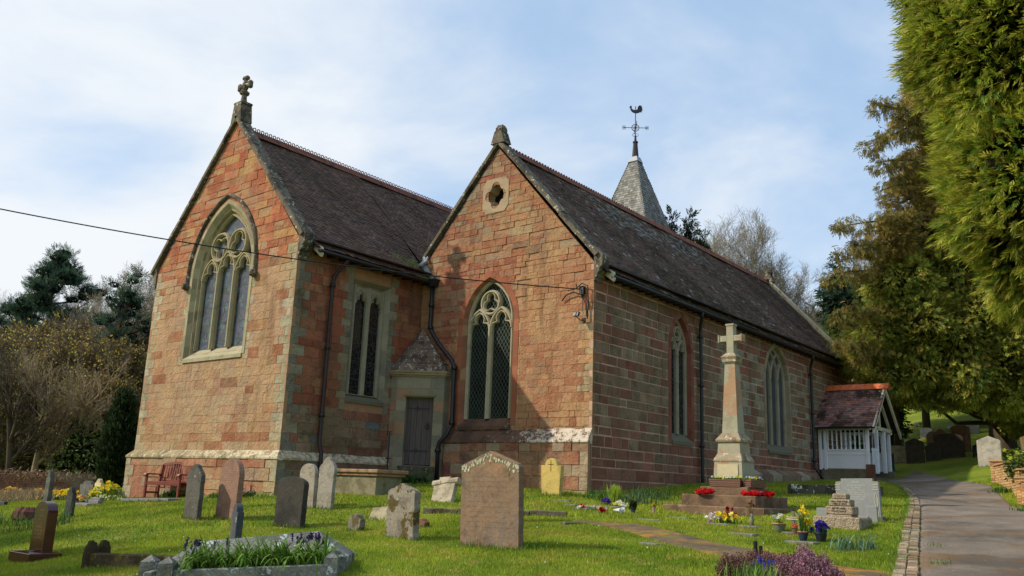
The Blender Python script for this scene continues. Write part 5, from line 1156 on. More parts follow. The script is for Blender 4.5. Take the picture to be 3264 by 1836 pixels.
# war memorial
x, y = 3.80, .12; z = .55; t = thing('war_memorial', 'tall tapering stone war memorial cross on three square steps', 'memorial', (x, y, z))
sm = mat('memorial steps', lin((122, 98, 76)), .92, .28, 3, 30, .6, .012, [(lin((80, 62, 48)), 1.6, .5, .12, .7), (lin((166, 150, 124)), 4, .60, .06, .5), (lin((84, 84, 40)), 5, .62, .05, .4)])
shm = mat('memorial stone', lin((158, 152, 130)), .88, .14, 3, 40, .3, .006, [(lin((168, 126, 94)), .9, .52, .04, .8), (lin((120, 116, 92)), 3, .58, .08, .4), L2])
trm = mat('memorial mouldings', lin((150, 136, 112)), .9, .25, 4, 40, .5, .008, [(lin((110, 70, 52)), 2.2, .5, .1, .6), (lin((206, 198, 176)), 9, .56, .06, .7)])
for hw, z0, z1 in ((1.19, -.2, .80), (.88, .78, 1.04), (.575, 1.02, 1.22)):
    mb = MB(); mb.bbox(x-hw, x+hw, y-hw, y+hw, z0, z1, .02); mb.build('step', sm, t)
def frus(mb, h0, z0, h1, z1, c=(1, 1, 1)):
    q = [(-1, -1), (1, -1), (1, 1), (-1, 1)]; mb.add([(x+a*h0, y+b*h0, z0) for a, b in q]+[(x+a*h1, y+b*h1, z1) for a, b in q], [(0, 1, 5, 4), (1, 2, 6, 5), (2, 3, 7, 6), (3, 0, 4, 7), (4, 5, 6, 7), (3, 2, 1, 0)], c)
mb = MB(); frus(mb, .355, 1.22, .33, 1.78); mb.build('pedestal', shm, t)
mb = MB(); frus(mb, .345, 1.78, .345, 1.82); frus(mb, .345, 1.82, .27, 1.97); mb.build('pedestal_moulding', trm, t)
mb = MB(); frus(mb, .272, 1.97, .26, 2.20); mb.build('pedestal_neck', shm, t)
mb = MB(); frus(mb, .26, 2.20, .28, 2.225); frus(mb, .30, 2.225, .31, 2.27); frus(mb, .31, 2.27, .26, 2.33); frus(mb, .26, 2.33, .20, 2.42); mb.build('cornice', trm, t)
mb = MB(); frus(mb, .19, 2.42, .125, 4.03); mb.build('shaft', shm, t)
mb = MB(); frus(mb, .14, 4.03, .16, 4.07, lin((150, 92, 66))); frus(mb, .17, 4.07, .17, 4.13); frus(mb, .17, 4.13, .195, 4.18); frus(mb, .195, 4.18, .195, 4.20); frus(mb, .18, 4.20, .10, 4.28); mb.build('capital', trm, t)
mb = MB(); mb.bbox(x-.09, x+.09, y-.085, y+.085, 4.27, 4.95, .008); mb.bbox(x-.105, x+.105, y-.10, y+.10, 4.93, 4.98, .006)
for s_ in (-1, 1): mb.bbox(*sorted((x+s_*.085, x+s_*.28)), y-.083, y+.083, 4.56, 4.70, .008); mb.bbox(*sorted((x+s_*.265, x+s_*.30)), y-.1, y+.1, 4.54, 4.72, .006)
mb.build('cross', shm, t)
mb = MB(); mb.add([(x-.25, y-.367, 1.40), (x+.25, y-.367, 1.40), (x+.245, y-.348, 1.72), (x-.245, y-.348, 1.72), (x-.25, y-.34, 1.40), (x+.25, y-.34, 1.40), (x+.245, y-.32, 1.72), (x-.245, y-.32, 1.72)], [(0, 1, 2, 3), (0, 3, 7, 4), (1, 5, 6, 2), (3, 2, 6, 7)]); mb.build('plaque', mat('pale plaque', lin((188, 176, 140)), .85, .12, 5, 40, .2, .004, [(lin((74, 72, 56)), 10, .68, .02, .9)]), t)

# floodlight and cable bracket on the gable
br = MB(); br.box(-.42, -.28, -.10, -.0, 6.14, 6.36); br.tube([(-1.0, -.05, 6.03), (-.85, -.09, 6.16), (-.6, -.1, 6.22), (-.35, -.1, 6.12), (-.18, -.1, 5.85), (-.16, -.06, 5.45)], .018, 6); br.tube([(-.5, -.12, 6.30), (-.3, -.14, 6.42), (-.14, -.1, 6.34), (-.12, -.08, 5.9), (-.16, -.06, 5.45)], .016, 6); br.tube([(-.28, -.08, 6.2), (-.33, -.06, 5.9), (-.30, -.06, 5.6)], .008, 5)
br.build('cable_bracket', M['iron'], church)
fl_ = MB(); fl_.bbox(-.46, -.28, -.34, -.26, 5.50, 5.62, .01, (1, 1, 1), lambda a, b, c: (a, b+(c-5.5)*.4, c)); fl_.tube([(-.37, -.28, 5.5), (-.33, -.14, 5.42), (-.30, -.03, 5.44)], .014, 5); fl_.box(-.36, -.26, -.03, -.005, 5.38, 5.5); fl_.build('floodlight', M['iron'], church)
cable_pts = [(-.36, -.12, 6.27)]; e1 = Vector((-.36, -.12, 6.27)); e0 = Vector(tuple(at(-140, 497, 20)))
for k in range(1, 41):
    s_ = k/40; p = e1.lerp(e0, s_); p.z -= CAB*4*s_*(1-s_) if 'CAB' in globals() else .28*4*s_*(1-s_); cable_pts.append(tuple(p))
mb = MB(); mb.tube(cable_pts, .016, 6); o = mb.build('overhead_cable', M['rubber']); tag(o, 'black overhead cable sagging across the sky to the gable wall', 'cable')
mb = MB(); pb = e0; mb.tube([(pb.x, pb.y, gz(pb.x, pb.y)-.5), (pb.x, pb.y, pb.z+.5)], [.14, .10], 10); mb.box(pb.x-.5, pb.x+.5, pb.y-.05, pb.y+.05, pb.z-.02, pb.z+.1); tag(mb.build('cable_pole', M['bark']), 'wooden pole carrying the overhead cable', 'pole')

# ------------------------------------------------------------------ timber side porch
PX, y0, y1 = 2.08, 16.35, 19.2; ym = 17.78
p_ = bpy.data.objects.new('porch', None); COL.objects.link(p_); p_.parent = church; p_.location = Vector((0, ym, 2))-wloc(church); tag(p_, 'small white timber porch with balusters and an orange ridge')
mb = MB(); mb.bbox(.12, PX+.05, y0-.04, y0+.14, 1.6, 2.25, .015, lin((120, 112, 90))); mb.build('plinth_wall', M['stone_side'], p_)
mb = MB(); mb.bbox(.12, PX+.05, y1-.1, y1+.08, 1.6, 2.25, .015, lin((120, 112, 90))); mb.build('plinth_wall', M['stone_side'], p_)
mb = MB(); mb.bbox(1.85, PX+.06, y0-.07, y0+.2, 1.7, 2.42, .01, lin((120, 66, 52))); mb.build('pier', M['stone_side'], p_)
for yy in (y0, y1):
    mb = MB(); mb.bbox(.1, PX-.12, yy-.02, yy+.04, 2.25, 2.93, .005); mb.bbox(.05, PX-.1, yy-.05, yy+.07, 2.93, 3.0, .01); mb.bbox(.05, PX-.1, yy-.045, yy+.06, 2.78, 2.80, .004); mb.build('wall_panel', M['white'], p_)
    mb = MB(); mb.bbox(.05, PX, yy-.05, yy+.09, 3.74, 3.86, .01); mb.build('wall_plate', M['white'], p_)
    for k in range(9):
        xx = .42+k*.175; mb = MB(); mb.lathe([(.03, 3.0), (.035, 3.06), (.02, 3.10), (.035, 3.22), (.022, 3.30), (.032, 3.34), (.035, 3.5), (.025, 3.66), (.03, 3.74)], xx, yy+.01, 8); mb.build('baluster', M['white'], p_)
    for xx in (.12, PX-.14, .32):
        mb = MB(); mb.bbox(xx-.06, xx+.06, yy-.06, yy+.09, 2.2, 3.76, .01); mb.build('post', M['white'], p_)
for yy in (17.3, 18.3):
    mb = MB(); mb.bbox(PX-.14, PX, yy-.06, yy+.06, 2.15, 4.6 if False else 3.9, .01); mb.build('post', M['white'], p_)
mb = MB(); mb.bbox(PX-.06, PX-.02, 16.55, 17.3, 2.1, 2.2, .004); mb.bbox(PX-.06, PX-.02, 16.55, 17.3, 2.95, 3.05, .004)
for k in range(5): mb.bbox(PX-.05, PX-.03, 16.56+.16*k, 16.66+.16*k, 2.1, 3.0, .003)
mb.build('gate', M['white'], p_)
mb = MB(); mb.bbox(PX-.1, PX, 16.25, 19.3, 3.80, 3.95, .01); mb.bbox(PX-.1, PX-.02, ym-.05, ym+.05, 3.95, 5.35, .01)
for s_ in (-1, 1): mb.prism([(ym, 5.42), (ym, 5.24), (ym+s_*1.38, 3.92), (ym+s_*1.54, 3.92)], PX-.12, PX-.03, lambda u, v, w: (w, u, v))
mb.build('gable_frame', M['cream_trim'], p_)
for s_ in (-1, 1):
    mb = MB(); e = ym+s_*1.84; mb.prism([(ym, 5.62), (ym, 5.36), (e, 3.58), (e+s_*.02, 3.82)], PX+.20, PX+.27, lambda u, v, w: (w, u, v)); mb.build('bargeboard', M['cream_trim'], p_)
TPc = [lin(c) for c in ((136, 104, 96), (124, 94, 88), (148, 112, 100), (114, 88, 84), (150, 96, 78))]
for s_ in (-1, 1):
    e = ym+s_*1.81; dv = np.array([0, ym-e, 5.60-3.83]); Lq = np.linalg.norm(dv); dv = dv/Lq; nn2 = np.array([0, s_*dv[2], abs(dv[1])])
    P0 = (.0, e, 3.83) if s_ < 0 else (PX+.3, e, 3.83); A0 = (1, 0, 0) if s_ < 0 else (-1, 0, 0)
    rr = tiles('roof_slope', P0, A0, dv, nn2, PX+.3, Lq, M['tile_porch'], p_, TPc, gauge=.115, tw=.17)
mb = MB()
for k in range(8):
    a, b = .02+k*.31, .02+(k+1)*.31-.01; kk = random.uniform(.8, 1.15); mb.prism([(-.24, -.17), (0, .07), (.24, -.17), (.22, -.19), (0, .02), (-.22, -.19)], a, b, lambda u, v, w: (w, ym+u, 5.64+v), (kk, kk, kk))
mb.build('ridge_tiles', M['ridge_new'], p_)
mb = MB(); mb.prism([(-.06, 0), (.06, 0), (.05, -.06), (-.05, -.06)], .05, PX+.28, lambda u, v, w: (w, ym-1.86+u, 3.82+v)); mb.build('gutter', M['iron'], p_)
mb = MB(); mb.bbox(.05, 2.0, y0+.3, y1-.3, 1.7, 1.95, .02, lin((110, 100, 84))); mb.build('porch_floor', M['sett'], p_)

# ------------------------------------------------------------------ right-hand brick wall with piers
t = thing('brick_wall', 'low yellow brick garden wall with piers along the right of the path', 'wall', (8.3, 6.5, 1.3)); YB = [lin(c) for c in ((196, 156, 104), (184, 142, 92), (204, 168, 120), (170, 128, 86), (190, 160, 118))]
M['ybrick'] = mat('yellow brick', None, .9, .2, 8, 60, .4, .006, [(lin((110, 84, 58)), 3, .58, .08, .5)])
def brickrun(a, b, z0, z1, name='wall', wd=.22, cap=True):
    a, b = np.array(a, float), np.array(b, float); Lw = np.linalg.norm(b-a); d_ = (b-a)/Lw; n_ = np.array([-d_[1], d_[0]]); mb = MB(); k = 0; z = z0
    while z < z1-.02:
        x_ = -.11*(k % 2); 
        while x_ < Lw:
            p, q = max(0, x_)+.005, min(Lw, x_+.22)-.005
            if q-p > .03:
                mb.bbox(p, q, -wd/2, wd/2, z+.005, z+.070, .005, jit(random.choice(YB), .15), lambda u, v, w: (a[0]+d_[0]*u+n_[0]*v, a[1]+d_[1]*u+n_[1]*v, w))
            x_ += .22
        z += .075; k += 1
    mb.box(.01, Lw-.01, -wd/2+.012, wd/2-.012, z0, z, lin((96, 84, 70)), lambda u, v, w: (a[0]+d_[0]*u+n_[0]*v, a[1]+d_[1]*u+n_[1]*v, w)); o = mb.build(name, M['ybrick'], t)
    if cap: c_ = MB(); c_.bbox(-.03, Lw+.03, -wd/2-.04, wd/2+.04, z, z+.05, .01, lin((176, 140, 100)), lambda u, v, w: (a[0]+d_[0]*u+n_[0]*v, a[1]+d_[1]*u+n_[1]*v, w)); c_.build('coping', M['ybrick'], o)
WP = [(6.85, 13.4), (7.75, 10.6), (8.35, 8.2), (8.75, 6.4), (9.3, 4.2), (9.9, 2.0)]
for i in range(len(WP)-1):
    (xa, ya), (xb, yb) = WP[i], WP[i+1]; zb = min(gz(xa, ya), gz(xb, yb))-.1; brickrun(WP[i], WP[i+1], zb, gz(xa, ya)+.50-.0*i)
for i in (0, 2, 3, 5):
    xa, ya = WP[i]; zb = gz(xa, ya)-.1; brickrun((xa-.18, ya), (xa+.18, ya), zb, gz(xa, ya)+.62, 'pier', .36)
# ------------------------------------------------------------------ foliage tools
def unit(v): return v/np.maximum(np.linalg.norm(v, axis=-1, keepdims=True), 1e-9)
def rhombs(P_, D_, Ln, Wd, r_, nrm=None):
    """diamond-shaped leaves from base points P_, along unit D_, with length and width"""
    n_ = len(P_); Ln = np.broadcast_to(Ln, (n_,))[:, None]; Wd = np.broadcast_to(Wd, (n_,))[:, None]
    if nrm is None: nrm = unit(r_.normal(0, 1, (n_, 3)))
    S = unit(np.cross(D_, nrm)); return np.stack([P_, P_+D_*Ln*.45+S*Wd*.5, P_+D_*Ln, P_+D_*Ln*.45-S*Wd*.5], 1)
def foliage(name, quads_, cols, m_, parent):
    V = quads_.reshape(-1, 3); F = np.arange(len(V)).reshape(-1, 4); return npmesh(name, V, F, m_, parent, cols)
def pickcol(cols, n_, r_, var=.25):
    c = np.array([lin(q) for q in cols])[r_.integers(0, len(cols), n_)]; return c*r_.uniform(1-var, 1+var, (n_, 1))
def spheredirs(n_, r_): return unit(r_.normal(0, 1, (n_, 3)))
def tubes_np(name, segs, m_, parent, cols=None, k=5):
    s = np.array(segs, float); A0, B0, ra, rb = s[:, 0:3], s[:, 3:6], s[:, 6], s[:, 7]; D_ = unit(B0-A0); up = np.where(np.abs(D_[:, 2:3]) > .9, np.array([[1., 0, 0]]), np.array([[0, 0, 1.]])); U_ = unit(np.cross(D_, up)); W_ = np.cross(D_, U_)
    a = np.arange(k)*2*np.pi/k; ring_ = U_[:, None]*np.cos(a)[None, :, None]+W_[:, None]*np.sin(a)[None, :, None]
    V = np.concatenate([A0[:, None]+ring_*ra[:, None, None], B0[:, None]+ring_*rb[:, None, None]], 1).reshape(-1, 3)
    j = np.arange(k); f = np.stack([j, (j+1) % k, k+(j+1) % k, k+j], 1); F = (np.arange(len(s))[:, None, None]*2*k+f[None]).reshape(-1, 4)
    C = np.repeat(cols, k, 0) if cols is not None else None
    return npmesh(name, V, F, m_, parent, C, True)
def _nrm(x, y, z):
    k = 1/max(math.sqrt(x*x+y*y+z*z), 1e-9); return x*k, y*k, z*k
def grow(segs, tips, p, d, L_, r0, lev, maxlev, rg, kids=4, up=.12, wig=.22, ang=.75, lr=.62, nseg=4, rmin=.004):
    px, py, pz = p; dx, dy, dz = _nrm(*d); G = rg.gauss; U = rg.uniform; st = L_/nseg
    for i in range(nseg):
        kk = .62 if lev else .5; ra = r0*(1-kk*i/nseg); r1 = r0*(1-kk*(i+1)/nseg)
        qx, qy, qz = px+dx*st, py+dy*st, pz+dz*st; segs.append((px, py, pz, qx, qy, qz, max(ra, rmin), max(r1, rmin*.8), lev)); px, py, pz = qx, qy, qz
        dx, dy, dz = _nrm(dx+G(0, wig)*.6, dy+G(0, wig)*.6, dz+G(0, wig)*.6+up)
        if lev < maxlev and (i > 0 or lev > 0):
            for _ in range(kids if i < nseg-1 else kids+1):
                ax, ay, az = G(0, 1), G(0, 1), G(0, 1); sx, sy, sz = _nrm(dy*az-dz*ay, dz*ax-dx*az, dx*ay-dy*ax); t1, t2 = math.cos(ang*U(.6, 1.2)), math.sin(ang*U(.6, 1.2))
                grow(segs, tips, (px, py, pz), (dx*t1+sx*t2, dy*t1+sy*t2, dz*t1+sz*t2), L_*lr*U(.65, 1.15)*(1-.35*i/nseg), max(r1, rmin)*.62, lev+1, maxlev, rg, max(2, kids-1) if lev else kids, up, wig, ang, lr, 3 if lev+1 >= maxlev else nseg, rmin)
def bare_tree(name, label, x, y, H, seed, group=None, leafc=None, nleaf=0, leafs=.09, barkc=(104, 92, 78), maxlev=4, spread=1., z=None, rt=.022, cat='tree', up=.12, ang=.75, kids=3, stems=1, ivy=False, rmin=.007):
    z = gz(x, y) if z is None else z; rg = random.Random(seed); t = thing(name, label, cat, (x, y, z), group); segs, tips = [], []; nr = np.random.default_rng(seed)
    for s_ in range(stems):
        d0 = (rg.gauss(0, .12*stems), rg.gauss(0, .12*stems), 1.); grow(segs, tips, (x+(s_*.3 if s_ else 0), y, z-.3), d0, H*.52, H*rt, 0, maxlev, rg, kids, up, .2, ang*spread, .60, 5, rmin)
    top = max(s_[5] for s_ in segs)-z; k = H/top; segs = [(x+(s_[0]-x)*k, y+(s_[1]-y)*k, z+(s_[2]-z)*k, x+(s_[3]-x)*k, y+(s_[4]-y)*k, z+(s_[5]-z)*k, s_[6], s_[7], s_[8]) for s_ in segs]
    a = [s_ for s_ in segs if s_[8] <= 1]; b = [s_ for s_ in segs if s_[8] > 1]; bc = np.array(lin(barkc))
    tubes_np('trunk', [s_[:8] for s_ in a], M['twig'], t, np.tile(bc, (len(a), 1))*nr.uniform(.7, 1.2, (len(a), 1)), 6)
    cr = tubes_np('crown', [s_[:8] for s_ in b], M['twig'], t, np.tile(bc, (len(b), 1))*nr.uniform(.7, 1.3, (len(b), 1)), 3) if b else None
    if nleaf:
        r_ = np.random.default_rng(seed+1); e = np.array([s_[3:6] for s_ in b if s_[8] >= maxlev-1]); P_ = e[r_.integers(0, len(e), nleaf)]+r_.normal(0, .12, (nleaf, 3)); D_ = spheredirs(nleaf, r_)
        foliage('leaves', rhombs(P_, D_, leafs*r_.uniform(.6, 1.4, nleaf), leafs*.7, r_), pickcol(leafc, nleaf, r_), M['leaf'], t)
    return t, segs
def copy_thing(src, loc, rotz, sc, label):
    r_ = src.copy(); COL.objects.link(r_); r_.location = loc; r_.rotation_euler = (0, 0, rotz); r_.scale = (sc, sc, sc); r_['label'] = label
    for ch in [o for o in bpy.data.objects if o.parent == src]:
        c = ch.copy(); COL.objects.link(c); c.parent = r_
    return r_
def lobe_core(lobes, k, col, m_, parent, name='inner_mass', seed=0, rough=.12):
    """dark filler leaves painted as the shaded inside of a dense crown, so that no sky shows through its middle"""
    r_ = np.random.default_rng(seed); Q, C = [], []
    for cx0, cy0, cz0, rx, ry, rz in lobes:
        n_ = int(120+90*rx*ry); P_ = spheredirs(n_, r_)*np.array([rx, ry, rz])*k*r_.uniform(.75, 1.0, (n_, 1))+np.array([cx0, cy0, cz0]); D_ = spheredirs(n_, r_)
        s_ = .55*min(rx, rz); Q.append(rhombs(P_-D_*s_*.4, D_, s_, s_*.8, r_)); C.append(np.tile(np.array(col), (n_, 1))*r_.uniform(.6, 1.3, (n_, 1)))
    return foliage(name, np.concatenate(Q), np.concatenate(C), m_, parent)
def outside(P_, lobes, i, m_=.92):
    ok = np.ones(len(P_), bool)
    for j, (a, b, c, rx, ry, rz) in enumerate(lobes):
        if j != i: ok &= (((P_-np.array([a, b, c]))/np.array([rx, ry, rz]))**2).sum(1) > m_*m_
    return ok
def fronds(lobes, dens, ln, nf, cols, m_, parent, name, seed, droop=.35, fan=.55, out=.8, width=.09, shell=(.86, 1.05), flat=None, tuft=None):
    """sprays of flat diamond leaflets set over the surface of ellipsoid lobes, hanging outwards"""
    r_ = np.random.default_rng(seed); Q, C = [], []
    tocam = None
    for i, (a, b, c, rx, ry, rz) in enumerate(lobes):
        S_ = 4*np.pi*((rx*ry)**1.6+(rx*rz)**1.6+(ry*rz)**1.6)**(1/1.6)/3**(1/1.6); n_ = int(S_*dens); U_ = spheredirs(n_, r_); R_ = np.array([rx, ry, rz]); 
        # clumps: the surface swells in and out
        f = 1+.10*np.sin(U_[:, 0]*5+i)*np.sin(U_[:, 1]*6+2*i)+.08*np.sin(U_[:, 2]*9+i*1.7)
        P_ = np.array([a, b, c])+U_*R_*(r_.uniform(*shell, n_)*f)[:, None]; ok = outside(P_, lobes, i)
        tdir = np.zeros((n_, 3)); tcol = np.ones(n_)
        if tuft:
            nt_ = max(5, int(S_/(tuft*tuft*1.1))); TU = spheredirs(nt_, r_); near = np.argmax(U_@TU.T, 1) if n_*nt_ < 4e7 else r_.integers(0, nt_, n_)
            dist = np.linalg.norm((U_-TU[near])*R_, axis=1)/tuft; push = .5*tuft*np.clip(1-dist**2, -1, 1)*r_.uniform(.5, 1.3, nt_)[near]; P_ = P_+U_*push[:, None]; tdir = (U_-TU[near])*np.minimum(R_/tuft, 3)*.5+r_.normal(0, .25, (nt_, 3))[near]; tcol = r_.uniform(.72, 1.3, nt_)[near]; ok &= (dist < 1.15) | (r_.random(n_) < .3)
        tc_ = unit(CAM-P_); ok &= ((U_*tc_).sum(1) > -.25) | (r_.random(n_) < .35)
        P_, U_ = P_[ok], U_[ok]; n_ = len(P_); base = unit(U_*out+tdir[ok]+np.array([0, 0, -droop])+r_.normal(0, .2, (n_, 3))); side = unit(np.cross(base, unit(r_.normal(0, 1, (n_, 3))+ (np.array([0, 0, 2.]) if flat else 0))))
        L0 = ln*r_.uniform(.6, 1.35, n_); cc = pickcol(cols, n_, r_, .22)*tcol[ok][:, None]
        nrm_ = unit(np.cross(base, side))
        for k in range(nf):
            if k == nf-1: q_, sg, ll_ = .62, 0., .42
            else: q_, sg = .04+.62*(k//2)/max(1, (nf-1)//2), (1 if k % 2 else -1); ll_ = .50*(1-.45*q_)
            D_ = unit(base+side*(sg*fan)+np.array([0, 0, -droop*.35*q_])+r_.normal(0, .10, (n_, 3)))
            Q.append(rhombs(P_+base*(L0*q_)[:, None], D_, L0*ll_, L0*width, r_, unit(nrm_+r_.normal(0, .3, (n_, 3))))); C.append(cc*(1.0+.12*r_.normal(0, 1, (n_, 1)))*(.85+.35*q_))
    return foliage(name, np.concatenate(Q), np.clip(np.concatenate(C), .004, .6), m_, parent)
def L3(px, py, D, r_, ry=None, rz=None): p = at(px, py, D); return (*p, r_, ry or r_, rz or r_)

# ------------------------------------------------------------------ golden conifer beside the path, near the camera
b_ = at(2900, 1000, 11.5); t = thing('golden_conifer', 'big golden-green conifer with feathery drooping sprays, leaning in at the top right corner', 'conifer', (b_[0], b_[1], gz(b_[0], b_[1])))
mb = MB(); tt = at(2950, 100, 12); mb.tube([(b_[0], b_[1], gz(b_[0], b_[1])-.3), tuple(at(2920, 600, 11.8)), tuple(tt)], [.28, .2, .1], 10); mb.build('trunk', M['bark'], t, True)
LEY = [L3(2575, -120, 11, 1.42), L3(2672, 110, 10.7, 1.48), L3(2715, 320, 10.8, 1.45), L3(2668, 470, 10.3, 1.10), L3(2745, 575, 10.5, 1.2), L3(2840, 640, 10.8, 1.12), L3(2940, 690, 10.6, 1.2), L3(2900, 150, 10.4, 1.8), L3(2950, 450, 10.2, 1.7), L3(2700, -350, 11, 1.7), L3(3050, -100, 11, 2.2), L3(3070, 600, 10.8, 1.5), L3(2560, 300, 10.9, .75), L3(2515, 60, 10.8, .93), L3(3000, 300, 12.5, 2.0)]
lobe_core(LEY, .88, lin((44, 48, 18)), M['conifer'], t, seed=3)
fronds(LEY, 520, .145, 11, ((134, 148, 44), (156, 164, 54), (110, 136, 42), (92, 122, 46), (170, 166, 66), (128, 122, 44)), M['conifer'], t, 'foliage', 5, droop=.30, fan=.62, out=.75, width=.085, shell=(.86, .98), tuft=.26)
fronds(LEY, 150, .22, 11, ((150, 156, 50), (166, 162, 66), (126, 140, 46)), M['conifer'], t, 'foliage', 6, droop=.1, fan=.5, out=1., width=.06, shell=(.92, 1.02), tuft=.2)

# ------------------------------------------------------------------ the yew behind the side porch
t = thing('yew_tree', 'huge old olive-brown yew with ragged spreading branches behind the porch', 'yew', (4.8, 27.5, gz(4.8, 27.5)))
YW = [(2345, 225, 38, 1.0), (2410, 300, 38, 1.7), (2300, 300, 37, .8), (2360, 430, 38, 1.5), (2290, 500, 37, .9), (2430, 540, 38, 2.2), (2320, 600, 37, 1.5), (2240, 610, 36, .9), (2400, 700, 37, 2.2), (2270, 720, 36, 1.2), (2310, 820, 36, 1.8), (2215, 830, 36, 1.0),
      (2400, 870, 36, 2.2), (2490, 800, 36, 2.2), (2550, 930, 35, 1.9), (2330, 950, 36, 1.5), (2440, 985, 35, 1.2), (2530, 1010, 35, 1.0), (2245, 930, 36, 1.0), (2620, 700, 38, 3), (2600, 480, 39, 3), (2650, 980, 37, 2.4), (2540, 320, 39, 2.3), (2310, 1020, 36, .6), (2370, 1025, 36, .6), (2280, 1000, 37, .8), (2500, 170, 39, 1.8), (2180, 900, 37, .8)]
YL = [L3(a, b-(34 if b > 940 and a < 2560 else 0), c, d, d, d*.82) for a, b, c, d in YW]
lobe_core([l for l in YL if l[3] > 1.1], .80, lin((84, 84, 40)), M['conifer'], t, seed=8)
ylow = [l for l, w in zip(YL, YW) if w[1] > 640]; yup = [l for l, w in zip(YL, YW) if w[1] <= 640]
fronds(ylow, 220, .27, 7, ((165, 167, 69), (138, 149, 64), (184, 179, 78), (112, 133, 62), (158, 142, 62)), M['conifer'], t, 'foliage', 9, droop=.25, fan=.8, out=.8, width=.14, shell=(.74, 1.05), tuft=.55)
fronds(yup, 170, .27, 7, ((167, 143, 70), (145, 125, 61), (182, 158, 79), (127, 123, 63)), M['conifer'], t, 'foliage', 10, droop=.35, fan=.8, out=.8, width=.13, shell=(.68, 1.08), tuft=.5)
rg = np.random.default_rng(4); segs = []; root = np.array([4.8, 27.5, gz(4.8, 27.5)-.3])
for k, l in enumerate(YL):
    e = np.array(l[:3]); hh = min(e[2]-.8, root[2]+1.5+.75*(e[2]-root[2])); p0 = np.array([root[0]+.3*math.sin(k), root[1]+.3*math.cos(k), max(hh-1.5, root[2]+1.5)]); pm = (p0+e)/2+rg.normal(0, .25, 3)+np.array([0, 0, -.4]); rr = .06+.03*l[3]
    segs += [(*p0, *pm, rr*1.6, rr), (*pm, *e, rr, rr*.5)]
    for q in range(14):
        dv = unit(rg.normal(0, 1, 3)+unit(e-pm)*.8)*l[3]*rg.uniform(.8, 1.1); m_ = e+dv*.5+rg.normal(0, .08, 3); segs += [(*e, *m_, rr*.4, rr*.25), (*m_, *(e+dv), rr*.25, .012)]
segs += [(root[0], root[1], root[2], root[0]-.1, root[1], root[2]+3, .62, .45), (root[0]-.1, root[1], root[2]+3, root[0]+.3, root[1]+.4, root[2]+8, .45, .25), (root[0]+.3, root[1]+.4, root[2]+8, root[0]-.6, root[1]+.2, root[2]+13, .25, .08)]
tubes_np('trunk', segs, M['bark'], t, None, 7)
# trailing branch ends that reach out to the left of the crown
E_ = []
for (x0, y0_), (x1, y1_), D_ in (((2420, 280), (2185, 372), 37), ((2400, 330), (2205, 265), 37), ((2420, 560), (2115, 570), 36), ((2400, 600), (2130, 640), 36), ((2350, 470), (2215, 480), 37), ((2300, 700), (2095, 690), 36), ((2330, 780), (2120, 800), 36), ((2330, 900), (2130, 880), 36), ((2400, 420), (2200, 410), 37)):
    a, b = at(x0, y0_, D_), at(x1, y1_, D_-1); c_ = (a+b)/2+np.array([0, 0, .45]); pts = [a*(1-s)**2+2*c_*s*(1-s)+b*s*s for s in np.linspace(0, 1, 12)]
    E_ = [(*pts[i], *pts[i+1], .07*(1-i/12)+.015, .07*(1-(i+1)/12)+.012) for i in range(11)]
    sp = [(*(p+rg.normal(0, .15, 3)), .34, .34, .28) for p in pts[4:] for _ in (0, 1)]; 
    fronds(sp, 60, .30, 7, ((140, 122, 60), (122, 110, 54), (152, 134, 64), (104, 108, 54)), M['conifer'], t, 'branch_foliage', int(x1), droop=.7, fan=.8, out=.5, width=.13, shell=(.1, 1.1)); tubes_np('branch', E_, M['bark'], t, None, 5)

# second, darker trunk and crown further right and behind: closes the view under the yew
def evergreen(name, label, x, y, H, Rr, cols, seed, cat='conifer', tiers=9, dens=26, ln=.6, core=(22, 34, 24), group=None, shape='cone', z=None, droop=.45, width=.2, clear=.04):
    z = gz(x, y) if z is None else z; t = thing(name, label, cat, (x, y, z), group); r_ = random.Random(seed); lobes = []
    for k in range(tiers):
        s = k/(tiers-1); hz = z+H*(clear+(1-clear)*s*.96); rad = Rr*((1-s)**.8 if shape == 'cone' else math.sin(math.pi*min(1, .18+.80*s))**.7)+.12*Rr; n_ = max(1, int(6*rad/Rr)) if rad > .3*Rr else 1
        for j in range(n_):
            a = r_.uniform(0, 6.28); q = rad*.5 if n_ > 1 else 0; rr_ = rad*r_.uniform(.45, .62) if n_ > 1 else rad*.9; lobes.append((x+q*math.cos(a), y+q*math.sin(a), hz+r_.uniform(-.2, .2), rr_, rr_, max(rr_*.7, H/tiers*.55)))
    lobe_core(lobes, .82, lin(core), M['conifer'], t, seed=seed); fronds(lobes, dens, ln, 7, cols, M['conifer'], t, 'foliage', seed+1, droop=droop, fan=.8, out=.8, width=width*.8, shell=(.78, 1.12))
    mb = MB(); mb.tube([(x, y, z-.3), (x, y, z+H*.5), (x, y, z+H*.92)], [H*.022, H*.014, .02], 7); mb.build('trunk', M['bark'], t, True); return t
def place(px, D, py=1200): p = at(px, py, D); return float(p[0]), float(p[1])
def topH(px, py, D): p = at(px, py, D); return float(p[2])-gz(p[0], p[1])
DKG = ((58, 84, 62), (48, 72, 56), (70, 96, 70), (54, 78, 50))
OLG = ((98, 112, 54), (82, 100, 50), (116, 124, 60), (72, 92, 50))
x, y = place(2105, 52, 650); evergreen('spruce_tree', 'dark blue-green spruce between the church roof and the yew', x, y, topH(2105, 650, 52), 2.6, DKG, 21, dens=22, ln=.6)
x, y = place(2185, 50, 700); evergreen('fir_tree', 'mid green fir at the end of the church roof, in front of the dark spruce', x, y, topH(2185, 700, 50), 2.7, OLG, 23, dens=34, ln=.45, clear=.45)
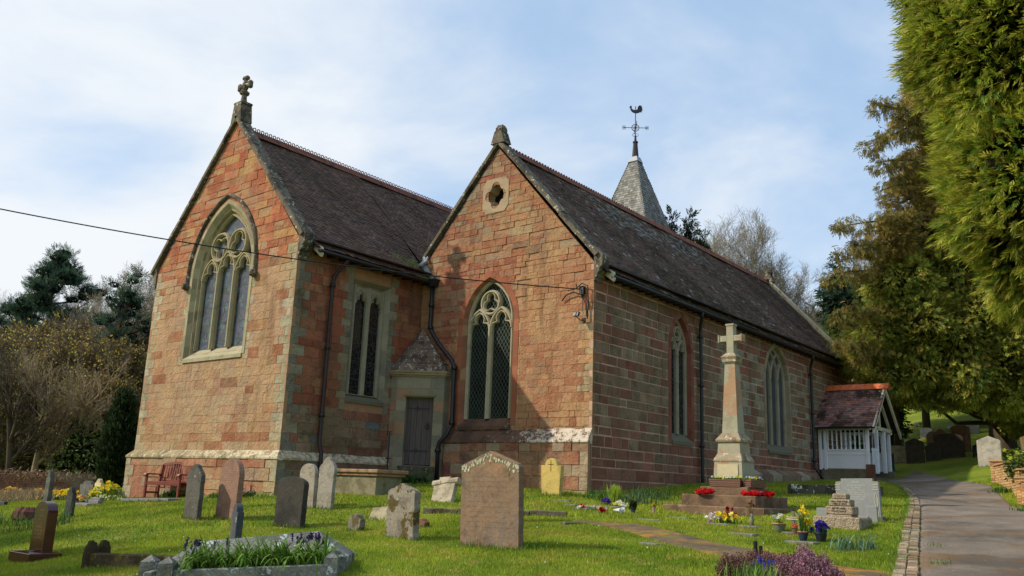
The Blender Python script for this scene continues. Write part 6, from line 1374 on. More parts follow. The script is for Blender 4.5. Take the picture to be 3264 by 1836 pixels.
x, y = place(2235, 44, 745); evergreen('fir_tree', 'olive green fir filling the gap between the spruce and the yew', x, y, topH(2235, 745, 44), 2.3, ((112, 118, 54), (92, 104, 50), (130, 130, 60)), 29, dens=70, ln=.40, clear=.50)
x, y = place(2300, 62, 640); evergreen('fir_tree', 'dark green fir whose lower branches fill the gap behind the porch roof', x, y, topH(2300, 640, 62), 5., ((78, 96, 50), (64, 82, 46), (94, 106, 54)), 25, dens=14, ln=.8, clear=.48)
x, y = place(2480, 66, 500); evergreen('fir_tree', 'dark fir standing behind the yew trunk', x, y, topH(2480, 500, 66), 6., ((66, 82, 44), (54, 70, 40), (80, 90, 48)), 27, dens=10, ln=1., clear=.45)
x, y = place(2700, 52, 600); evergreen('fir_tree', 'dark fir at the far right behind the yew', x, y, topH(2700, 600, 52), 5.5, ((66, 82, 44), (54, 70, 40), (80, 90, 48)), 28, dens=10, ln=.9, clear=.45)
# reddish young tree by the porch roof end
x, y = place(2175, 42, 845); rt_, _ = bare_tree('young_tree', 'young reddish-twigged tree by the end of the church roof', x, y, topH(2175, 845, 42), 31, leafc=((150, 84, 66), (166, 100, 80), (128, 80, 60)), nleaf=160, leafs=.09, barkc=(120, 88, 70), maxlev=3, rt=.010, kids=2)
# two dark conifers by the spire
for px, py, sd, lb in ((1688, 548, 41, 'dark ragged cypress rising over the ridge right beside the spire'), (1738, 548, 43, 'second dark cypress over the ridge, right of the one beside the spire')):
    x, y = place(px, 46, py); evergreen('cypress_tree', lb, x, y, topH(px, py, 46), .72, ((60, 72, 46), (74, 84, 54), (50, 62, 42)), sd, group='dark cypresses behind the church roof', dens=30, ln=.45, shape='round', tiers=12, clear=.3, droop=-.2)
x, y = place(1765, 46, 590); evergreen('cypress_tree', 'lowest dark cypress, its top just over the ridge', x, y, topH(1768, 598, 46), .7, ((60, 72, 46), (74, 84, 54)), 45, group='dark cypresses behind the church roof', dens=30, ln=.45, shape='round', tiers=8, clear=.3, droop=-.2)
# bare trees behind the roof
BARE = [(1845, 556, 58, 'bare spreading tree right of the dark cypresses', 51, 4), (1900, 575, 60, 'bare spreading tree whose twigs lean right over the far end of the ridge', 53, 4), (1800, 570, 62, 'bare thin tree just right of the spire and cypresses', 54, 4), (2120, 575, 66, 'bare tree above the dark spruce', 52, 4), (2040, 640, 56, 'dead-looking bare tree with few upright branches left of the dark spruce', 55, 3)]
for px, py, D, lb, sd, ml in BARE:
    x, y = place(px, D, py); H_ = topH(px, py, D); bare_tree('bare_tree', lb, x, y, H_, sd, 'bare trees behind the church', barkc=(134, 126, 106) if sd != 55 else (150, 138, 120), maxlev=ml, kids=2, rt=.012, stems=2 if sd in (51, 53) else 1, leafc=((150, 146, 90), (130, 124, 80)), nleaf=400 if sd != 55 else 0, leafs=.08, rmin=.0065)
# the wooded hillside further off: one mass nobody could count
def woodmass(name, label, boxes, n_, size, cols, seed, m_='leaf'):
    r_ = np.random.default_rng(seed); Q, C = [], []
    for (pa, pb, Da, Db, top, bot, ya_) in boxes:
        px = r_.uniform(pa, pb, n_); D_ = r_.uniform(Da, Db, n_); g = [at(p, 1150, d) for p, d in zip(px[:1], D_[:1])]
        s = 3264/2576; dirs = ((px*s-1632)/FPX)[:, None]*CR+((918-1150*s)/FPX)*CU+CF; B = CAM+D_[:, None]*dirs; zg_ = hgt(B[:, 0], B[:, 1])
        hh = top*(1+.22*np.sin(px*.035+D_*.2)+.14*np.sin(px*.11+D_)); z = zg_+bot+(hh-bot)*r_.beta(1.2, 1.0, n_); P_ = np.stack([B[:, 0], B[:, 1], z], 1)+r_.normal(0, .4, (n_, 3)); Dd = unit(r_.normal(0, 1, (n_, 3))+np.array([0, 0, .8]))
        Q.append(rhombs(P_, Dd, size*r_.uniform(.5, 1.5, n_), size*.12 if ya_ else size*.5, r_)); C.append(pickcol(cols, n_, r_, .35))
    o = foliage(name, np.concatenate(Q), np.concatenate(C), M[m_], None); return tag(o, label, 'woodland', kind='stuff')
woodmass('hillside_wood', 'hazy brown leafless wood on the hillside beyond the church', [(1900, 2330, 85, 125, 5, 0, True), (2000, 2800, 80, 110, 5, 0, True)], 24000, 1.7, ((142, 130, 100), (126, 116, 88), (154, 142, 112), (118, 114, 84)), 61)
woodmass('distant_wood', 'dark tangled wood filling the distance behind the churchyard wall', [(-260, 460, 72, 95, 12, -1, True), (-260, 460, 60, 76, 8, -1, False)], 15000, 1.5, ((154, 131, 75), (135, 119, 71), (172, 151, 82), (119, 119, 66)), 62)

# ------------------------------------------------------------------ the left-hand woods
def pine(name, label, x, y, H, Rr, seed, c0=.45):
    z = gz(x, y); t = thing(name, label, 'pine', (x, y, z)); rg = np.random.default_rng(seed); segs = [(x, y, z-.3, x+.1, y, z+H*.5, H*.02, H*.014), (x+.1, y, z+H*.5, x-.1, y, z+H*.93, H*.014, .04)]; lobes = []
    for k in range(20):
        s = c0+(1-c0)*k/19; a = k*2.4+rg.uniform(-.4, .4); rad = Rr*math.sin(math.pi*(.28+.66*(k/19)))*rg.uniform(.55, 1.05); p0 = np.array([x, y, z+H*s*.93]); e = np.array([x+rad*math.cos(a), y+rad*math.sin(a), z+H*s+.12*rad]); mm = (p0+e)/2+np.array([0, 0, -.1*rad])
        segs += [(*p0, *mm, .09, .06), (*mm, *e, .06, .03)]
        for q in (.45, .75, 1.): 
            c_ = p0+(e-p0)*q+rg.normal(0, .3, 3); r0 = Rr*.2*rg.uniform(.7, 1.35); lobes.append((c_[0], c_[1], c_[2], r0, r0, r0*.55))
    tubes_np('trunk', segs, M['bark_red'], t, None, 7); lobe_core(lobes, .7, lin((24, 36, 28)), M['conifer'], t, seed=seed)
    fronds(lobes, 30, .42, 7, ((57, 82, 65), (47, 70, 57), (72, 97, 72)), M['conifer'], t, 'foliage', seed, droop=-.5, fan=.9, out=.7, width=.09, shell=(.5, 1.15)); return t
x, y = place(148, 70, 637); pine('pine_tree', 'tall dark Scots pine with layered crown, left of the church', x, y, topH(148, 637, 70), 3.9, 71, .60)
x, y = place(60, 74, 760); pine('pine_tree', 'low dark pine half hidden left of the tall pine', x, y, topH(60, 760, 74), 2.6, 75, .68)
x, y = place(318, 47, 712); pine('pine_tree', 'smaller dark pine with pointed crown nearer the church', x, y, topH(318, 712, 47), 1.75, 73, .50)
for px, py, D, lb, sd in ((18, 680, 80, 'pale bare birch at the left edge', 81), (-30, 690, 76, 'pale bare birch mostly outside the left edge', 83), (90, 690, 84, 'pale bare birch right behind the tall pine', 85)):
    x, y = place(px, D, py); bare_tree('birch_tree', lb, x, y, topH(px, py, D), sd, 'bare birches', barkc=(156, 148, 128), rt=.009, ang=.55, rmin=.007, kids=2)
for px, py, D, lb, sd in ((372, 668, 62, 'bare budding tree right against the chancel corner', 87), (265, 745, 66, 'bare pinkish budding tree between the two pines', 88)):
    x, y = place(px, D, py); bare_tree('budding_tree', lb, x, y, topH(px, py, D), sd, 'budding trees by the pines', barkc=(142, 130, 108), rt=.011, leafc=((200, 184, 168), (186, 170, 140)), nleaf=1000, leafs=.11, rmin=.007, kids=2)
# scrub trees: three grown, the rest copies of them
def scrub(seed, x, y, H, label, c): return bare_tree('scrub_tree', label, x, y, H, seed, 'tangled scrub trees behind the wall', leafc=c, nleaf=15000, leafs=.13, barkc=(104, 92, 72), maxlev=4, kids=3, rt=.017, ang=.9, up=.07, stems=2, rmin=.010)[0]
BR = ((159, 123, 63), (177, 136, 70), (136, 111, 59), (180, 157, 75), (145, 118, 66)); YE = ((189, 177, 66), (166, 159, 63), (205, 191, 79), (145, 141, 61))
SPOTS = [(30, 46, 830, 0), (110, 50, 800, 1), (200, 48, 815, 0), (290, 46, 850, 2), (365, 48, 830, 1), (-60, 48, 820, 2), (70, 57, 795, 2), (160, 60, 800, 0), (250, 57, 822, 1), (340, 60, 790, 0), (-10, 56, 800, 1), (10, 42, 900, 2), (150, 42, 930, 1), (235, 41, 960, 0), (330, 42, 940, 2), (-90, 42, 880, 0), (80, 40, 1000, 1), (190, 38, 1030, 2)]
how = ['brown', 'yellowish', 'olive']; where = ['near the left edge', 'second from the left edge', 'below the tall pine', 'left of the columnar cypress', 'right against the chancel', 'just outside the left edge', 'behind the front rank, left', 'directly under the tall pine', 'between the two pines', 'under the smaller pine', 'at the left edge, second rank', 'low at the left edge, close to the wall', 'low, close to the wall, below the tall pine', 'low, left of the cypress top', 'low, between cypress and chancel', 'low, outside the left edge', 'lowest at the left, over the wall', 'lowest, beside the leafy bush']
protos = {}
for i, (px, D, py, kd_) in enumerate(SPOTS):
    x, y = place(px, D, py); H_ = topH(px, py, D); lb = f'{how[kd_]} twiggy scrub tree {where[i]}'
    if kd_ not in protos: protos[kd_] = (scrub(101+kd_, x, y, H_, lb, (BR, YE, BR+YE)[kd_]), H_)
    else: s_, h0 = protos[kd_]; copy_thing(s_, (x, y, gz(x, y)), 1.3*i, H_/h0, lb)
# columnar cypress against the churchyard wall
x, y = place(289, 33.5); zc_ = gz(x, y); t = thing('columnar_cypress', 'dense dark columnar cypress beside the chancel', 'cypress', (x, y, zc_)); Hc = topH(289, 985, 33.5)
lob = [(x+.05*math.sin(k*2), y+.05*math.cos(k*3), zc_+Hc*(.04+.90*k/11), .64*math.sin(math.pi*(.22+.62*(k/11)))**.6*(1 if k < 9 else .8), .64*math.sin(math.pi*(.22+.62*(k/11)))**.6*(1 if k < 9 else .8), .34) for k in range(12)]
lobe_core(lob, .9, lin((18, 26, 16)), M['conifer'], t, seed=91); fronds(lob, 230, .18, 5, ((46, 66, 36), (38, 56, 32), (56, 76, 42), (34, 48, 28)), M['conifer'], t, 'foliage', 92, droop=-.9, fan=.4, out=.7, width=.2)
mb = MB(); mb.tube([(x, y, zc_-.2), (x, y, zc_+Hc*.8)], [.09, .03], 7); mb.build('trunk', M['bark'], t)
# leafy bush and ivy over the wall
def bush(name, label, lobes, cols, ls, dens, seed, cat='bush', core=(34, 44, 20), kind=None, group=None, m_='leaf'):
    z = gz(lobes[0][0], lobes[0][1]); t = thing(name, label, cat, (lobes[0][0], lobes[0][1], z), group); lobe_core(lobes, .78, lin(core), M[m_], t, 'dark_core', seed); r_ = np.random.default_rng(seed); Q, C = [], []
    for i, (a, b, c, rx, ry, rz) in enumerate(lobes):
        n_ = int(12*dens*(rx*ry+rx*rz+ry*rz)/3); U_ = spheredirs(n_, r_); P_ = np.array([a, b, c])+U_*np.array([rx, ry, rz])*r_.uniform(.7, 1.12, (n_, 1)); Q.append(rhombs(P_, unit(U_+r_.normal(0, .8, (n_, 3))), ls*r_.uniform(.6, 1.4, n_), ls*.6, r_)); C.append(pickcol(cols, n_, r_, .3))
    foliage('foliage', np.concatenate(Q), np.concatenate(C), M[m_], t); return t
bush('leafy_bush', 'light green leafy bush over the wall left of the cypress', [L3(205, 1135, 36.5, .75), L3(170, 1160, 36.5, .6), L3(225, 1085, 37, .55), L3(200, 1080, 37, .5), L3(150, 1170, 37, .5), L3(220, 1170, 36.2, .5)], ((130, 140, 80), (108, 124, 66), (150, 156, 96), (92, 110, 56)), .13, 130, 95)
bush('ivy_thicket', 'dark ivy thicket between the wall and the trees at the left', [L3(40, 1150, 42, 1.3), L3(-40, 1140, 42, 1.5), L3(100, 1160, 44, 1.1), L3(255, 1150, 42, 1.2), L3(330, 1130, 42, 1.4), L3(390, 1140, 42, 1.5), L3(0, 1100, 46, 1.6), L3(300, 1060, 48, 1.8)], ((96, 106, 60), (80, 90, 52), (112, 114, 68), (120, 104, 66)), .16, 70, 96)
for px, D, lb in ((92, 36.5, 'pale straight trunk behind the brick wall, left of the bush'), (152, 37, 'thin pale trunk beside the leafy bush'), (30, 36, 'dark leaning trunk near the left edge')):
    x, y = place(px, D); bare_tree('woodland_tree', lb, x, y, 6.2, 200+px, 'trunks behind the churchyard wall', barkc=(150, 132, 104) if px > 60 else (84, 74, 60), maxlev=3, rt=.028, kids=2)

# churchyard wall on the left
t = thing('churchyard_wall', 'old dark red brick wall at the left edge of the churchyard', 'wall', (-23, -3, .5))
wa, wb_ = at(-160, 1185, 34.5), at(420, 1185, 35); Lw = float(np.hypot(*(wb_-wa)[:2])); wd = (wb_-wa)/Lw
TW2 = lambda u, v, w: (wa[0]+wd[0]*u+wd[1]*w, wa[1]+wd[1]*u-wd[0]*w, v)
WR = [lin(c) for c in ((120, 78, 64), (108, 70, 58), (132, 88, 72), (96, 66, 56))]
masonry('wall', TW2, [(0, -.4), (Lw, -.4), (Lw, 1.02), (Lw*.45, .98), (Lw*.42, 1.08), (0, 1.06)], [], t, lambda k, v: .085, lambda u, v: jit(random.choice(WR), .15), M['stone_side'], mlen=(.2, .26), gap=.006, rough=.006)
mb = MB(); mb.box(0, Lw, -.25, -.03, -.4, .98, (1, 1, 1), lambda a, b, c: TW2(a, c, b)); mb.build('coping', mat('wall top', lin((112, 98, 82)), .95, .3, 3, 20, .5, .01), t)
r_ = np.random.default_rng(5); n_ = 1300; u_ = r_.uniform(0, Lw, n_); P_ = np.stack([wa[0]+wd[0]*u_+r_.normal(0, .12, n_), wa[1]+wd[1]*u_+r_.normal(0, .12, n_), np.full(n_, 1.0)+r_.uniform(-.25, .06, n_)], 1)
o = foliage('dry_creeper', rhombs(P_, unit(r_.normal(0, 1, (n_, 3))+np.array([0, 0, -.5])), .22, .02, r_), pickcol(((168, 144, 118), (140, 116, 92), (186, 164, 136)), n_, r_), M['leaf'], None); tag(o, 'pale dry creeper stems trailing over the brick wall', 'creeper', kind='stuff')
n_ = 3200; cN = at(60, 1225, 30); P_ = np.stack([cN[0]+r_.normal(0, 1.0, n_), cN[1]+r_.normal(0, .6, n_)], 1); P_ = np.concatenate([P_, hgt(P_[:, 0], P_[:, 1])[:, None]], 1)
o = foliage('dead_grass', rhombs(P_, unit(r_.normal(0, .5, (n_, 3))+np.array([0, 0, .9])), r_.uniform(.2, .55, n_), .018, r_), pickcol(((176, 156, 122), (150, 130, 100), (128, 112, 84)), n_, r_), M['leaf'], None); tag(o, 'heap of pale dead grass before the brick wall', 'dead grass', kind='stuff')

# shade trees outside the picture on the sunny side, whose shadow falls over the near lawn
for (x, y, H_, lb, sd) in ((-9.5, -22.5, 11.5, 'tall budding tree outside the picture to the left', 301), (-14.5, -19.5, 11., 'second budding tree outside the picture to the left', 302)):
    bare_tree('shade_tree', lb, x, y, H_, sd, 'trees outside the picture', leafc=((90, 100, 50), (110, 116, 60)), nleaf=9000, leafs=.17, maxlev=4, kids=3, rt=.02)

# trees beyond the right edge of the picture
for px, D, H_, sd in ((2900, 48, 13, 801), (3150, 40, 11, 803), (3400, 46, 14, 805), (3000, 70, 17, 807)):
    x, y = place(px, D); evergreen('fir_tree', {801: 'nearest tall fir outside the right edge', 803: 'shorter fir outside the right edge', 805: 'fir furthest outside the right edge', 807: 'tallest distant fir outside the right edge'}[sd], x, y, H_, 4., ((66, 82, 44), (54, 70, 40), (80, 90, 48)), sd, dens=8, ln=.9)
# ------------------------------------------------------------------ flowers, pots and small plants
def blades(name, x, y, n_, spread, L0, wd, cols, m_, parent, seed, arch_=.6, z=None, up=1., sy=None):
    """strap leaves: three-part arching strips"""
    r_ = np.random.default_rng(seed); X = x+r_.normal(0, spread, n_); Y = y+r_.normal(0, sy or spread, n_); Z = hgt(X, Y) if z is None else np.full(n_, z)
    a = r_.uniform(0, 2*np.pi, n_); L_ = L0*r_.uniform(.55, 1.2, n_); out = np.stack([np.cos(a), np.sin(a), np.zeros(n_)], 1); side = np.stack([-np.sin(a), np.cos(a), np.zeros(n_)], 1); k = arch_*r_.uniform(.3, 1.3, n_)
    P0 = np.stack([X, Y, Z-.01], 1); pts = [P0]
    for i, (t0, dz) in enumerate(((.15, .95), (.55, .75), (1.0, .1), (1.3, -.35))):
        ang_ = k*t0; d = out*np.sin(ang_*1.3)[:, None]+np.array([0, 0, 1.])*np.cos(ang_*1.3)[:, None]; pts.append(pts[-1]+d*(L_/4)[:, None])
    ws = [1, 1, .9, .6, .05]; V = []
    for p, w_ in zip(pts, ws): V += [p-side*wd*w_*.5, p+side*wd*w_*.5]
    V = np.stack(V, 1).reshape(-1, 3); b = np.arange(n_)[:, None]*10; F = np.concatenate([b+np.array([[2*i, 2*i+1, 2*i+3, 2*i+2]]) for i in range(4)], 1).reshape(-1, 4)
    return npmesh(name, V, F, m_, parent, np.repeat(pickcol(cols, n_, r_, .25), 4, 0))
def blooms(name, pts, size, cols, parent, seed, petals=6, cup=.5, face=None):
    """flower heads: petals round a centre"""
    r_ = np.random.default_rng(seed); P_ = np.array(pts, float); n_ = len(P_); ax_d = unit(r_.normal(0, .5, (n_, 3))+(np.array(face) if face is not None else np.array([.5, -.6, .6]))); u_ = unit(np.cross(ax_d, np.array([[0, 0, 1.]]))); w_ = np.cross(ax_d, u_); Q, C = [], []; cc = pickcol(cols, n_, r_, .12); s_ = size*r_.uniform(.75, 1.25, n_)
    for k in range(petals):
        for ly in (0, 1):
            a = 2*np.pi*(k+.5*ly)/petals; d = unit(u_*math.cos(a)+w_*math.sin(a)+ax_d*(cup+.9*ly)); Q.append(rhombs(P_, d, s_*(1-.25*ly), s_*.75, r_, unit(ax_d+r_.normal(0, .15, (n_, 3))))); C.append(cc*(1+.1*ly))
    return foliage(name, np.concatenate(Q), np.clip(np.concatenate(C), 0, .85), M['petal'], parent)
GRN = ((70, 104, 40), (86, 120, 46), (56, 88, 34), (100, 128, 56))
YEL = ((250, 214, 40), (246, 200, 30), (252, 226, 90))
def ground_pt(x, y, h=0): return (x, y, gz(x, y)+h)
def flowers(name, label, cat, x, y, sp, hh, cols, n_, size, seed, leaves=GRN, nl=60, ll=.12, group=None, sy=None, pot=None, lw=.014, arch_=.7, z0=0.):
    z = gz(x, y); t = thing(name, label, cat, (x, y, z), group); r_ = np.random.default_rng(seed)
    top = z+z0
    if nl: blades('leaves', x, y, nl, sp*.6, ll, lw, leaves, M['leaf'], t, seed, arch_, top if z0 else None, sy=sy and sy*.6)
    X = x+r_.normal(0, sp*.55, n_); Y = y+r_.normal(0, (sy or sp)*.55, n_); Z = top+hh*r_.uniform(.55, 1.1, n_)*np.exp(-(((X-x)/sp)**2+((Y-y)/(sy or sp))**2)*.3)
    if cols: blooms('flowers', np.stack([X, Y, Z], 1), size, cols, t, seed)
    return t
def potted(name, label, x, y, r0, h, potc, cols, n_, size, seed, hh=.12, rim=None, leaves=GRN, nl=60, ll=.14, glass=False, cat='flower pot', lw=.014, arch_=.6, body=None):
    t = flowers(name, label, cat, x, y, r0*.8, hh, cols, n_, size, seed, leaves, nl, ll, z0=h*.9, lw=lw, arch_=arch_); z = gz(x, y); mb = MB()
    mb.lathe([(r0*.6, z-.01), (r0*.72, z+h*.25), (r0*.95, z+h*.8), (r0*.97, z+h*.86)], x, y, 16, lin(potc)); mb.build('pot', M['pot'], t, True)
    m2 = MB(); m2.lathe([(r0*.97, z+h*.85), (r0*1.08, z+h*.87), (r0*1.08, z+h*.97), (r0*.98, z+h), (r0*.9, z+h), (r0*.86, z+h*.9), (.0, z+h*.9)], x, y, 16, lin(rim or potc)); m2.build('rim', M['pot'], t, True); return t
# row of graves in front of the memorial
potted('flower_pot', 'wide green glazed pot with terracotta rim and one white flower', 6.54, -4.20, .115, .15, (104, 116, 92), ((246, 244, 226),), 7, .035, 401, .17, (190, 120, 80), nl=34, ll=.12)
potted('flower_pot', 'small brown pot of coral-pink flowers beside the wooden cross', 6.84, -4.28, .055, .08, (120, 92, 70), ((236, 120, 90), (222, 90, 76), (244, 160, 120)), 26, .030, 403, .09, nl=10, ll=.06)
potted('flower_pot', 'dark blue pot of tall yellow daffodils', 7.16, -4.78, .085, .15, (30, 48, 66), YEL, 18, .045, 405, .42, (170, 104, 76), nl=70, ll=.34, lw=.012, arch_=.35)
potted('flower_pot', 'dark pot overflowing with deep purple-blue pansies', 7.42, -4.72, .10, .14, (26, 34, 44), ((50, 34, 130), (66, 44, 150), (38, 28, 100), (90, 70, 170)), 40, .050, 407, .17, leaves=((50, 84, 34), (66, 98, 44)), nl=80, ll=.14, lw=.03)
t = thing('wooden_cross', 'small weathered wooden grave cross between the flower pots', 'cross', ground_pt(6.74, -4.08)); z = gz(6.74, -4.08); mb = MB(); mb.bbox(6.715, 6.765, -4.095, -4.065, z-.05, z+.34, .004, lin((120, 110, 92))); mb.build('upright', M['twig'], t); mb = MB(); mb.bbox(6.62, 6.86, -4.108, -4.096, z+.20, z+.222, .003, lin((190, 180, 160))); mb.bbox(6.63, 6.85, -4.108, -4.096, z+.235, z+.25, .003, lin((190, 180, 160))); mb.build('crossbar', M['twig'], t)
t = thing('flower_vase', 'white vase of dried silvery stems behind the daffodils', 'vase', ground_pt(6.98, -4.36)); z = gz(6.98, -4.36); mb = MB(); mb.lathe([(.035, z), (.045, z+.08), (.035, z+.17), (.04, z+.19)], 6.98, -4.36, 12, lin((226, 226, 220))); mb.build('vase', M['pot'], t, True); blades('stems', 6.98, -4.36, 40, .02, .26, .012, ((170, 180, 160), (196, 196, 186), (140, 150, 130)), M['leaf'], t, 409, .5, z+.15)
t = thing('glass_vase', 'clear bottle holding withered brown flowers on a grave tablet', 'vase', ground_pt(5.94, -3.92)); z = gz(5.94, -3.92); mb = MB(); mb.lathe([(.04, z), (.042, z+.12), (.022, z+.18), (.024, z+.22)], 5.94, -3.92, 12, lin((120, 124, 96))); mb.build('bottle', M['pot'], t, True); blades('stems', 5.94, -3.92, 16, .012, .26, .008, ((110, 92, 60), (90, 80, 50)), M['leaf'], t, 410, .3, z+.15)
r_ = np.random.default_rng(3); blooms('dead_flowers', np.array([5.94, -3.92, z+.36])+r_.normal(0, .035, (14, 3)), .03, ((112, 80, 50), (140, 110, 66)), t, 411)
t = flowers('bouquet', 'large mixed bouquet of yellow and dark red roses lying in front of the memorial', 'bouquet', 5.40, -3.80, .20, .20, ((250, 214, 60), (244, 196, 50), (252, 230, 120)), 26, .055, 412, nl=60, ll=.18, sy=.16, lw=.03)
r_ = np.random.default_rng(8); c0 = np.array(ground_pt(5.44, -3.74, .17)); blooms('red_roses', c0+r_.normal(0, .07, (10, 3)), .05, ((150, 20, 24), (176, 30, 30)), t, 413); blooms('pale_flowers', np.array(ground_pt(5.18, -3.92, .12))+r_.normal(0, .05, (16, 3)), .04, ((240, 220, 226), (230, 190, 200), (244, 240, 240)), t, 414)
# grave with cut flowers left of the memorial
flowers('golden_shrub', 'tiny golden-green conifer shrub beside the nave corner', 'shrub', 1.18, -.80, .10, .1, None, 0, 0, 420, ((170, 190, 50), (150, 176, 44), (186, 200, 80)), 260, .38, lw=.022, arch_=.35)
flowers('flower_patch', 'purple pansies beside the golden shrub', 'flowers', 1.45, -1.55, .12, .14, ((96, 60, 160), (120, 80, 180), (80, 50, 140)), 26, .045, 421, nl=40)
flowers('flower_patch', 'cream and yellow flowers right of the purple pansies', 'flowers', 1.95, -1.85, .16, .14, ((244, 236, 190), (240, 214, 90), (246, 240, 220)), 22, .045, 422, nl=30)
flowers('flower_patch', 'row of small white flowers in the grass', 'flowers', 1.9, -2.75, .32, .08, ((240, 236, 226), (226, 200, 190)), 26, .035, 423, nl=80, ll=.08, sy=.14)
flowers('poppy', 'single red artificial poppy in the grass', 'flowers', 2.42, -3.28, .05, .08, ((206, 50, 36), (180, 36, 30)), 9, .07, 424, nl=8, ll=.06)
flowers('poppy', 'red and white artificial flower at the left of the flower group', 'flowers', 1.72, -3.0, .05, .08, ((206, 60, 46), (240, 230, 220)), 8, .06, 425, nl=8, ll=.06)
t = thing('wrapped_flowers', 'cut white flowers still wrapped in clear film', 'bouquet', ground_pt(2.55, -2.85)); c0 = np.array(ground_pt(2.55, -2.85)); mb = MB(); mb.lathe([(.02, 0), (.07, .12), (.11, .22)], 0, 0, 9, lin((206, 210, 212)), lambda a, b, c: (c0[0]-.10+c*.9, c0[1]+a, c0[2]+.06+b*.5)); mb.build('film', M['pot'], t); blooms('flowers', c0+np.array([.12, 0, .1])+np.random.default_rng(4).normal(0, .04, (10, 3)), .04, ((246, 244, 240),), t, 427)
potted('flower_pot', 'dark blue pot with a dark leafy plant near the cut flowers', 2.68, -2.45, .06, .09, (40, 70, 110), ((120, 80, 60),), 4, .03, 428, .2, leaves=((40, 48, 30), (50, 58, 34)), nl=120, ll=.20, lw=.03, arch_=.8)
potted('flower_vase', 'slim pinkish vase of yellow daffodils standing alone in the grass', 2.95, -2.05, .035, .14, (170, 130, 130), YEL, 14, .035, 429, .10, nl=20, ll=.14)
blobs = []
def clump(label, x, y, sp, ll, n_, seed, cols=((74, 104, 50), (92, 120, 66), (60, 88, 42)), lw=.016, arch_=.8, name='daffodil_leaves', group='clumps of daffodil leaves', sy=None):
    z = gz(x, y); t = thing(name, label, 'leaf clump', (x, y, z), group); blades('leaves', x, y, n_, sp, ll, lw, cols, M['leaf'], t, seed, arch_, sy=sy); return t
clump('grey-green clump of strap leaves left of the path edging', 8.0, -5.38, .12, .26, 80, 431, ((104, 138, 104), (86, 118, 84), (120, 150, 116)))
clump('second grey-green clump of strap leaves, nearer the path edging', 8.26, -5.18, .07, .28, 46, 432, ((120, 150, 120), (96, 128, 96)))
clump('bright green leaf clump against the nave corner, left of the golden shrub', .75, -.75, .2, .38, 130, 433, ((74, 112, 44), (92, 130, 56)))
clump('blue-green leaf clump right of the golden shrub', 1.55, -.45, .22, .38, 150, 434, ((84, 112, 74), (100, 128, 90), (70, 96, 60)))
clump('dark green leaf clump along the nave wall, furthest right of the three', 1.35, .75, .28, .34, 150, 435, ((64, 92, 46), (80, 108, 56)))
clump('grass tuft at the right foot of the large wide headstone', 4.66, -8.55, .09, .16, 60, 436, ((84, 120, 36), (104, 136, 46)), .008)
clump('grass tuft growing in the path edging', 9.42, -6.0, .08, .14, 80, 437, ((92, 120, 40), (110, 136, 50)), .008, 1.2, 'grass_tuft')
clump('second grass tuft growing in the path edging, further from the camera', 9.0, -4.4, .09, .12, 80, 438, ((92, 120, 40), (110, 136, 50)), .008, 1.2, 'grass_tuft')
# daffodils and leaf clumps on the left
clump('tall daffodil leaves at the left edge behind the glossy red headstone', -8.9, -10.6, .35, .42, 170, 441, ((64, 92, 40), (82, 112, 50)))
clump('daffodil leaves right behind the glossy red headstone', -7.0, -10.2, .35, .40, 150, 442, ((64, 92, 40), (82, 112, 50)))
for k, (x, y, sp, hh, n_, cl, lb) in enumerate(((-22.3, -4.7, .30, .40, 60, ((250, 190, 40), (250, 160, 30), (252, 214, 80)), 'large spray of orange-yellow flowers at the left edge'), (-21.4, -4.1, .25, .34, 40, ((250, 206, 50), (246, 190, 40)), 'orange-yellow flowers right of the large spray at the left edge'),
    (-18.2, -5.0, .32, .30, 46, ((250, 206, 40), (250, 180, 30)), 'yellow-orange flowers on a flat grave in the second row'), (-15.8, -5.6, .26, .34, 44, ((250, 190, 40), (252, 214, 60)), 'yellow flowers in a dark pot beside the dark post-like headstone'),
    (-14.0, -5.3, .20, .50, 24, YEL, 'tall yellow daffodils behind the dark post-like headstone'), (-13.4, -6.0, .14, .34, 16, YEL, 'small bunch of daffodils right of the dark post-like headstone'), (-15.0, -9.2, .08, .22, 6, YEL, 'single yellow daffodil left of the glossy red headstone'), (-13.0, -6.6, .16, .18, 20, ((236, 176, 60), (170, 60, 40), (240, 214, 120)), 'mixed red and yellow flowers on a grave by the dark post'))):
    flowers('daffodils', lb, 'flowers', x, y, sp, hh, cl, n_, .075, 450+k, nl=int(n_*1.6), ll=hh*.9, group='yellow flowers on the left-hand graves', lw=.022)
flowers('primroses', 'pale primroses and leaves at the foot of the chancel, left corner', 'flowers', -13.2, -5.7, .55, .12, ((240, 236, 190), (230, 226, 160)), 40, .05, 470, ((92, 118, 50), (110, 134, 60)), 260, .16, sy=.3, lw=.04)
flowers('spurge_plant', 'yellow-green leafy plant against the left chancel corner', 'plant', -14.3, -5.1, .35, .42, ((180, 190, 70), (160, 176, 60)), 60, .07, 471, ((120, 140, 50), (140, 156, 60)), 200, .34, lw=.05)
flowers('bench_weeds', 'green weeds growing under and behind the bench', 'plant', -10.5, -5.05, .7, .1, None, 0, 0, 472, ((84, 120, 56), (104, 136, 66), (70, 100, 50)), 420, .26, sy=.12, lw=.05)
flowers('wall_weeds', 'low weeds and primroses along the chancel wall right of the bench', 'plant', -7.6, -5.15, .9, .10, ((240, 236, 180), (236, 226, 140)), 14, .05, 473, ((84, 120, 46), (110, 140, 56)), 420, .17, sy=.12, lw=.045)
flowers('wall_weeds', 'pinkish dried hydrangea-like plant by the chancel corner', 'plant', -6.9, -5.35, .22, .2, ((176, 136, 116), (196, 160, 140)), 26, .06, 474, GRN, 60, .16, lw=.03)
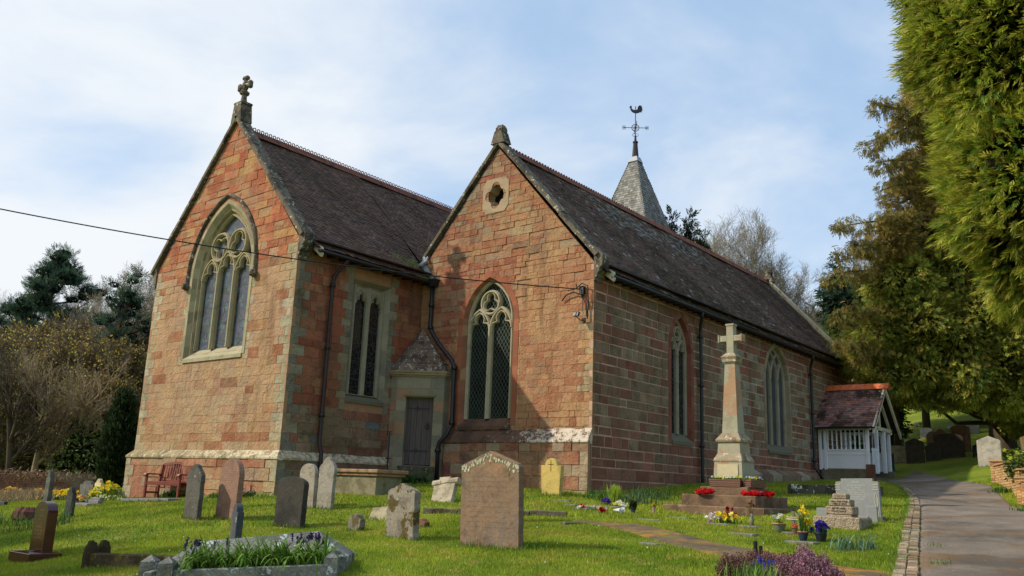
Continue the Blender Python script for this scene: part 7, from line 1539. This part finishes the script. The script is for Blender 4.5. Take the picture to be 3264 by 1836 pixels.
flowers('step_weeds', 'ferns and ivy growing over the porch steps', 'plant', -5.1, -1.35, .5, .1, None, 0, 0, 475, ((50, 78, 30), (66, 96, 40), (40, 64, 26)), 460, .24, sy=.35, lw=.04, arch_=1.2)

# grave tablets flush with the grass
TABM = mat('grave tablet', lin((120, 118, 112)), .85, .2, 6, 40, .3, .004, [(lin((90, 88, 76)), 3, .54, .1, .5)])
TAB = [(1.84, -1.86, 'left of the cream flowers'), (1.21, -2.58, 'at the left end of the tablet row'), (.47, -1.99, 'nearest the yellow headstone'), (1.74, -2.9, 'beside the row of white flowers'), (4.05, -2.91, 'between the memorial and the mossy old path'), (3.96, -4.0, 'left of the rose bouquet'), (5.34, -3.95, 'under the rose bouquet'), (5.94, -4.0, 'under the bottle of withered flowers'), (6.2, -4.88, 'nearer the camera than the green pot'), (6.8, -4.2, 'under the wooden cross'), (7.22, -5.0, 'in front of the daffodil pot'), (5.61, -6.84, 'alone in the lawn below the mossy old path')]
for k, (x, y, w_) in enumerate(TAB):
    z = gz(x, y); mb = MB(); sx, sy_ = random.uniform(.16, .24), random.uniform(.10, .15); mb.bbox(x-sx, x+sx, y-sy_, y+sy_, z-.06, z+.028, .01); o = mb.build('grave_tablet', TABM); o.data.transform(Matrix.Translation((-x, -y, -z))); o.location = (x, y, z); o.rotation_euler.z = random.uniform(-.2, .2); tag(o, 'small flat grey grave tablet '+w_, 'grave tablet', 'flat grave tablets in the grass')

# poppy wreaths and planters on the memorial
def wreath(label, cx0, cy0, cz0, Rr, n_, tilt, seed):
    t = thing('poppy_wreath', label, 'wreath', (cx0, cy0, cz0), 'poppy wreaths on the memorial steps'); r_ = np.random.default_rng(seed); a = r_.uniform(0, 2*np.pi, n_); P_ = np.stack([cx0+Rr*np.cos(a)+r_.normal(0, .012, n_), cy0+Rr*.7*np.sin(a)+r_.normal(0, .012, n_), cz0+.03+tilt*Rr*np.sin(a)+r_.uniform(0, .03, n_)], 1)
    mb = MB(); mb.tube([(cx0+Rr*math.cos(q), cy0+Rr*.7*math.sin(q), cz0+.02+tilt*Rr*math.sin(q)) for q in np.linspace(0, 2*math.pi, 19)], .028, 6, lin((60, 20, 16)), False); mb.build('ring', M['twig'], t); blooms('poppies', P_, .055, ((220, 28, 36), (200, 20, 30), (236, 50, 50)), t, seed, 5, .35); return t
wreath('red poppy wreath overhanging the front edge of the middle memorial step', 3.47, -.72, 1.06, .17, 90, .1, 501)
wreath('red poppy wreath on the right-hand side of the middle memorial step', 4.50, -.60, 1.05, .16, 90, .1, 502)
wreath('red poppy wreath furthest right on the memorial step, beside a white card', 4.58, -.05, 1.05, .16, 80, .1, 503)
mb = MB(); mb.bbox(4.50, 4.62, -.36, -.26, 1.105, 1.112, .002, lin((214, 222, 236)), lambda a, b, c: (a, b, c+(a-4.5)*.25)); o = mb.build('card', mat('card', None, .7, .03, 5, 20, 0)); tag(o, 'white card lying between the two right-hand poppy wreaths', 'card')
for lb, xa, xb, ya, yb, cols, sd in (('brown trough planter of small white and yellow pansies on the front of the memorial', 3.46, 4.20, -.47, -.27, ((240, 240, 236), (236, 214, 80)), 511), ('second brown trough planter of pansies, on the right side of the memorial', 4.23, 4.42, -.40, .44, ((240, 240, 236), (232, 206, 60), (200, 200, 240)), 512)):
    xm_, ym_ = (xa+xb)/2, (ya+yb)/2; t = thing('trough_planter', lb, 'planter', (xm_, ym_, 1.22), 'trough planters on the memorial'); mb = MB(); PC = lin((110, 76, 58))
    for a0, a1, z0_, z1_, e in ((0, 0, 1.222, 1.26, -.012), (0, 0, 1.26, 1.30, -.006), (0, 0, 1.30, 1.35, .0), (0, 0, 1.35, 1.385, .008)): mb.bbox(xa-e, xb+e, ya-e, yb+e, z0_, z1_-.003, .004, PC)
    mb.build('trough', M['pot'], t); r_ = np.random.default_rng(sd); n_ = 34; P_ = np.stack([r_.uniform(xa, xb, n_), r_.uniform(ya, yb, n_), 1.40+r_.uniform(0, .05, n_)], 1); blooms('pansies', P_, .028, cols, t, sd)
    P_ = np.stack([r_.uniform(xa, xb, 300), r_.uniform(ya, yb, 300), np.full(300, 1.38)], 1); foliage('leaves', rhombs(P_, unit(r_.normal(0, .7, (300, 3))+np.array([0, 0, 1.])), .05, .025, r_), pickcol(GRN, 300, r_), M['leaf'], t)

# heather bed with grape hyacinths in the near right foreground
t = thing('heather', 'purple-pink heather bushes in a bed at the bottom edge', 'heather', ground_pt(8.6, -8.9)); r_ = np.random.default_rng(21)
def heatherlobe(cx0, cy0, rx, h, n_, cols, nm):
    z = gz(cx0, cy0); U_ = spheredirs(n_, r_); U_[:, 2] = np.abs(U_[:, 2]); P_ = np.array([cx0, cy0, z])+U_*np.array([rx, rx*.85, h])*r_.uniform(.55, 1.0, (n_, 1)); D_ = unit(U_*.8+np.array([0, 0, .7])+r_.normal(0, .25, (n_, 3)))
    k = 4; Q = [rhombs(P_+D_*(.022*i), unit(D_+r_.normal(0, .5, (n_, 3))), .024, .016, r_) for i in range(k)]; C = [pickcol(cols, n_, r_, .3) for _ in range(k)]
    return np.concatenate(Q), np.concatenate(C)
PUR = ((140, 92, 112), (156, 110, 128), (110, 72, 84), (172, 128, 146), (92, 78, 60)); BRN = ((110, 74, 62), (96, 74, 54), (126, 86, 72))
res = []
rr_ = random.Random(5)
for k in range(46):
    u_ = rr_.random(); cx_h, cy_h = 7.85+1.15*u_, -8.80-.35*u_+rr_.uniform(-.32, .30)+(.35*math.sin(u_*math.pi)); big = 1 if .45 < u_ < .9 else .6
    res.append(heatherlobe(cx_h, cy_h, rr_.uniform(.07, .15), rr_.uniform(.14, .32)*big+.04, int(420*big), PUR if u_ > .42 and rr_.random() < .8 else BRN+((140, 104, 112),), ''))
foliage('flower_spikes', np.concatenate([a for a, b in res]), np.concatenate([b for a, b in res]), M['petal'], t)
blades('stems', 8.55, -8.8, 700, .24, .20, .006, ((84, 92, 50), (104, 84, 60), (72, 90, 44)), M['leaf'], t, 520, .5)
t = thing('grape_hyacinths', 'violet-blue grape hyacinths with thin green leaves in front of the heather', 'grape hyacinths', ground_pt(8.2, -8.85)); blades('leaves', 8.25, -9.0, 520, .20, .24, .007, ((110, 146, 60), (84, 124, 50), (130, 160, 80)), M['leaf'], t, 521, .6, sy=.16)
n_ = 26; X = 8.12+r_.normal(0, .16, n_); Y = -8.78+r_.normal(0, .12, n_); Z = hgt(X, Y)+r_.uniform(.16, .24, n_); P_ = np.stack([X, Y, Z], 1); PP = np.concatenate([P_+np.array([0, 0, -.008*k])+r_.normal(0, .006, (n_, 3)) for k in range(7)]); blooms('flower_spikes', PP, .015, ((70, 70, 190), (90, 90, 210), (60, 50, 160)), t, 522, 4, .2)
mb = MB(); z = gz(7.5, -7.4); mb.bbox(7.35, 8.0, -7.55, -7.47, z-.05, z+.07, .01, lin((110, 110, 96)))
o = mb.build('kerb', M['twig']); tag(o, 'short grey kerb behind the heather bed', 'kerb')
for k, (x, y, h_) in enumerate(((7.50, -7.42, .26), (7.58, -7.44, .21))):
    z = gz(x, y); mb = MB(); mb.lathe([(.03, z-.05), (.032, z+h_*.5), (.028, z+h_), (.02, z+h_+.01)], x, y, 8, lin((40, 38, 34))); o = mb.build('dark_peg', M['twig']); tag(o, ('taller' if k == 0 else 'shorter')+' of two dark pegs standing behind the heather', 'peg', 'two dark pegs')

# planting of the nearest grave
t = thing('hyacinth_bed', 'arching strap leaves with dark purple hyacinth spikes on the nearest grave', 'flower bed', TG(.9, .25, .1))
r_ = np.random.default_rng(31); n_ = 800; U0 = r_.uniform(.10, Lg-.05, n_); V0 = r_.uniform(.05, .42, n_)
pts = np.array([TG(a, b, .08) for a, b in zip(U0, V0)]); a = r_.uniform(0, 2*np.pi, n_); L_ = .46*r_.uniform(.5, 1.25, n_); out = np.stack([np.cos(a), np.sin(a), np.zeros(n_)], 1); side = np.stack([-np.sin(a), np.cos(a), np.zeros(n_)], 1); k = r_.uniform(.4, 1.7, n_); ps = [pts]
for t0 in (.15, .5, 1.0, 1.45, 1.8): ang_ = k*t0; d = out*np.sin(ang_)[:, None]+np.array([0, 0, 1.])*np.cos(ang_)[:, None]; ps.append(ps[-1]+d*(L_/5)[:, None])
V = []
for p, w_ in zip(ps, (1, 1.1, 1, .9, .6, .05)): V += [p-side*.024*w_*.5, p+side*.024*w_*.5]
V = np.stack(V, 1).reshape(-1, 3); b = np.arange(n_)[:, None]*12; F = np.concatenate([b+np.array([[2*i, 2*i+1, 2*i+3, 2*i+2]]) for i in range(5)], 1).reshape(-1, 4)
npmesh('leaves', V, F, M['leaf'], t, np.repeat(pickcol(((84, 120, 40), (104, 138, 50), (66, 100, 34), (120, 150, 62)), n_, r_, .25), 5, 0))
HY = []
for u_, v_, n2 in ((.25, .40, 4), (.55, .45, 3), (1.40, .50, 6), (1.60, .52, 12), (.12, .30, 3)):
    for _ in range(n2):
        p = np.array(TG(u_+r_.normal(0, .06), v_+r_.normal(0, .04), .44+r_.uniform(-.03, .06))); HY += [p+np.array([0, 0, -.009*q])+r_.normal(0, .006, 3) for q in range(9)]
blooms('flower_spikes', HY, .020, ((70, 48, 100), (86, 60, 120), (56, 40, 80)), t, 531, 4, .2)
mb = MB(); mb.bbox(.08, Lg-.08, .06, .44, -.1, .09, .01, lin((70, 56, 40)), TG); mb.build('soil', M['twig'], t)

# left-hand graves
sd_ = 600
LS = [('post-like dark headstone seen edge-on among the yellow flowers', 'shoulder', -8.57, -8.92, .24, .70, .10, (70, 72, 66), R(8)), ('tall slim grey headstone standing edge-on before the brick wall', 'shoulder', -13.1, -7.45, .22, 1.0, .12, (96, 98, 90), R(5)),
      ('pale yellow little headstone with a rounded top', 'shoulder', -15.2, -5.0, .40, .62, .1, (206, 190, 140), 0), ('grey headstone by the foot of the cypress', 'ogee', -17.6, -1.0, 1.0, .60, .12, (110, 110, 102), R(20)), ('low grey headstone left of the cypress', 'segment', -20.2, -2.0, .7, .42, .12, (96, 98, 92), R(20)),
      ('dark low headstone at the left edge', 'segment', -23.6, -5.2, .9, .42, .12, (56, 58, 60), R(15)), ('worn grey headstone behind the tall slim one', 'shoulder', -18.4, -3.8, .7, .62, .12, (110, 108, 98), R(10))]
for lb, kd_, x, y, w_, h_, th, c, yw in LS: stone(lb, kd_, x, y, w_, h_, th, hs_mat('stone '+lb[:12], c, [(lin(tuple(int(v*.7) for v in c)), 3, .5, .1, .5), L2]), yaw=yw, group='small headstones at the left')
FS = [(-21.2, -4.8, .5, .22), (-20.6, -5.4, .45, .2), (-18.0, -5.3, .55, .25), (-12.9, -6.3, .4, .22), (-12.2, -6.7, .5, .2), (-11.6, -7.0, .4, .25), (-16.0, -7.6, .45, .2)]
for k, (x, y, sx, sy_) in enumerate(FS):
    z = gz(x, y); mb = MB(); mb.bbox(x-sx, x+sx, y-sy_, y+sy_, z-.06, z+.05, .012); mb.bbox(x-sx*.7, x+sx*.7, y+sy_*.4, y+sy_*.9, z+.05, z+.14, .01); o = mb.build('flat_gravestone', TABM if k % 2 else mat('dark tablet', lin((52, 54, 58)), .4, .1, 5, 40, 0)); tag(o, ['pale flat gravestone under the orange-yellow flowers', 'pale flat gravestone at the left edge of the flower row', 'pale flat gravestone of the second flower row', 'dark flat gravestone right of the dark post', 'pale low gravestone nearest the chancel corner', 'dark flat gravestone furthest right of the flower graves', 'pale flat gravestone behind the glossy red headstone'][k], 'gravestone', 'flat graves at the left')
kerb('long low ledger stone with a mossy top left of the chancel corner', [(-19.3, -2.6), (-14.6, -4.2)], .8, .26, mossk)
mb = MB(); 
for q in range(9): a = q*2.4; z = gz(-9.2, -9.6); mb.lathe([(.02, z-.05), (.16, z+.04), (.14, z+.2), (.04, z+.28+.01*(q % 3))], -9.2+.22*math.cos(a), -9.6+.12*math.sin(a), 7, lin((90, 56, 48)))
tag(mb.build('dead_flower_heap', M['twig']), 'dark heap of dead flowers left of the dark post-like headstone', 'dead flowers')
mb = MB(); z = gz(-10.4, -5.75)
for k in range(5): mb.bbox(-11.6+.5*k, -11.12+.5*k, -6.15, -5.75, z-.05+.02*k, z+.02+.02*k, .01)
tag(mb.build('paving_slabs', TABM), 'row of pale paving slabs under the bench', 'paving')

# gravestones on the bank behind the porch
GB = [('pale gabled headstone with orange lichen beyond the brick wall', 'gable', 5.67, 18.97, .82, 1.12, .12, (178, 168, 152), [(lin((190, 140, 70)), 3, .60, .06, .6)]), ('brownish headstone at the right edge behind the shrub', 'gable', 7.35, 17.6, .8, 1.15, .12, (128, 104, 74), []),
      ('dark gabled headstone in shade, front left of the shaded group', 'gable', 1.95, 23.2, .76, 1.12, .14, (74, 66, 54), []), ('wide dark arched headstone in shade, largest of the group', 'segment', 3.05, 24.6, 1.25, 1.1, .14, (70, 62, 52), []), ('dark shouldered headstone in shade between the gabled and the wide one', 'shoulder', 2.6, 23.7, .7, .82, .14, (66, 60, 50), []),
      ('reddish headstone behind the shaded group', 'ogee', 2.2, 27.0, .9, 1.25, .12, (138, 106, 86), []), ('second reddish round-topped headstone behind the shaded group', 'segment', 2.95, 27.6, .85, 1.3, .12, (140, 112, 92), []), ('small pale square headstone left of the dark gabled one', 'flat', 1.05, 23.9, .72, .80, .1, (168, 156, 132), []),
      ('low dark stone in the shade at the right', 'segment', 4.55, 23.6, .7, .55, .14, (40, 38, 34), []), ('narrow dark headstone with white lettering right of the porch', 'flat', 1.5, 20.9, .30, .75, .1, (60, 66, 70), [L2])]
for lb, kd_, x, y, w_, h_, th, c, sp in GB: stone(lb, kd_, x, y, w_, h_, th, hs_mat('bank '+lb[:14], c, [(lin(tuple(int(v*.75) for v in c)), 3, .5, .1, .5)]+sp), group='gravestones on the bank')
for k, (px, py, cols) in enumerate(((2353, 1097, ((220, 50, 50), (236, 180, 60))), (2325, 1118, ((250, 210, 60), (246, 236, 120))), (2285, 1090, ((236, 236, 230), (200, 90, 110))), (2395, 1085, ((240, 240, 240), (220, 120, 150))), (2310, 1075, ((240, 230, 120), (230, 230, 230))))):
    # far graves with flowers on the upper lawn
    d = at(px, py, 1)-CAM
    for D in np.arange(25, 80, .2):
        p = CAM+d*D
        if p[2] < gz(p[0], p[1]): break
    flowers('grave_flowers', ['red and yellow flowers on the far lawn', 'yellow flowers on the far lawn right of the porch', 'white and pink flowers on the far lawn by the porch post', 'white and pink flowers on the far lawn under the yew', 'pale yellow flowers highest on the far lawn'][k], 'flowers', float(p[0]), float(p[1]), .3, .3, cols, 24, .12, 640+k, nl=30, ll=.2, group='flowers on far graves')
for k, (x, y) in enumerate(((-1.5, 40.), (.6, 43.), (2.6, 39.), (-.2, 36.), (1.6, 34.5), (3.4, 42.), (4.6, 37.5), (-2.8, 38.5))):
    stone(['pale small headstone', 'grey small headstone', 'white small headstone', 'brown small headstone'][k % 4]+[' far up the bank, left', ' far up the bank, middle', ' far up the bank under the yew', ' on the bank above the shaded group', ' nearer on the bank, middle', ' highest on the bank', ' on the bank behind the yew trunk', ' far up the bank near the porch'][k], ('segment', 'gable', 'flat', 'round')[k % 4], x, y, .7, .85, .1, hs_mat('far stone %d' % k, ((190, 184, 170), (140, 140, 134), (214, 212, 206), (130, 110, 92))[k % 4], []), group='gravestones on the bank')

# shrub with yellow-green flower heads over the brick wall
x, y = 8.55, 8.9; t = bush('spurge_shrub', 'yellow-green flowering shrub spilling over the brick wall at the right edge', [(8.25, 9.6, gz(8.3, 9.6)+.75, .55, .6, .5), (8.75, 8.6, gz(8.7, 8.6)+.85, .6, .6, .55), (9.15, 7.6, gz(9.1, 7.6)+.7, .55, .6, .5), (9.6, 8.8, gz(9.6, 8.8)+.9, .8, .9, .6), (8.0, 10.6, gz(8, 10.6)+.6, .4, .5, .35)], ((84, 104, 40), (70, 90, 38), (104, 120, 48), (60, 78, 36)), .10, 220, 701, core=(36, 44, 20))
r_ = np.random.default_rng(9); n_ = 130; c0 = np.array([8.4, 9.4, gz(8.4, 9.4)+1.02]); blooms('flower_heads', c0+np.clip(r_.normal(0, 1, (n_, 3)), -1.5, 1.5)*np.array([.34, .6, .12]), .06, ((196, 200, 60), (176, 186, 50), (212, 214, 90)), t, 702)
blades('long_leaves', 9.1, 8.0, 160, .3, .55, .03, ((70, 88, 46), (56, 74, 38)), M['leaf'], t, 703, 1.0, gz(9.1, 8.)+.5)
for k, (px, py, lb) in enumerate(((2600, 1290, 'green leafy weeds at the foot of the brick pier'), (2520, 1240, 'small leafy weeds beside the far brick wall'))):
    d = at(px, py, 1)-CAM
    for D in np.arange(8, 40, .1):
        p = CAM+d*D
        if p[2] < gz(p[0], p[1]): break
    flowers('wall_foot_weeds', lb, 'plant', float(p[0]), float(p[1]), .25, .1, None, 0, 0, 710+k, GRN, 120, .2, lw=.03)
# fallen leaves and blossom on the path, daisies in the lawn
r_ = np.random.default_rng(77); n_ = 900; s_ = r_.uniform(0, 1, n_)**1.5; i_ = s_*(len(PL)-3)+1; k0 = i_.astype(int); f = i_-k0; PLa, PRa = np.array(PL, float), np.array(PR, float)
a = PLa[k0]*(1-f)[:, None]+PLa[k0+1]*f[:, None]; b = PRa[k0]*(1-f)[:, None]+PRa[k0+1]*f[:, None]; w_ = r_.beta(.8, .7, n_)[:, None]; p = a*(1-w_)+b*w_; P_ = np.concatenate([p, (hgt(p[:, 0], p[:, 1])+.036)[:, None]], 1); D_ = unit(r_.normal(0, 1, (n_, 3))*np.array([1, 1, .12]))
o = foliage('leaf_litter', rhombs(P_, D_, .03*r_.uniform(.5, 1.6, n_), .018, r_, np.tile(np.array([[0, .1, 1.]]), (n_, 1))), pickcol(((150, 112, 80), (120, 90, 66), (200, 190, 176), (170, 140, 104), (96, 76, 58)), n_, r_), M['leaf'], None); tag(o, 'scattered brown leaves and pale blossom on the path', 'leaf litter', kind='stuff')
n_ = 260; az = r_.uniform(-.6, .55, n_); dd = r_.uniform(9, 26, n_); ang_ = YAW-az; X = CAM[0]-np.sin(ang_)*dd; Y = CAM[1]+np.cos(ang_)*dd; ok = np.ones(n_, bool)
for q in EXCL: ok &= ~inpoly(X, Y, q)
X, Y = X[ok], Y[ok]; o = blooms('daisies', np.stack([X, Y, hgt(X, Y)+.045], 1), .014, ((244, 244, 240), (240, 236, 200)), None, 78, 5, .1, (0, 0, 1)); tag(o, 'white daisies scattered over the lawn', 'daisies', kind='stuff')

# longer grass left by the mower round the feet of the stones
r_ = np.random.default_rng(91); XS, YS = [], []
for x, y, w, th, yaw in FOOT:
    n_ = int(260*(w+th)); e = r_.uniform(0, 1, n_); sd = r_.random(n_) < w/(w+th); sg = np.where(r_.random(n_) < .5, -1, 1); u_ = np.where(sd, (e-.5)*w*1.06, sg*(w/2+.02)); v_ = np.where(sd, sg*(th/2+.025), (e-.5)*th*1.1); u_ = u_+r_.normal(0, .012, n_); v_ = v_+r_.normal(0, .014, n_)
    XS.append(x+u_*math.cos(yaw)-v_*math.sin(yaw)); YS.append(y+u_*math.sin(yaw)+v_*math.cos(yaw))
for a, b in list(zip(LAWNEDGE[1:-1], LAWNEDGE[2:])):
    n_ = int(110*math.dist(a, b)); e = r_.uniform(0, 1, n_); XS.append(a[0]+(b[0]-a[0])*e+r_.normal(0, .05, n_)); YS.append(a[1]+(b[1]-a[1])*e+r_.normal(0, .05, n_))
X = np.concatenate(XS); Y = np.concatenate(YS); n_ = len(X); P_ = np.stack([X, Y, hgt(X, Y)-.01], 1)
o = foliage('long_grass', rhombs(P_, unit(r_.normal(0, .35, (n_, 3))+np.array([0, 0, 1.])), r_.uniform(.04, .13, n_), .009, r_), pickcol(((104, 132, 44), (84, 116, 36), (126, 146, 58)), n_, r_), M['leaf'], None); tag(o, 'longer unmown grass round the feet of the stones and along the path', 'long grass', kind='stuff')
